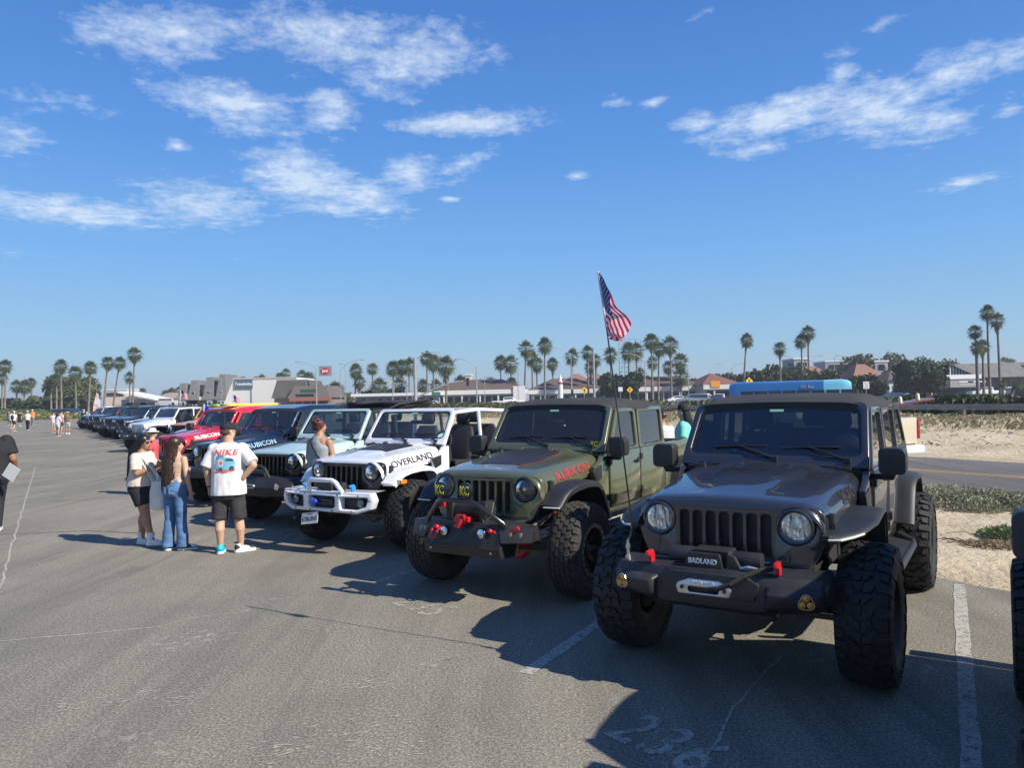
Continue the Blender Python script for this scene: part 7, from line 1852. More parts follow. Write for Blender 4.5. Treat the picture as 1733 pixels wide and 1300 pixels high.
FAR = [((-10.0, 24.0), TEAL, 4, 'hard', 'stock', 'light blue off-road car directly behind the bright red one'),
       ((-11.3, 27.2), RED, 4, 'soft', 'stock', 'dark red off-road car half hidden between the light blue one and the orange one'),
       ((-13.1, 30.6), ORNG, 4, 'hard', 'stock', 'orange off-road car, only one in the row'),
       ((-16.3, 33.6), WHT, 4, 'open', 'angular', 'white older off-road car with white windscreen frame, just left of the red one'),
       ((-18.1, 37.7), BLKC, 4, 'soft', 'angular', 'black off-road car with soft top left of the older white one'),
       ((-19.9, 40.4), NAVY, 4, 'hard', 'stock', 'dark blue off-road car in the distant part of the row'),
       ((-21.6, 43.1), WHT, 4, 'soft', 'angular', 'white off-road car with black soft top beside the distant dark blue one'),
       ((-23.4, 45.9), BLKC, 2, 'hard', 'angular', 'black two-door off-road car in the distant row'),
       ((-25.1, 48.6), BLKC, 4, 'soft', 'stock', 'glossy black soft-top off-road car in the middle of the distant row'),
       ((-26.9, 51.3), DGRN, 4, 'hard', 'angular', 'dark green off-road car with hard top in the distant row'),
       ((-28.6, 54.0), WHT, 4, 'soft', 'stock', 'white four-door off-road car with black top in the middle of the distant row'),
       ((-30.3, 56.7), RED, 4, 'hard', 'angular', 'maroon off-road car squeezed in the distant row'),
       ((-32.1, 59.4), BLKC, 4, 'hard', 'stock', 'glossy black off-road car far down the row'),
       ((-33.8, 62.1), WHT, 2, 'hard', 'angular', 'white two-door off-road car with white hard top far down the row'),
       ((-35.5, 64.9), DGRN, 4, 'soft', 'stock', 'dark green soft-top off-road car far down the row'),
       ((-37.2, 67.6), WHT, 4, 'soft', 'angular', 'white off-road car, third from the far end of the row'),
       ((-39.0, 70.3), BLKC, 4, 'hard', 'stock', 'black off-road car, second from the far end of the row'),
       ((-40.8, 73.0), WHT, 4, 'hard', 'stock', 'white off-road car closing the far end of the row')]
for i, (c, colr, nd, tp, bp, lab) in enumerate(FAR):
    q_ = rnd.uniform(-.45, .45) if i > 3 else 0
    r_ = jeep((c[0] + .515 * q_, c[1] + .857 * q_), -31 + rnd.uniform(-2, 2), lab, colr, L=3.02 if nd == 4 else 2.46, doors=nd if tp != 'open' else 'open', top=tp, bumper=bp, rad=(.45, .42, .48, .44)[i % 4], hw=0.15, track=0.84, dz=(-.08, -.15, -.02, -.03, -.05)[i % 5], led=(i % 3 != 0), near=False, rack=(i in (4, 9, 12)),
              grille=BLKG if i % 4 == 2 else None, jk=WHT if colr is WHT and nd == 2 else None)
# neighbour on the right, almost outside the picture
blk = jeep((2.50, 1.90), -33.0, 'black car cut off by the right edge, only tyre and fender visible', BLKC, rad=0.47, hw=0.16, track=0.885, dz=-0.05, tread='mud', top='soft', bumper='angular', flare_p='flat', led=False)
# ------------------------------------------------------------------ people
def remesh(m, vox, smooth=3, name='body'):
    me = m.mesh(name, smooth=False) if isinstance(m, M) else m
    ob = bpy.data.objects.new('tmp', me)
    r = ob.modifiers.new('r', 'REMESH'); r.mode = 'VOXEL'; r.voxel_size = vox; r.use_smooth_shade = True
    s = ob.modifiers.new('s', 'SMOOTH'); s.factor = 0.5; s.iterations = smooth
    out = bake(ob); out.polygons.foreach_set('use_smooth', [True] * len(out.polygons))
    return out
def cap(m, p0, p1, r0, r1, n=12):
    """tapered limb with round ends"""
    p0, p1 = Vector(p0), Vector(p1); m.tube([p0, p1], [r0, r1], n); m.ball(p0, r0, n, 7); m.ball(p1, r1, n, 7)
def chain(m, P, rr):
    for a, b, ra, rb in zip(P[:-1], P[1:], rr[:-1], rr[1:]): cap(m, a, b, ra, rb)
def ell(c, rx, ry, n=20, rot=0.0, p=2.4):
    out = []
    for k in range(n):
        a = 2 * math.pi * k / n; cc, ss = math.cos(a), math.sin(a)
        x = rx * math.copysign(abs(cc) ** (2 / p), cc); y = ry * math.copysign(abs(ss) ** (2 / p), ss)
        out.append((c[0] + x * math.cos(rot) - y * math.sin(rot), c[1] + x * math.sin(rot) + y * math.cos(rot), c[2]))
    return out
def skinm(name, c): return mat(name, c, 0.55, var=0.08, vscale=9)
SKIN1 = skinm('skin_light', (0.50, 0.30, 0.20)); SKIN2 = skinm('skin_tan', (0.36, 0.19, 0.11)); SKIN3 = skinm('skin_brown', (0.26, 0.13, 0.075))
def cloth(name, c, v=0.12, bs=14, rough=.85):
    m_ = mat(name, c, rough, var=v, vscale=5, bump=0.55, bscale=bs); return m_
TEE_W = cloth('white_tee', (0.68, 0.67, 0.66), .05); TEE_B = cloth('beige_tee', (0.58, 0.50, 0.42), .08); BLKCL = cloth('black_cloth', (0.011, 0.012, 0.016), .2); DENB = cloth('black_denim', (0.030, 0.030, 0.032), .4, 30)
JEANS = cloth('blue_denim', (0.075, 0.16, 0.30), .35, 22); TANTOP = cloth('tan_top', (0.46, 0.32, 0.22), .08); GREYT = cloth('grey_marl', (0.30, 0.31, 0.32), .15)
HAIRB = mat('black_hair', (0.010, 0.009, 0.010), 0.35, var=.3, vscale=20); HAIRN = mat('brown_hair', (0.040, 0.018, 0.012), 0.38, var=.35, vscale=20); HAIRR = mat('auburn_hair', (0.07, 0.018, 0.014), .4, var=.3)
SHOEW = mat('white_shoe', (0.70, 0.69, 0.68), .6, var=.05); SHOEB = mat('black_shoe', (0.02, 0.02, 0.022), .6); TURQ = mat('turquoise_shoe', (0.02, 0.42, 0.60), .5)
SOCK = mat('white_sock', (0.70, 0.68, 0.68), .9, bump=.6, bscale=80); CANVAS = cloth('canvas_bag', (0.66, 0.63, 0.56), .06, 18)

def hand(m, w, d, side, curl=0.5, s=1.0, thumb_dir=None):
    """palm and five fingers; w wrist, d direction of the hand, side: axis across the palm (towards the thumb)"""
    w = Vector(w); d = Vector(d).normalized(); side = (Vector(side) - d * Vector(side).dot(d)).normalized(); nrm = d.cross(side)
    pc = w + d * 0.085 * s
    for k in range(4):
        o = side * (0.030 - 0.020 * k) * s
        b = w + d * 0.02 * s + o * .7; e = w + d * 0.090 * s + o
        cap(m, b, e, 0.014 * s, 0.0125 * s, 8)
        L = (0.070, 0.078, 0.072, 0.056)[k] * s; p = e; dd = d.copy()
        for j in range(3):
            dd = (dd + nrm * curl * 0.55).normalized(); q = p + dd * L * (0.44, 0.32, 0.26)[j]; cap(m, p, q, (0.0100 - .0008 * j) * s, (0.0094 - .0010 * j) * s, 8); p = q
    b = w + d * 0.03 * s + side * 0.022 * s; t = b + (d * .5 + side * .75 + nrm * .25).normalized() * 0.042 * s; t2 = t + (d * .85 + side * .25 + nrm * .3).normalized() * 0.032 * s
    cap(m, b, t, 0.015 * s, 0.0125 * s, 8); cap(m, t, t2, 0.0115 * s, 0.0095 * s, 8)
def shoe(root, a, yaw, m, sole=None, s=1.0, sock=None, toe=None, high=.09, name='shoe'):
    """a: ankle; yaw 0 points to -Y"""
    q = M(); R3 = Matrix.Rotation(yaw, 3, 'Z')
    rings = [(.075, .030, .05), (.05, .042, .085), (.0, .044, .075), (-.06, .045, .055), (-.12, .048, .042), (-.165, .042, .034), (-.195, .022, .022)]
    o = []
    for y, w, h in rings: o.append([Vector((x * w, y, .028 + z * h)) for x, z in ((-1, 0), (1, 0), (1.02, .35), (.75, .8), (.3, 1), (-.3, 1), (-.75, .8), (-1.02, .35))])
    q.loft(o); q.tube([(0, .02, .06), (0, .03, high + .03)], [.042, .045], 12)
    b = Vector((a[0], a[1], 0)); base = a[2] - .085
    mm = remesh(q, .008 * s, 2); 
    for v in mm.vertices: v.co = R3 @ (v.co * s) + b + Vector((0, 0, base))
    sh = put(name, mm, m, root)
    q = M(); q.loft([[Vector((x * w * 1.08, y * 1.02, z)) for x, z in ((-1, .0), (1, .0), (1, .03), (-1, .03))] for y, w, h in [(.085, .02, 0)] + rings + [(-.203, .012, 0)]])
    ms = q.mesh('sole', bevel=.004)
    for v in ms.vertices: v.co = R3 @ (v.co * s) + b + Vector((0, 0, base + .0))
    put('sole', ms, sole or SHOEW, sh)
    if toe:
        q = M(); q.ball((0, -.135, .05), (.046, .065, .03)); q.ball((0, .045, .07), (.046, .045, .05)); mt = q.mesh('toe', angle=180)
        for v in mt.vertices: v.co = R3 @ (v.co * s) + b + Vector((0, 0, base))
        put('shoe_panel', mt, toe, sh)
    if sock:
        q = M(); q.tube([Vector(a) + Vector((0, .02, -.02)), Vector(a) + Vector((0, .02, .03)), Vector(a) + Vector((0, .015, .10))], [.045, .048, .050], 14)
        put('sock', remesh(q, .009, 2), sock, root)
    return sh
def head_parts(m, h, look, s=1.0, jaw=1.0):
    """skull, jaw, nose, ears, added to the body mass; look = yaw"""
    R3 = Matrix.Rotation(look, 3, 'Z'); h = Vector(h)
    def P(x, y, z): return h + R3 @ Vector((x * s, y * s, z * s))
    m.ball(P(0, .012, .03), (.074 * s, .094 * s, .090 * s), 18, 12, R3); m.ball(P(0, -.028, -.045), (.056 * s * jaw, .066 * s, .066 * s), 16, 10, R3)
    m.ball(P(0, -.05, -.082), (.030 * s * jaw, .030 * s, .024 * s), 10, 7, R3); m.ball(P(0, -.098, -.020), (.013 * s, .020 * s, .022 * s), 8, 6, R3); m.ball(P(0, -.088, .0), (.010 * s, .016 * s, .03 * s), 8, 6, R3)
    m.ball(P(0, -.085, -.052), (.022 * s, .012 * s, .010 * s), 8, 6, R3)
    for sx in (-1, 1): m.ball(P(sx * .076, .012, -.012), (.010 * s, .020 * s, .030 * s), 8, 6, R3); m.ball(P(sx * .030, -.078, .026), (.020 * s, .010 * s, .007 * s), 8, 5, R3); m.ball(P(sx * .038, -.055, -.03), (.026 * s, .026 * s, .022 * s), 8, 6, R3)
def eyes(root, h, look, s=1.0):
    R3 = Matrix.Rotation(look, 3, 'Z'); h = Vector(h)
    for sx in (-1, 1):
        q = M(); q.ball(h + R3 @ Vector((sx * .030 * s, -.082 * s, .008 * s)), .011 * s, 8, 6); put('eye', q, mat('eye_white', (.6, .6, .58), .3), root)
    q = M(); q.ball(h + R3 @ Vector((0, -.098 * s, -.052 * s)), (.021 * s, .006 * s, .006 * s), 8, 5, R3); put('lips', q, mat('lips', (.35, .10, .09), .5), root)
def strands(root, h, look, m, n, L, wave, s=1.0, spread=.10, back=.03, name='hair', seed=1, front=False, thick=.008):
    rr = random.Random(seed); R3 = Matrix.Rotation(look, 3, 'Z'); h = Vector(h)
    q = M(); q.ball(h + R3 @ Vector((0, .022, .045)), (.086 * s, .098 * s, .090 * s), 20, 12, R3)
    q.ball(h + R3 @ Vector((0, .055, -.02)), (.080 * s, .065 * s, .11 * s), 16, 10, R3)
    for i in range(n):
        a = R(rr.uniform(-115, 115)); x = math.sin(a); y = math.cos(a)
        r0 = Vector((x * .078, .02 + y * .078, rr.uniform(-.02, .05))); ln = L * rr.uniform(.75, 1.05)
        P = []; ph = rr.uniform(0, 6.28)
        for j in range(9):
            u = j / 8; fl = 1 + spread * 6 * u * (1 - .35 * u)
            P.append(h + R3 @ (Vector((x * .082 * fl + wave * math.sin(ph + u * 13), .02 + back * min(1, u * 4) + y * .085 * (1 + spread * 4.5 * u) + wave * math.cos(ph + u * 11), r0.z - ln * u)) * s))
        q.tube(P, [thick * s * (1.0 if j < 6 else 1.0 - .28 * (j - 5)) for j in range(9)], 5)
    mm = q.mesh('hair', angle=80)
    return put(name, mm, m, root)

def torso_rings(sh, pel, wsh, ww, wh, dch, dw, dh, lean=(0, 0)):
    """rings from the crotch to the neck base"""
    zc, zp = sh, pel
    H = zc - zp
    return [((0, 0, zp - .05), wh * .80, dh * .85), ((0, 0.01, zp + .02), wh, dh), ((0, 0.005, zp + .10), wh * .97, dh * .95), ((0, 0, zp + H * .42), ww, dw), ((0, -.01, zp + H * .66), (ww + wsh) / 2 * 1.0, dch * .95),
            ((0, -.01, zp + H * .84), wsh * .96, dch), ((0, 0, zp + H * .97), wsh * .85, dch * .80), ((0, .01, zp + H * 1.06), .085, .07), ((0, .0, zp + H * 1.14), .062, .062)]

def man_white():
    p = gnd(389, 936); r = thing('person', (p.x, p.y, 0), R(184), 'man in black cap and white T-shirt with a printed car, one hand on his hip', 'person')
    v = .0095; J = dict(sh=1.47, pel=.92)
    b = M(); b.loft([ell(c, x, y) for c, x, y in torso_rings(1.47, .92, .225, .205, .195, .135, .15, .145)])
    head = Vector((0, -.005, 1.66)); look = R(-38)
    b.tube([(0, .01, 1.50), (0, 0, 1.62)], [.068, .064], 14); head_parts(b, head, look, 1.0, 1.1)
    # his left hangs, his right is on the hip (screen right)
    L = [(.20, 0, 1.43), (.285, .03, 1.16), (.275, -.03, .915)]; chain(b, L, [.066, .050, .033]); hand(b, L[2], (-.0, -.12, -1), (0, -1, 0), .35)
    Rr = [(-.20, 0, 1.43), (-.36, .10, 1.20), (-.215, .085, 1.03)]; chain(b, Rr, [.066, .052, .036]); hand(b, Rr[2], (.75, -.2, -.45), (0, .3, 1), .4)
    for sx, a in ((1, (.115, .02, .09)), (-1, (-.145, -.02, .09))):
        hp = (sx * .10, .01, .90); kn = (sx * .125, -.01, .50); cap(b, hp, kn, .10, .066); cap(b, kn, (a[0], a[1] + .03, .33), .062, .066); cap(b, (a[0], a[1] + .03, .33), a, .062, .036); cap(b, a, (a[0], a[1] - .08, .04), .032, .028)
    put('body', remesh(b, v, 3), SKIN1, r); eyes(r, head, look)
    # T-shirt
    t = M(); t.loft([ell(c, x, y) for c, x, y in [((0, .01, .80), .232, .178), ((0, .01, .86), .236, .18), ((0, 0.005, 1.0), .228, .178), ((0, 0, 1.15), .222, .17), ((0, 0, 1.30), .232, .160), ((0, 0, 1.40), .235, .150), ((0, .005, 1.47), .19, .115), ((0, .008, 1.515), .085, .080)]])
    t.tube([(.17, 0, 1.425), (.235, .015, 1.31), (.285, .03, 1.185)], [.085, .088, .092], 16); t.tube([(-.17, 0, 1.425), (-.275, .05, 1.32), (-.345, .09, 1.235)], [.085, .088, .090], 16)
    for sx in (-1, 1): t.ball((sx * .185, 0, 1.425), (.092, .088, .084), 14, 9)
    tm = remesh(t, .011, 2)
    for q in tm.vertices:
        c = q.co; k = max(0, 1.25 - c.z)
        n_ = noise.noise(Vector((c.x * 7, c.y * 7, c.z * 5 + c.x * 6))) + .5 * noise.noise(Vector((c.x * 15, c.y * 15, c.z * 9)))
        d = Vector((c.x, c.y, 0)).normalized(); q.co = c + d * .010 * n_ * (.4 + 1.3 * k)
    ts = put('shirt', tm, TEE_W, r)
    # print on the back, following the shirt
    def on_back(me, uc, vc, sc, off=.0):
        bpy_tm = tm; from mathutils.bvhtree import BVHTree
        bv = BVHTree.FromPolygons([x.co.copy() for x in tm.vertices], [list(f.vertices) for f in tm.polygons])
        for q in me.vertices:
            x, z = -(uc + q.co.x * sc), vc + q.co.y * sc
            hit = bv.ray_cast(Vector((x, 1.0, z)), Vector((0, -1, 0)))
            y = hit[0].y if hit[0] else .16
            q.co = Vector((x, y + .007 + off + q.co.z * .1, z))
        fixn(me); return me
    def tess(me, n=14):
        bm = bmesh.new(); bm.from_mesh(me)
        for ax_ in (0, 1):
            lo = min(q.co[ax_] for q in bm.verts); hi = max(q.co[ax_] for q in bm.verts)
            for k in range(1, n): bmesh.ops.bisect_plane(bm, geom=bm.verts[:] + bm.edges[:] + bm.faces[:], plane_co=[(lo + (hi - lo) * k / n) if a_ == ax_ else 0 for a_ in range(3)], plane_no=[1 if a_ == ax_ else 0 for a_ in range(3)])
        bm.to_mesh(me); bm.free(); return me
    PR = mat('shirt_print_red', (.62, .10, .10), .8); PB = mat('shirt_print_blue', (.16, .42, .56), .8); PK = mat('shirt_print_black', (.04, .05, .06), .8); PW = mat('shirt_print_dark', (.10, .22, .32), .8)
    put('shirt_lettering', on_back(text_mesh('NIKE', .105, .001, .003, 1.25, shear=.2, spacing=1.12), 0, 1.385, 1), PR, ts)
    pl = lambda pts, o: on_back(tess(plate(pts, [], .001, 0, None)), 0, 1.24, 1, o)
    put('shirt_print', pl(rounded([(-.135, -.055), (-.11, .045), (-.06, .085), (.09, .075), (.135, .02), (.125, -.06), (.03, -.09), (-.09, -.085)], .02, 3), .001), PB, ts)
    put('shirt_print', pl([(-.12, .05), (-.10, .11), (-.02, .11), (-.01, .085), (-.06, .082)], .002), PW, ts); put('shirt_print', pl([(.0, .035), (.02, .065), (.10, .058), (.115, .025)], .003), PK, ts)
    put('shirt_print', pl(rect(-.085, -.035, -.02, .045, .006), .003), mat('shirt_print_white', (.62, .62, .60), .8), ts); put('shirt_print', pl(rect(-.075, -.022, -.03, .030, .008), .004), PR, ts)
    put('shirt_print', pl(circle(.09, -.07, .032, 14), .003), PK, ts); put('shirt_print', pl(circle(-.06, -.085, .030, 14), .003), PK, ts)
    for x0_, x1_, z_ in ((-.13, -.06, -.120), (-.045, .045, -.128), (.06, .125, -.112)): put('shirt_print', pl([(x0_, z_), (x1_, z_ + .008), (x1_ + .006, z_ + .038), (x0_ + .006, z_ + .030)], .003), PR, ts)
    # shorts
    s = M(); s.loft([ell(c, x, y) for c, x, y in [((0, 0.01, .74), .17, .13), ((0, .01, .80), .205, .155), ((0, .01, .90), .212, .158), ((0, .01, .98), .208, .152)]])
    for sx in (-1, 1): s.tube([(sx * .10, .01, .86), (sx * .115, .005, .66), (sx * .128, 0, .47)], [.115, .110, .108], 18)
    sm = remesh(s, .011, 2)
    for q in sm.vertices:
        c = q.co; n_ = noise.noise(Vector((c.x * 9, c.y * 9, c.z * 14))); d = Vector((c.x - math.copysign(.1, c.x), c.y, 0)).normalized(); q.co = c + d * .009 * n_
    put('shorts', sm, DENB, r)
    # cap
    h = M(); R3 = Matrix.Rotation(look, 3, 'Z'); h.ball(head + R3 @ Vector((0, .012, .055)), (.088, .105, .085), 20, 12, R3)
    for q in range(len(h.v)):
        x, y, z = h.v[q]
        if z < head.z + .035: h.v[q] = (x, y, head.z + .035)
    o = len(h.v); h.prism(rounded([(-.07, -.06), (-.06, -.17), (.06, -.17), (.07, -.06)], .03, 3), 2, .035, .043); 
    h.xf(Matrix.Translation(head) @ R3.to_4x4(), o); put('cap', h.mesh('cap', angle=50), BLKCL, r)
    q = M(); q.ball(head + R3 @ Vector((0, .035, .0)), (.078, .082, .055), 16, 10, R3); put('hair', q, mat('cropped_hair', (.07, .045, .035), .8), r)
    shoe(r, (.115, .02, .09), R(8), TURQ, toe=TURQ); shoe(r, (-.145, -.02, .09), R(-55), SHOEW, toe=SHOEB)
    w = M(); w.lathe([(.036, -.012), (.040, 0), (.036, .012)], L[2], (0, 0, 1), 14, cap=False); put('watch', w, SHOEB, r)
    return r
man_white()

def woman_phone():
    p = gnd(243, 924); r = thing('person', (p.x, p.y, 0), R(78), 'woman with long black hair, beige T-shirt and black bike shorts looking at a phone', 'person')
    b = M(); b.loft([ell(c, x, y) for c, x, y in torso_rings(1.33, .86, .185, .165, .190, .135, .135, .165)])
    head = Vector((0, -.03, 1.50)); look = 0
    b.tube([(0, .01, 1.36), (0, -.02, 1.46)], [.055, .050], 14); head_parts(b, head, look, .95)
    Lr = [(.165, 0, 1.30), (.21, -.03, 1.06), (.10, -.26, 1.12)]; chain(b, Lr, [.056, .046, .028]); hand(b, Lr[2], (-.3, -.8, .35), (-.3, .1, 1), .5, .9)
    Rr = [(-.165, 0, 1.30), (-.20, -.06, 1.07), (-.08, -.29, 1.16)]; chain(b, Rr, [.056, .046, .028]); hand(b, Rr[2], (.3, -.7, .5), (.3, .1, 1), .6, .9)
    an = {1: (.10, .10, .09), -1: (-.10, -.22, .12)}
    for sx in (1, -1):
        a = an[sx]; hp = (sx * .09, .01 * sx, .84); kn = (sx * .105, .06 if sx > 0 else -.12, .47); cap(b, hp, kn, .105, .066); mid = (a[0], kn[1] * .6 + a[1] * .4 + .02, .34); cap(b, kn, mid, .062, .062); cap(b, mid, a, .060, .034); cap(b, a, (a[0], a[1] - .07, a[2] - .05), .030, .026)
    put('body', remesh(b, .0095, 3), SKIN2, r); eyes(r, head, 0, .95)
    t = M(); t.loft([ell(c, x, y) for c, x, y in [((0, .02, .88), .212, .192), ((0, .015, 1.0), .196, .172), ((0, -.01, 1.12), .182, .160), ((0, -.03, 1.22), .192, .165), ((0, -.01, 1.30), .175, .125), ((0, .005, 1.37), .075, .07)]])
    t.tube([(.14, 0, 1.30), (.185, -.01, 1.20), (.205, -.02, 1.10)], [.072, .076, .078], 14); t.tube([(-.14, 0, 1.30), (-.18, -.02, 1.20), (-.20, -.04, 1.11)], [.072, .076, .078], 14)
    for sx in (-1, 1): t.ball((sx * .155, 0, 1.295), (.080, .076, .074), 14, 9)
    tm = remesh(t, .011, 2)
    for q in tm.vertices:
        c = q.co; d = Vector((c.x, c.y, 0)).normalized(); q.co = c + d * .009 * noise.noise(Vector((c.x * 9, c.y * 9, c.z * 10)))
    put('shirt', tm, TEE_B, r)
    s = M(); s.loft([ell(c, x, y) for c, x, y in [((0, .01, .74), .15, .13), ((0, .015, .82), .200, .178), ((0, .012, .90), .190, .165), ((0, .01, .96), .170, .145)]])
    for sx in (-1, 1): s.tube([(sx * .09, .01, .82), (sx * .097, .02 if sx > 0 else -.04, .70), (sx * .10, .035 if sx > 0 else -.065, .60)], [.124, .112, .096], 16)
    put('shorts', remesh(s, .011, 2), BLKCL, r)
    strands(r, head, 0, HAIRB, 260, .62, .007, 1.0, .15, back=.102, seed=4, thick=.007)
    g = M()
    for sx in (-1, 1): g.ball(head + Vector((sx * .034, -.092, .012)), (.028, .010, .018), 10, 6); g.tube([head + Vector((sx * .06, -.085, .016)), head + Vector((sx * .078, .0, .012))], .004, 5)
    put('sunglasses', g, BLKG, r)
    ph = M(); ph.box((0, 0, 0), (.072, .010, .15)); o = put('phone', ph.mesh('p', bevel=.004), BLKG, None, loc=tuple(r.matrix_basis @ Vector((.0, -.39, 1.20))), rot=(R(-35), 0, R(78))); o['label'] = 'black phone held by the woman in the beige T-shirt'; o['category'] = 'phone'
    shoe(r, an[1], 0, SHOEW, s=.95, sock=SOCK, high=.06); shoe(r, an[-1], R(10), SHOEW, s=.95, sock=SOCK, high=.06)
    # tote bag on the shoulder
    bag = thing('tote_bag', r.matrix_basis @ Vector((-.15, -.36, .74)), R(78), 'white canvas tote bag hanging from the shoulder of the woman with the phone', 'bag')
    q = M(); q.loft([ell((0, 0, z), w, d_) for z, w, d_ in ((-.19, .09, .05), (-.16, .125, .07), (.0, .125, .06), (.12, .115, .045), (.22, .10, .025))])
    qm = remesh(q, .012, 3)
    for v in qm.vertices: c = v.co; v.co = Vector((c.y * 1.0, c.x, c.z)) + Vector((.012 * noise.noise(c * 9), 0, 0))
    put('bag_body', qm, CANVAS, bag)
    for k in (-1, 1):
        q = M(); q.tube([(k * .02, -.07, .21), (k * .02, .08, .40), (.02, .32, .61), (.02, .36, .60), (k * .02, .16, .38), (k * .02, .07, .21)], .009, 6); put('strap', q, CANVAS, bag)
    return r
woman_phone()

def woman_jeans():
    p = gnd(299, 931); r = thing('person', (p.x, p.y, 0), R(158), 'woman with long wavy brown hair, tan top and wide blue jeans, seen from behind', 'person')
    b = M(); b.loft([ell(c, x, y) for c, x, y in torso_rings(1.31, .87, .170, .130, .170, .110, .100, .135)])
    head = Vector((0, -.01, 1.47)); look = R(-42)
    b.tube([(0, .01, 1.34), (0, 0, 1.44)], [.050, .046], 14); head_parts(b, head, look, .92)
    Rr = [(-.155, 0, 1.28), (-.225, .02, 1.04), (-.215, -.05, .83)]; chain(b, Rr, [.048, .038, .026]); hand(b, Rr[2], (.05, -.2, -1), (0, -1, 0), .4, .88)
    Lr = [(.155, 0, 1.28), (.19, -.03, 1.05), (.12, -.22, 1.08)]; chain(b, Lr, [.048, .038, .026]); hand(b, Lr[2], (-.2, -.9, .2), (-.2, 0, 1), .5, .88)
    an = {1: (.075, .05, .09), -1: (-.115, -.01, .09)}
    for sx in (1, -1):
        a = an[sx]; kn = (sx * .095, -.005, .48); cap(b, (sx * .085, .01, .86), kn, .09, .06); cap(b, kn, a, .056, .034); cap(b, a, (a[0], a[1] - .07, .04), .030, .026)
    put('body', remesh(b, .0095, 3), SKIN1, r); eyes(r, head, look, .92)
    t = M(); t.loft([ell(c, x, y) for c, x, y in [((0, 0, 1.02), .138, .108), ((0, -.005, 1.10), .148, .115), ((0, -.012, 1.20), .172, .125), ((0, -.01, 1.245), .165, .118)]]); put('top', remesh(t, .01, 2), TANTOP, r)
    s = M(); s.loft([ell(c, x, y) for c, x, y in [((0, 0.01, .76), .15, .125), ((0, .015, .84), .182, .150), ((0, .012, .92), .172, .140), ((0, .005, 1.01), .145, .115)]])
    for sx in (-1, 1):
        a = an[sx]; s.tube([(sx * .085, .01, .84), (sx * .098, .005, .60), (sx * .105, .01, .42), (a[0] * 1.05, a[1] + .02, .20), (a[0] * 1.05, a[1] + .02, .055)], [.094, .082, .074, .080, .086], 16)
    sm = remesh(s, .011, 2)
    for q in sm.vertices:
        c = q.co; d = Vector((c.x - math.copysign(.1, c.x), c.y, 0)).normalized(); q.co = c + d * .009 * noise.noise(Vector((c.x * 10, c.y * 10, c.z * 13)))
    jn = put('jeans', sm, JEANS, r)
    w = M(); w.lathe([(1, -.018), (1.02, 0), (1, .018)], (0, 0, 0), (0, 0, 1), 24, cap=False)
    w.v = [(x * .150, y * .120 + .005, z + 1.0) for x, y, z in w.v]; put('waistband', w, JEANS, jn)
    for sx in (-1, 1): q = M(); q.box((sx * .070, .147, .85), (.085, .010, .10), Matrix.Rotation(R(-sx * 20), 3, 'Z')); put('pocket', q.mesh('p', bevel=.004), cloth('pale_denim', (.12, .23, .38), .3, 22), jn)
    strands(r, head, look, HAIRN, 190, .62, .016, 1.0, .13, seed=9, thick=.009)
    shoe(r, an[1], R(5), SHOEB, s=.92, toe=SHOEW, high=.05); shoe(r, an[-1], R(-50), SHOEB, s=.92, toe=SHOEW, high=.05)
    return r
woman_jeans()

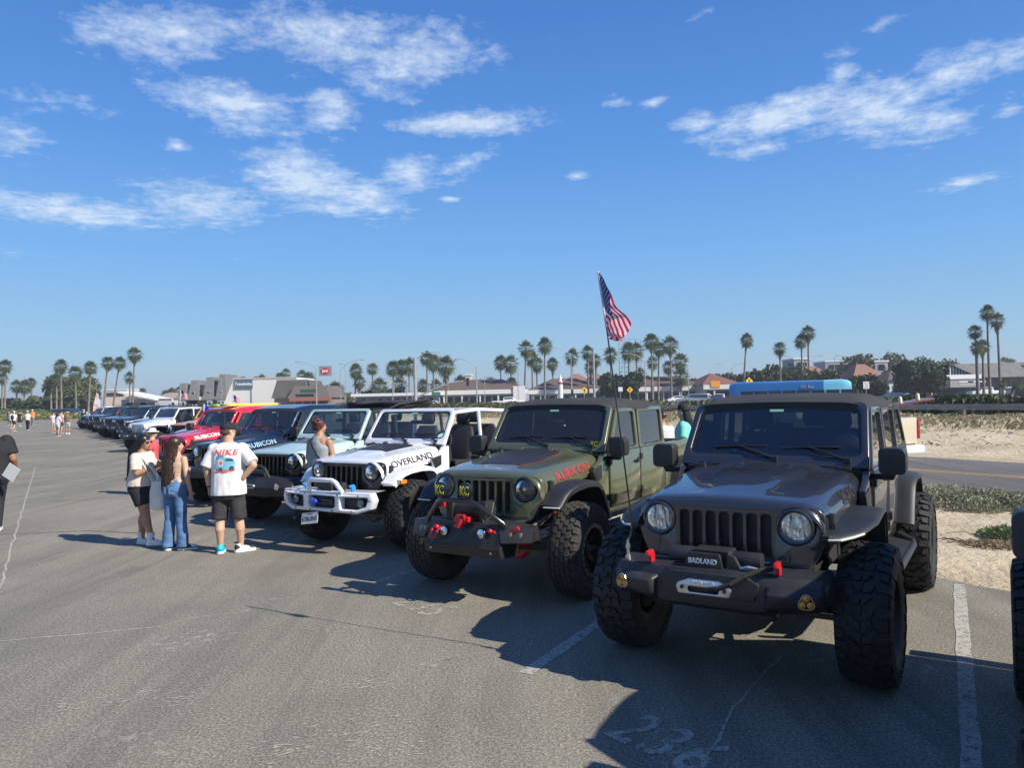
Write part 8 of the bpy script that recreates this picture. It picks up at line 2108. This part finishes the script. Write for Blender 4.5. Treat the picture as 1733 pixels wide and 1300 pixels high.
def simple_person(p, rz, label, H, skin, top, low, hair, shoes=SHOEW, long_low=True, hat=None, sleeve=True, walk=.5, vox=.016, arm=(None, None), hairL=0.0, build=1.0, group=None, skirt=False, bag=None, fat=1.0, bun=False, tank=False, headtilt=0, px_bag=False):
    """standing or walking figure; one continuous body, clothes and hair as parts"""
    r = thing('person', (p[0], p[1], p[2] if len(p) > 2 else 0), rz, label, 'person', group); s = H / 1.72
    b = M(); T = lambda q: tuple(v * s for v in q)
    f = build * fat
    b.loft([ell(c, x, y) for c, x, y in torso_rings(1.42, .90, .20 * build, .165 * f, .175 * f, .12 * f, .12 * f, .13 * f)])
    head = Vector((0, -.01, 1.60)); b.tube([(0, .01, 1.44), (0, 0, 1.56)], [.058, .054], 12); head_parts(b, head, R(headtilt), .96)
    A = {}
    for k, sx in enumerate((1, -1)):
        a = arm[k] or [(.18 * build, 0, 1.38), (.235 * build, .03 * sx * walk, 1.12), (.235 * build, -.05 - .16 * sx * walk, .90)]
        a = [Vector((abs(q[0]) * sx if arm[k] is None else q[0], q[1], q[2])) for q in a]; A[sx] = a
        chain(b, a, [.052 * f, .041 * f, .028]); hand(b, a[2], (a[2] - a[1]).normalized() + Vector((0, -.15, 0)), (0, -1, .2), .4, .95)
    an = {}
    for sx in (1, -1):
        st = sx * walk * .26; a = (sx * .095, -st + .02, .09 + (.05 if st < 0 and walk > .3 else 0)); kn = (sx * .10, -st * .45 - .04 * walk, .50); an[sx] = a
        cap(b, (sx * .09, .01, .90), kn, .090 * f, .060); cap(b, kn, (a[0], (a[1] + kn[1]) / 2 + .02, .32), .058, .056); cap(b, (a[0], (a[1] + kn[1]) / 2 + .02, .32), a, .054, .034); cap(b, a, (a[0], a[1] - .07, a[2] - .05), .03, .026)
    def fin(m_, v_=vox):
        me = remesh(m_, v_, 2)
        for q in me.vertices: q.co = q.co * s
        return me
    put('body', fin(b), skin, r)
    t = M(); t.loft([ell(c, x * f, y * f) for c, x, y in [((0, .01, .88), .192, .145), ((0, .005, 1.0), .185, .14), ((0, 0, 1.15), .185, .138), ((0, -.01, 1.28), .205, .142), ((0, 0, 1.38), .195 if not tank else .12, .118), ((0, .008, 1.46), .075, .07)]])
    if sleeve:
        for sx in (1, -1): a = A[sx]; m_ = a[0].lerp(a[1], .72); t.tube([a[0], a[0].lerp(a[1], .35), m_], [.072 * f, .072 * f, .074 * f], 12); t.ball(a[0] + Vector((-sx * .012, 0, .004)), .076 * f, 12, 8)
    put('shirt', fin(t), top, r)
    l = M(); l.loft([ell(c, x * f, y * f) for c, x, y in [((0, .01, .76), .16, .13), ((0, .01, .84), .188, .15), ((0, .01, .97), .178, .138)]])
    if skirt: l.loft([ell(c, x, y) for c, x, y in [((0, 0, .93), .17, .14), ((0, 0, .70), .23, .20), ((0, 0, .48), .27, .24)]])
    else:
        for sx in (1, -1):
            a = an[sx]; kn = Vector((sx * .10, -sx * walk * .26 * .45 - .04 * walk, .50)); hp = Vector((sx * .09, .01, .88))
            if long_low: l.tube([hp, kn, Vector(a) + Vector((0, .02, -.02))], [.104 * f, .078, .064], 14)
            else: l.tube([hp, hp.lerp(kn, .75)], [.104 * f, .096 * f], 14)
    put('trousers' if long_low else ('skirt' if skirt else 'shorts'), fin(l), low, r)
    for sx in (1, -1):
        e = len(r.children); sh = shoe(r, (an[sx][0] * s, an[sx][1] * s, an[sx][2] * s), 0, shoes, s=s, high=.05)
    h = M(); h.ball(head + Vector((0, .02, .045)), (.082, .094, .082), 16, 10); 
    if hairL: 
        for i in range(40):
            a = R(rnd.uniform(-105, 105)); h.tube([head + Vector((math.sin(a) * .075, .02 + math.cos(a) * .08, 0)), head + Vector((math.sin(a) * .09, .03 + math.cos(a) * .12, -hairL * .5)), head + Vector((math.sin(a) * .08, .03 + math.cos(a) * .12, -hairL * rnd.uniform(.85, 1.05)))], [.014, .014, .006], 5)
    if bun:
        for i in range(26): a = rnd.uniform(0, 6.28); c = head + Vector((.03 * math.cos(a), .085, .07 + .03 * math.sin(a))); h.ball(c + Vector((rnd.uniform(-.03, .03), rnd.uniform(-.02, .03), rnd.uniform(-.03, .03))), .026, 7, 5)
        for i in range(30): a = R(rnd.uniform(-100, 100)); h.tube([head + Vector((math.sin(a) * .07, .02 + math.cos(a) * .07, .08)), head + Vector((math.sin(a) * .085, .03 + math.cos(a) * .09, 0)), head + Vector((math.sin(a) * .06, .09, -.05))], .01, 5)
    hm = h.mesh('hair', angle=80)
    for q in hm.vertices: q.co = q.co * s
    put('hair', hm, hair, r)
    if hat:
        q = M()
        if hat[0] == 'brim': q.lathe([(.17, .0), (.165, .01), (.095, .02), (.090, .07), (.06, .10), (.01, .105)], head + Vector((0, .01, .055)), (0, 0, 1), 24)
        else:
            q.lathe([(.092, -.02), (.094, .02), (.08, .06), (.04, .085), (.005, .09)], head + Vector((0, .01, .05)), (0, 0, 1), 20); q.prism(rounded([(-.07, -.07), (-.06, -.18), (.06, -.18), (.07, -.07)], .03, 3), 2, head.z + .045, head.z + .055)
        qm = q.mesh('hat', angle=50)
        for v in qm.vertices: v.co = v.co * s
        put('hat', qm, hat[1], r)
    if bag:
        q = M(); q.ball((0, .19, 1.18), (.15, .09, .22), 14, 9); qm = remesh(q, .02, 1)
        for v in qm.vertices: v.co = v.co * s
        o = put('backpack', qm, bag); o.parent = None; o.matrix_world = r.matrix_basis.copy(); o['label'] = 'dark backpack on the back of the person in teal T-shirt' if px_bag else 'black backpack on the far walker in white shirt'; o['category'] = 'backpack'
    return r
P = simple_person
# man at the left border
d_ = 12.4
pm = at(-14, 880, d_); P((pm.x, pm.y, 0), R(205), 'man in black T-shirt and black trousers cut off by the left border', 1.84, SKIN3, BLKCL, BLKCL, mat('dark_hair', (.02, .018, .016), .6), SHOEW, True, ('cap', BLKCL), True, .5, .012,
  arm=(None, [(-.21, 0, 1.40), (-.29, .04, 1.13), (-.30, -.10, .93)]), fat=1.22, build=1.12)
q = M(); q.box((0, 0, 0), (.20, .004, .27)); c_ = at(19, 800, d_ - .25)
o = put('paper_sheet', q.mesh('p', smooth=False), mat('paper', (.75, .75, .74), .7), None, loc=tuple(c_), rot=(R(20), R(38), R(10))); o['label'] = 'white sheet of paper in the hand of the man at the left border'; o['category'] = 'paper'
# woman between the white and the seafoam car
pw = at(541, 740, 11.9); P((pw.x, pw.y, 0), R(150), 'woman in grey tank top with tied-up auburn hair, between the white and seafoam cars', 1.78, SKIN2, GREYT, BLKCL, HAIRR, cloth('grey_shoe', (.25, .28, .33), .1), True, None, False, .15, .011,
  arm=([(.19, 0, 1.36), (.27, -.03, 1.12), (.24, -.16, .92)], [(-.19, 0, 1.36), (-.25, -.02, 1.12), (-.22, -.14, .92)]), bun=True, tank=True, headtilt=-20, fat=1.1)
q = M(); q.tube([(.06, -.12, 1.42), (.08, .0, 1.50), (.07, .14, 1.42), (-.08, .16, 1.2), (-.22, .05, 1.0)], .014, 6)
o = put('bag_strap', q, BLKCL, None, loc=(pw.x, pw.y, 0.03), rot=(0, 0, R(150))); o['label'] = 'dark shoulder strap across the back of the woman in grey tank top'; o['category'] = 'strap'
# person with white hat behind the two women
pw = at(258, 740, 17.2); P((pw.x, pw.y, 0), R(100), 'person in red shirt and white brimmed hat behind the phone woman', 1.50, SKIN1, cloth('red_shirt', (.55, .08, .09), .1), JEANS, HAIRN, SHOEW, True, ('brim', TEE_W), True, .1, .014, headtilt=20)
pw = at(1158, 740, 12.6); P((pw.x, pw.y, .08), R(-110), 'person in teal T-shirt with dark backpack and cap, between the two nearest cars', 1.80, SKIN1, cloth('teal_tee', (.16, .55, .47), .1), cloth('maroon_shorts', (.10, .03, .05), .1), HAIRB, SHOEB, False, ('cap', BLKCL), True, .1, .014, hairL=.38, bag=BLKCL, headtilt=40, px_bag=True)
pw = at(1121, 740, 13.8); P((pw.x, pw.y, .08), R(-160), 'person in pale grey shirt behind the bed of the green pickup', 1.66, SKIN2, cloth('pale_grey_tee', (.48, .48, .50), .1), cloth('red_shorts', (.55, .05, .07), .1), HAIRN, SHOEB, False, None, True, .1, .016)
# far walkers
FP = 'people walking far down the lot'
CL = lambda n, c: cloth(n, c, .1)
for (px, py, D, rz, lab, top, low, hair, ll, hat, H, sk, wk, bg) in (
    (15, 720, 87, 175, 'man in dark jacket and grey jeans, leftmost of the far walkers', CL('slate', (.06, .07, .09)), CL('grey_jeans', (.16, .18, .20)), HAIRB, True, None, 1.76, 0, .4, None),
    (19, 726, 80, 170, 'walker in pale top and tan shorts beside the backpack wearer', CL('pale_top', (.6, .58, .55)), CL('tan_cloth', (.34, .25, .16)), HAIRN, True, None, 1.70, 0, .5, None),
    (24, 730, 71, 170, 'walker in white shirt and black shorts wearing a black backpack', TEE_W, BLKCL, HAIRB, False, ('cap', TEE_W), 1.76, 0, .8, BLKCL),
    (34, 722, 83, 165, 'walker in long black clothes between the backpack and the white shirt', BLKCL, BLKCL, HAIRB, False, None, 1.68, 0, .4, None),
    (47, 728, 74, 180, 'walker in white shirt, black trousers and pale sun hat', TEE_W, BLKCL, HAIRN, True, ('brim', TEE_B), 1.74, 0, .3, None),
    (55, 720, 86, 180, 'walker in orange shirt, jeans and white hat', CL('orange_shirt', (.75, .22, .04)), CL('grey_jeans', (.16, .18, .20)), HAIRN, True, ('brim', TEE_W), 1.78, 0, .3, None),
    (91, 733, 58, 10, 'woman in white top and pale shorts left of the bare-backed woman', CL('pink_white', (.62, .52, .52)), CL('pale_shorts', (.5, .46, .46)), HAIRN, False, None, 1.66, 0, .2, None),
    (98, 738, 54, 160, 'bare-backed woman in light blue shorts', CL('lilac_white', (.55, .53, .62)), CL('light_blue_shorts', (.42, .48, .66)), HAIRB, False, None, 1.66, 0, .1, None),
    (104, 734, 57, 150, 'person in pink shirt right behind the bare-backed woman', CL('pink_shirt', (.58, .40, .42)), BLKCL, HAIRB, False, None, 1.74, 0, .2, None),
    (115, 735, 56, 190, 'woman in denim shorts, dark top and straw hat, right of the far group', CL('olive_top', (.14, .11, .07)), CL('denim_shorts', (.34, .40, .50)), HAIRN, False, ('brim', CL('straw', (.45, .30, .17))), 1.66, 0, .15, None),
    (142, 724, 71, 190, 'person in long black dress with white scarf next to the far end of the row', BLKCL, BLKCL, HAIRN, False, ('cap', TEE_W), 1.72, 0, .35, None)):
    p_ = gnd(px, py); r_ = P((p_.x, p_.y, 0), R(rz), lab, H, SKIN1 if px != 115 else SKIN2, top, low, hair, SHOEB if px not in (115, 142) else SHOEW, ll, hat, True, wk, .03, group=FP, skirt=(px in (34, 142)), hairL=.3 if px in (98, 91) else 0, bag=bg, tank=False)

# ------------------------------------------------------------------ flag on the whip antenna of the grey car
def flagm(name, c):
    m_ = bpy.data.materials.new(name); m_.use_nodes = True; t = NT(m_.node_tree)
    a = t.n('ShaderNodeBsdfDiffuse', {0: c + (1,)}); b = t.n('ShaderNodeBsdfTranslucent', {0: c + (1,)}); mx = t.n('ShaderNodeMixShader', {0: .5, 1: a.outputs[0], 2: b.outputs[0]}); t.n('ShaderNodeOutputMaterial', {0: mx.outputs[0]}); return m_
FLAGR = flagm('flag_red', (.80, .03, .07)); FLAGW = flagm('flag_white', (.88, .86, .88)); FLAGB = flagm('flag_blue', (.02, .035, .17))
am = Matrix.Translation((1.735, 5.79, 0)) @ Matrix.Rotation(R(-33), 4, 'Z')
a0 = am @ Vector((-.66, -.64, .98))
tip = at(1012, 459, a0.y + .05); fl_bot = at(1028, 566, a0.y + .02)
wh = thing('flag_antenna', a0, 0, 'tall whip antenna with American flag on the dark grey car bumper', 'flag')
mid1 = at(1048, 720, a0.y); mid2 = at(1068, 880, a0.y)
rel0 = lambda p: Vector(p) - a0
def bez(P, n):
    out = []
    for i in range(n + 1):
        t = i / n * (len(P) - 1); k = min(int(t), len(P) - 2); u = t - k
        p0, p1, p2, p3 = P[max(k - 1, 0)], P[k], P[k + 1], P[min(k + 2, len(P) - 1)]
        out.append(.5 * ((2 * p1) + (p2 - p0) * u + (2 * p0 - 5 * p1 + 4 * p2 - p3) * u * u + (3 * p1 - 3 * p2 + p3 - p0) * u ** 3))
    return out
W = bez([rel0(a0), rel0(mid2), rel0(mid1), rel0(fl_bot), rel0(tip)], 40)
q = M(); q.tube(W, [.0075 - .003 * i / 40 for i in range(41)], 8); put('whip', q, BLKG, wh)
q = M(); q.tube(W[31:], .008, 8); put('flag_sleeve', q, FLAGW, wh)
q = M(); q.tube([rel0(a0), W[1], W[2]], .011, 8); put('spring_base', q, STEEL, wh)
# cloth: u along the fly, v down the hoist; hoist edge lies on the mast from the tip downwards, the fly end droops
hoist = [W[38] * 1.0, W[31]]
e1 = rel0(at(1061, 552, a0.y - .22)); e2 = rel0(at(1058, 578, a0.y + .06)); e3 = rel0(at(1034, 572, a0.y - .10))
def flagp(u, v):
    h = W[40].lerp(W[30], v)
    top_fly = rel0(at(1066, 548, a0.y - .10)); bot_fly = rel0(at(1033, 573, a0.y + .02)); mid_fly = rel0(at(1062, 590, a0.y - .05))
    far = top_fly * (1 - v) ** 2 + mid_fly * 2 * v * (1 - v) + bot_fly * v * v
    # hanging folds: the cloth bunches towards the lower corner
    p = h.lerp(far, u)
    sag = math.sin(math.pi * u) * .035
    fold = .022 * math.sin(u * 8 + v * 9.0) * u ** .5 + .006 * math.sin(u * 17 + v * 16)
    return p + Vector((.5 * fold, -1.6 * fold, -sag * (.3 - .3 * v)))
def flag_mesh():
    me = bpy.data.meshes.new('flag'); nu, nv = 60, 52; vs = []; fs = []; mi = []
    for j in range(nv + 1):
        for i in range(nu + 1): vs.append(flagp(i / nu, j / nv))
    for j in range(nv):
        for i in range(nu):
            a = j * (nu + 1) + i; fs.append((a, a + 1, a + nu + 2, a + nu + 1)); u = (i + .5) / nu; v = (j + .5) / nv
            st = int(v * 13); k = 0 if st % 2 == 0 else 1
            if u < .4 and v < 7 / 13: k = 2
            mi.append(k)
    me.from_pydata([tuple(p) for p in vs], [], fs); me.polygons.foreach_set('material_index', mi); me.polygons.foreach_set('use_smooth', [True] * len(fs)); me.update(); return me
put('flag_cloth', flag_mesh(), [FLAGR, FLAGW, FLAGB], wh)
q = M()
for rI in range(9):
    for cI in range(6 if rI % 2 == 0 else 5):
        u = .4 * (cI * 2 + 1 + (1 if rI % 2 else 0)) / 12; v = 7 / 13 * (rI + 1) / 10
        c = flagp(u, v); e = .004
        du = (flagp(u + e, v) - flagp(u - e, v)).normalized(); dv = (flagp(u, v + e) - flagp(u, v - e)).normalized(); n_ = du.cross(dv).normalized()
        for sg in (1, -1):
            o = len(q.v); q.add([tuple(c + n_ * .003 * sg + (du * math.cos(a) + dv * math.sin(a)) * (.0125 if k % 2 == 0 else .0055)) for k in range(10) for a in [math.pi * k / 5 - math.pi / 2]], [tuple(range(10))])
put('stars', q.mesh('stars', smooth=False), FLAGW, wh)['kind'] = 'stuff'
# small flags above the row
def small_flag(px, py, D, label, hh, m=None, lean=0.0):
    p = at(px, py, D); r = thing('small_flag', (p.x, p.y, 1.6), 0, label, 'flag'); q = M(); q.tube([(0, 0, 0), (lean, 0, p.z - 1.6)], .02, 6); put('staff', q, FLAGW, r)
    me = bpy.data.meshes.new('f'); vs = []; fs = []; mi = []
    for j in range(14):
        for i in range(11): u = i / 10; v = j / 13; vs.append((lean + u * hh * .9, .08 * math.sin(u * 7), p.z - 1.6 - v * hh * .9 - u * hh * .55))
    for j in range(13):
        for i in range(10): a = j * 11 + i; fs.append((a, a + 1, a + 12, a + 11)); mi.append(2 if (i < 4 and j < 7) else j % 2)
    me.from_pydata(vs, [], fs); me.polygons.foreach_set('material_index', mi); me.update(); put('cloth', me, m or [FLAGR, FLAGW, FLAGB], r)
small_flag(394, 668, 24, 'small American flag above the red car roof', .24)
small_flag(303, 660, 45, 'small striped flag on a white staff above the white older car', .42, lean=.1)
small_flag(345, 684, 24, 'little bright blue flag on the roof of the red car', .28, [mat('bright_blue', (.02, .06, .55), .6)] * 3)
# small roof boxes seen above the row
def topper(p, rz, label, m, size, name='roof_board'):
    q = M(); q.prism(rounded([(-size[0] / 2, -size[1] / 2), (size[0] / 2, -size[1] / 2), (size[0] / 2, size[1] / 2), (-size[0] / 2, size[1] / 2)], min(size[0], size[1]) * .45, 5), 2, 0, size[2]); o = put(name, q.mesh('b', bevel=.015), m, None, loc=p, rot=(0, 0, rz)); o['label'] = label; o['category'] = 'surfboard'
c_ = Vector((-8.95, 20.6, 0)) + Matrix.Rotation(R(-31.5), 3, 'Z') @ Vector((0, 2.2, 1.97)); topper(tuple(c_), R(-31.5), 'yellow board lying on the roof of the red car', mat('board_yellow', (.75, .55, .08), .4, coat=.5), (.55, 1.9, .07))
c_ = Vector((-13.1, 30.6, 0)) + Matrix.Rotation(R(-31), 3, 'Z') @ Vector((0, 2.2, 1.96)); topper(tuple(c_), R(-31), 'lime green board on the roof of the orange car', mat('board_lime', (.25, .62, .12), .4, coat=.5), (.6, 2.2, .07))
# red board and pale stubs behind the grey car
c_ = at(1540, 680, 15.5); q = M(); q.prism([(-.40, -.10), (-.40, -.06), (.05, .02), (.38, .07), (.38, .03), (.05, -.02)], 1, -.25, .25); o = put('kayak_rack', q.mesh('k', bevel=.02), mat('dark_red_board', (.16, .03, .03), .4, coat=.5), None, loc=tuple(c_)); o['label'] = 'dark red board with two pale blocks behind the roof of the dark grey car'; o['category'] = 'board'
for x, z in ((-.20, .0), (.16, .06)): q = M(); q.lathe([(.04, -.06), (.04, .04), (.03, .10), (.01, .11)], (x, 0, z), (0, 0, 1), 12); put('pale_block', q, mat('cream_foam', (.70, .62, .45), .7), o)
bpy.data.scenes.remove(TMP)
hz_m = bpy.data.materials.new('haze'); hz_m.use_nodes = True; _t = NT(hz_m.node_tree)
_v = _t.n('ShaderNodeVolumePrincipled', {'Color': (0.85, 0.9, 0.97, 1), 'Density': 0.0005, 'Anisotropy': 0.2})
_o = _t.n('ShaderNodeOutputMaterial', {1: _v.outputs[0]})
_q = M(); _q.box((0, 1450, 12.5), (5100, 4200, 27)); put('haze', _q.mesh('haze', smooth=False), hz_m, None)['kind'] = 'stuff'
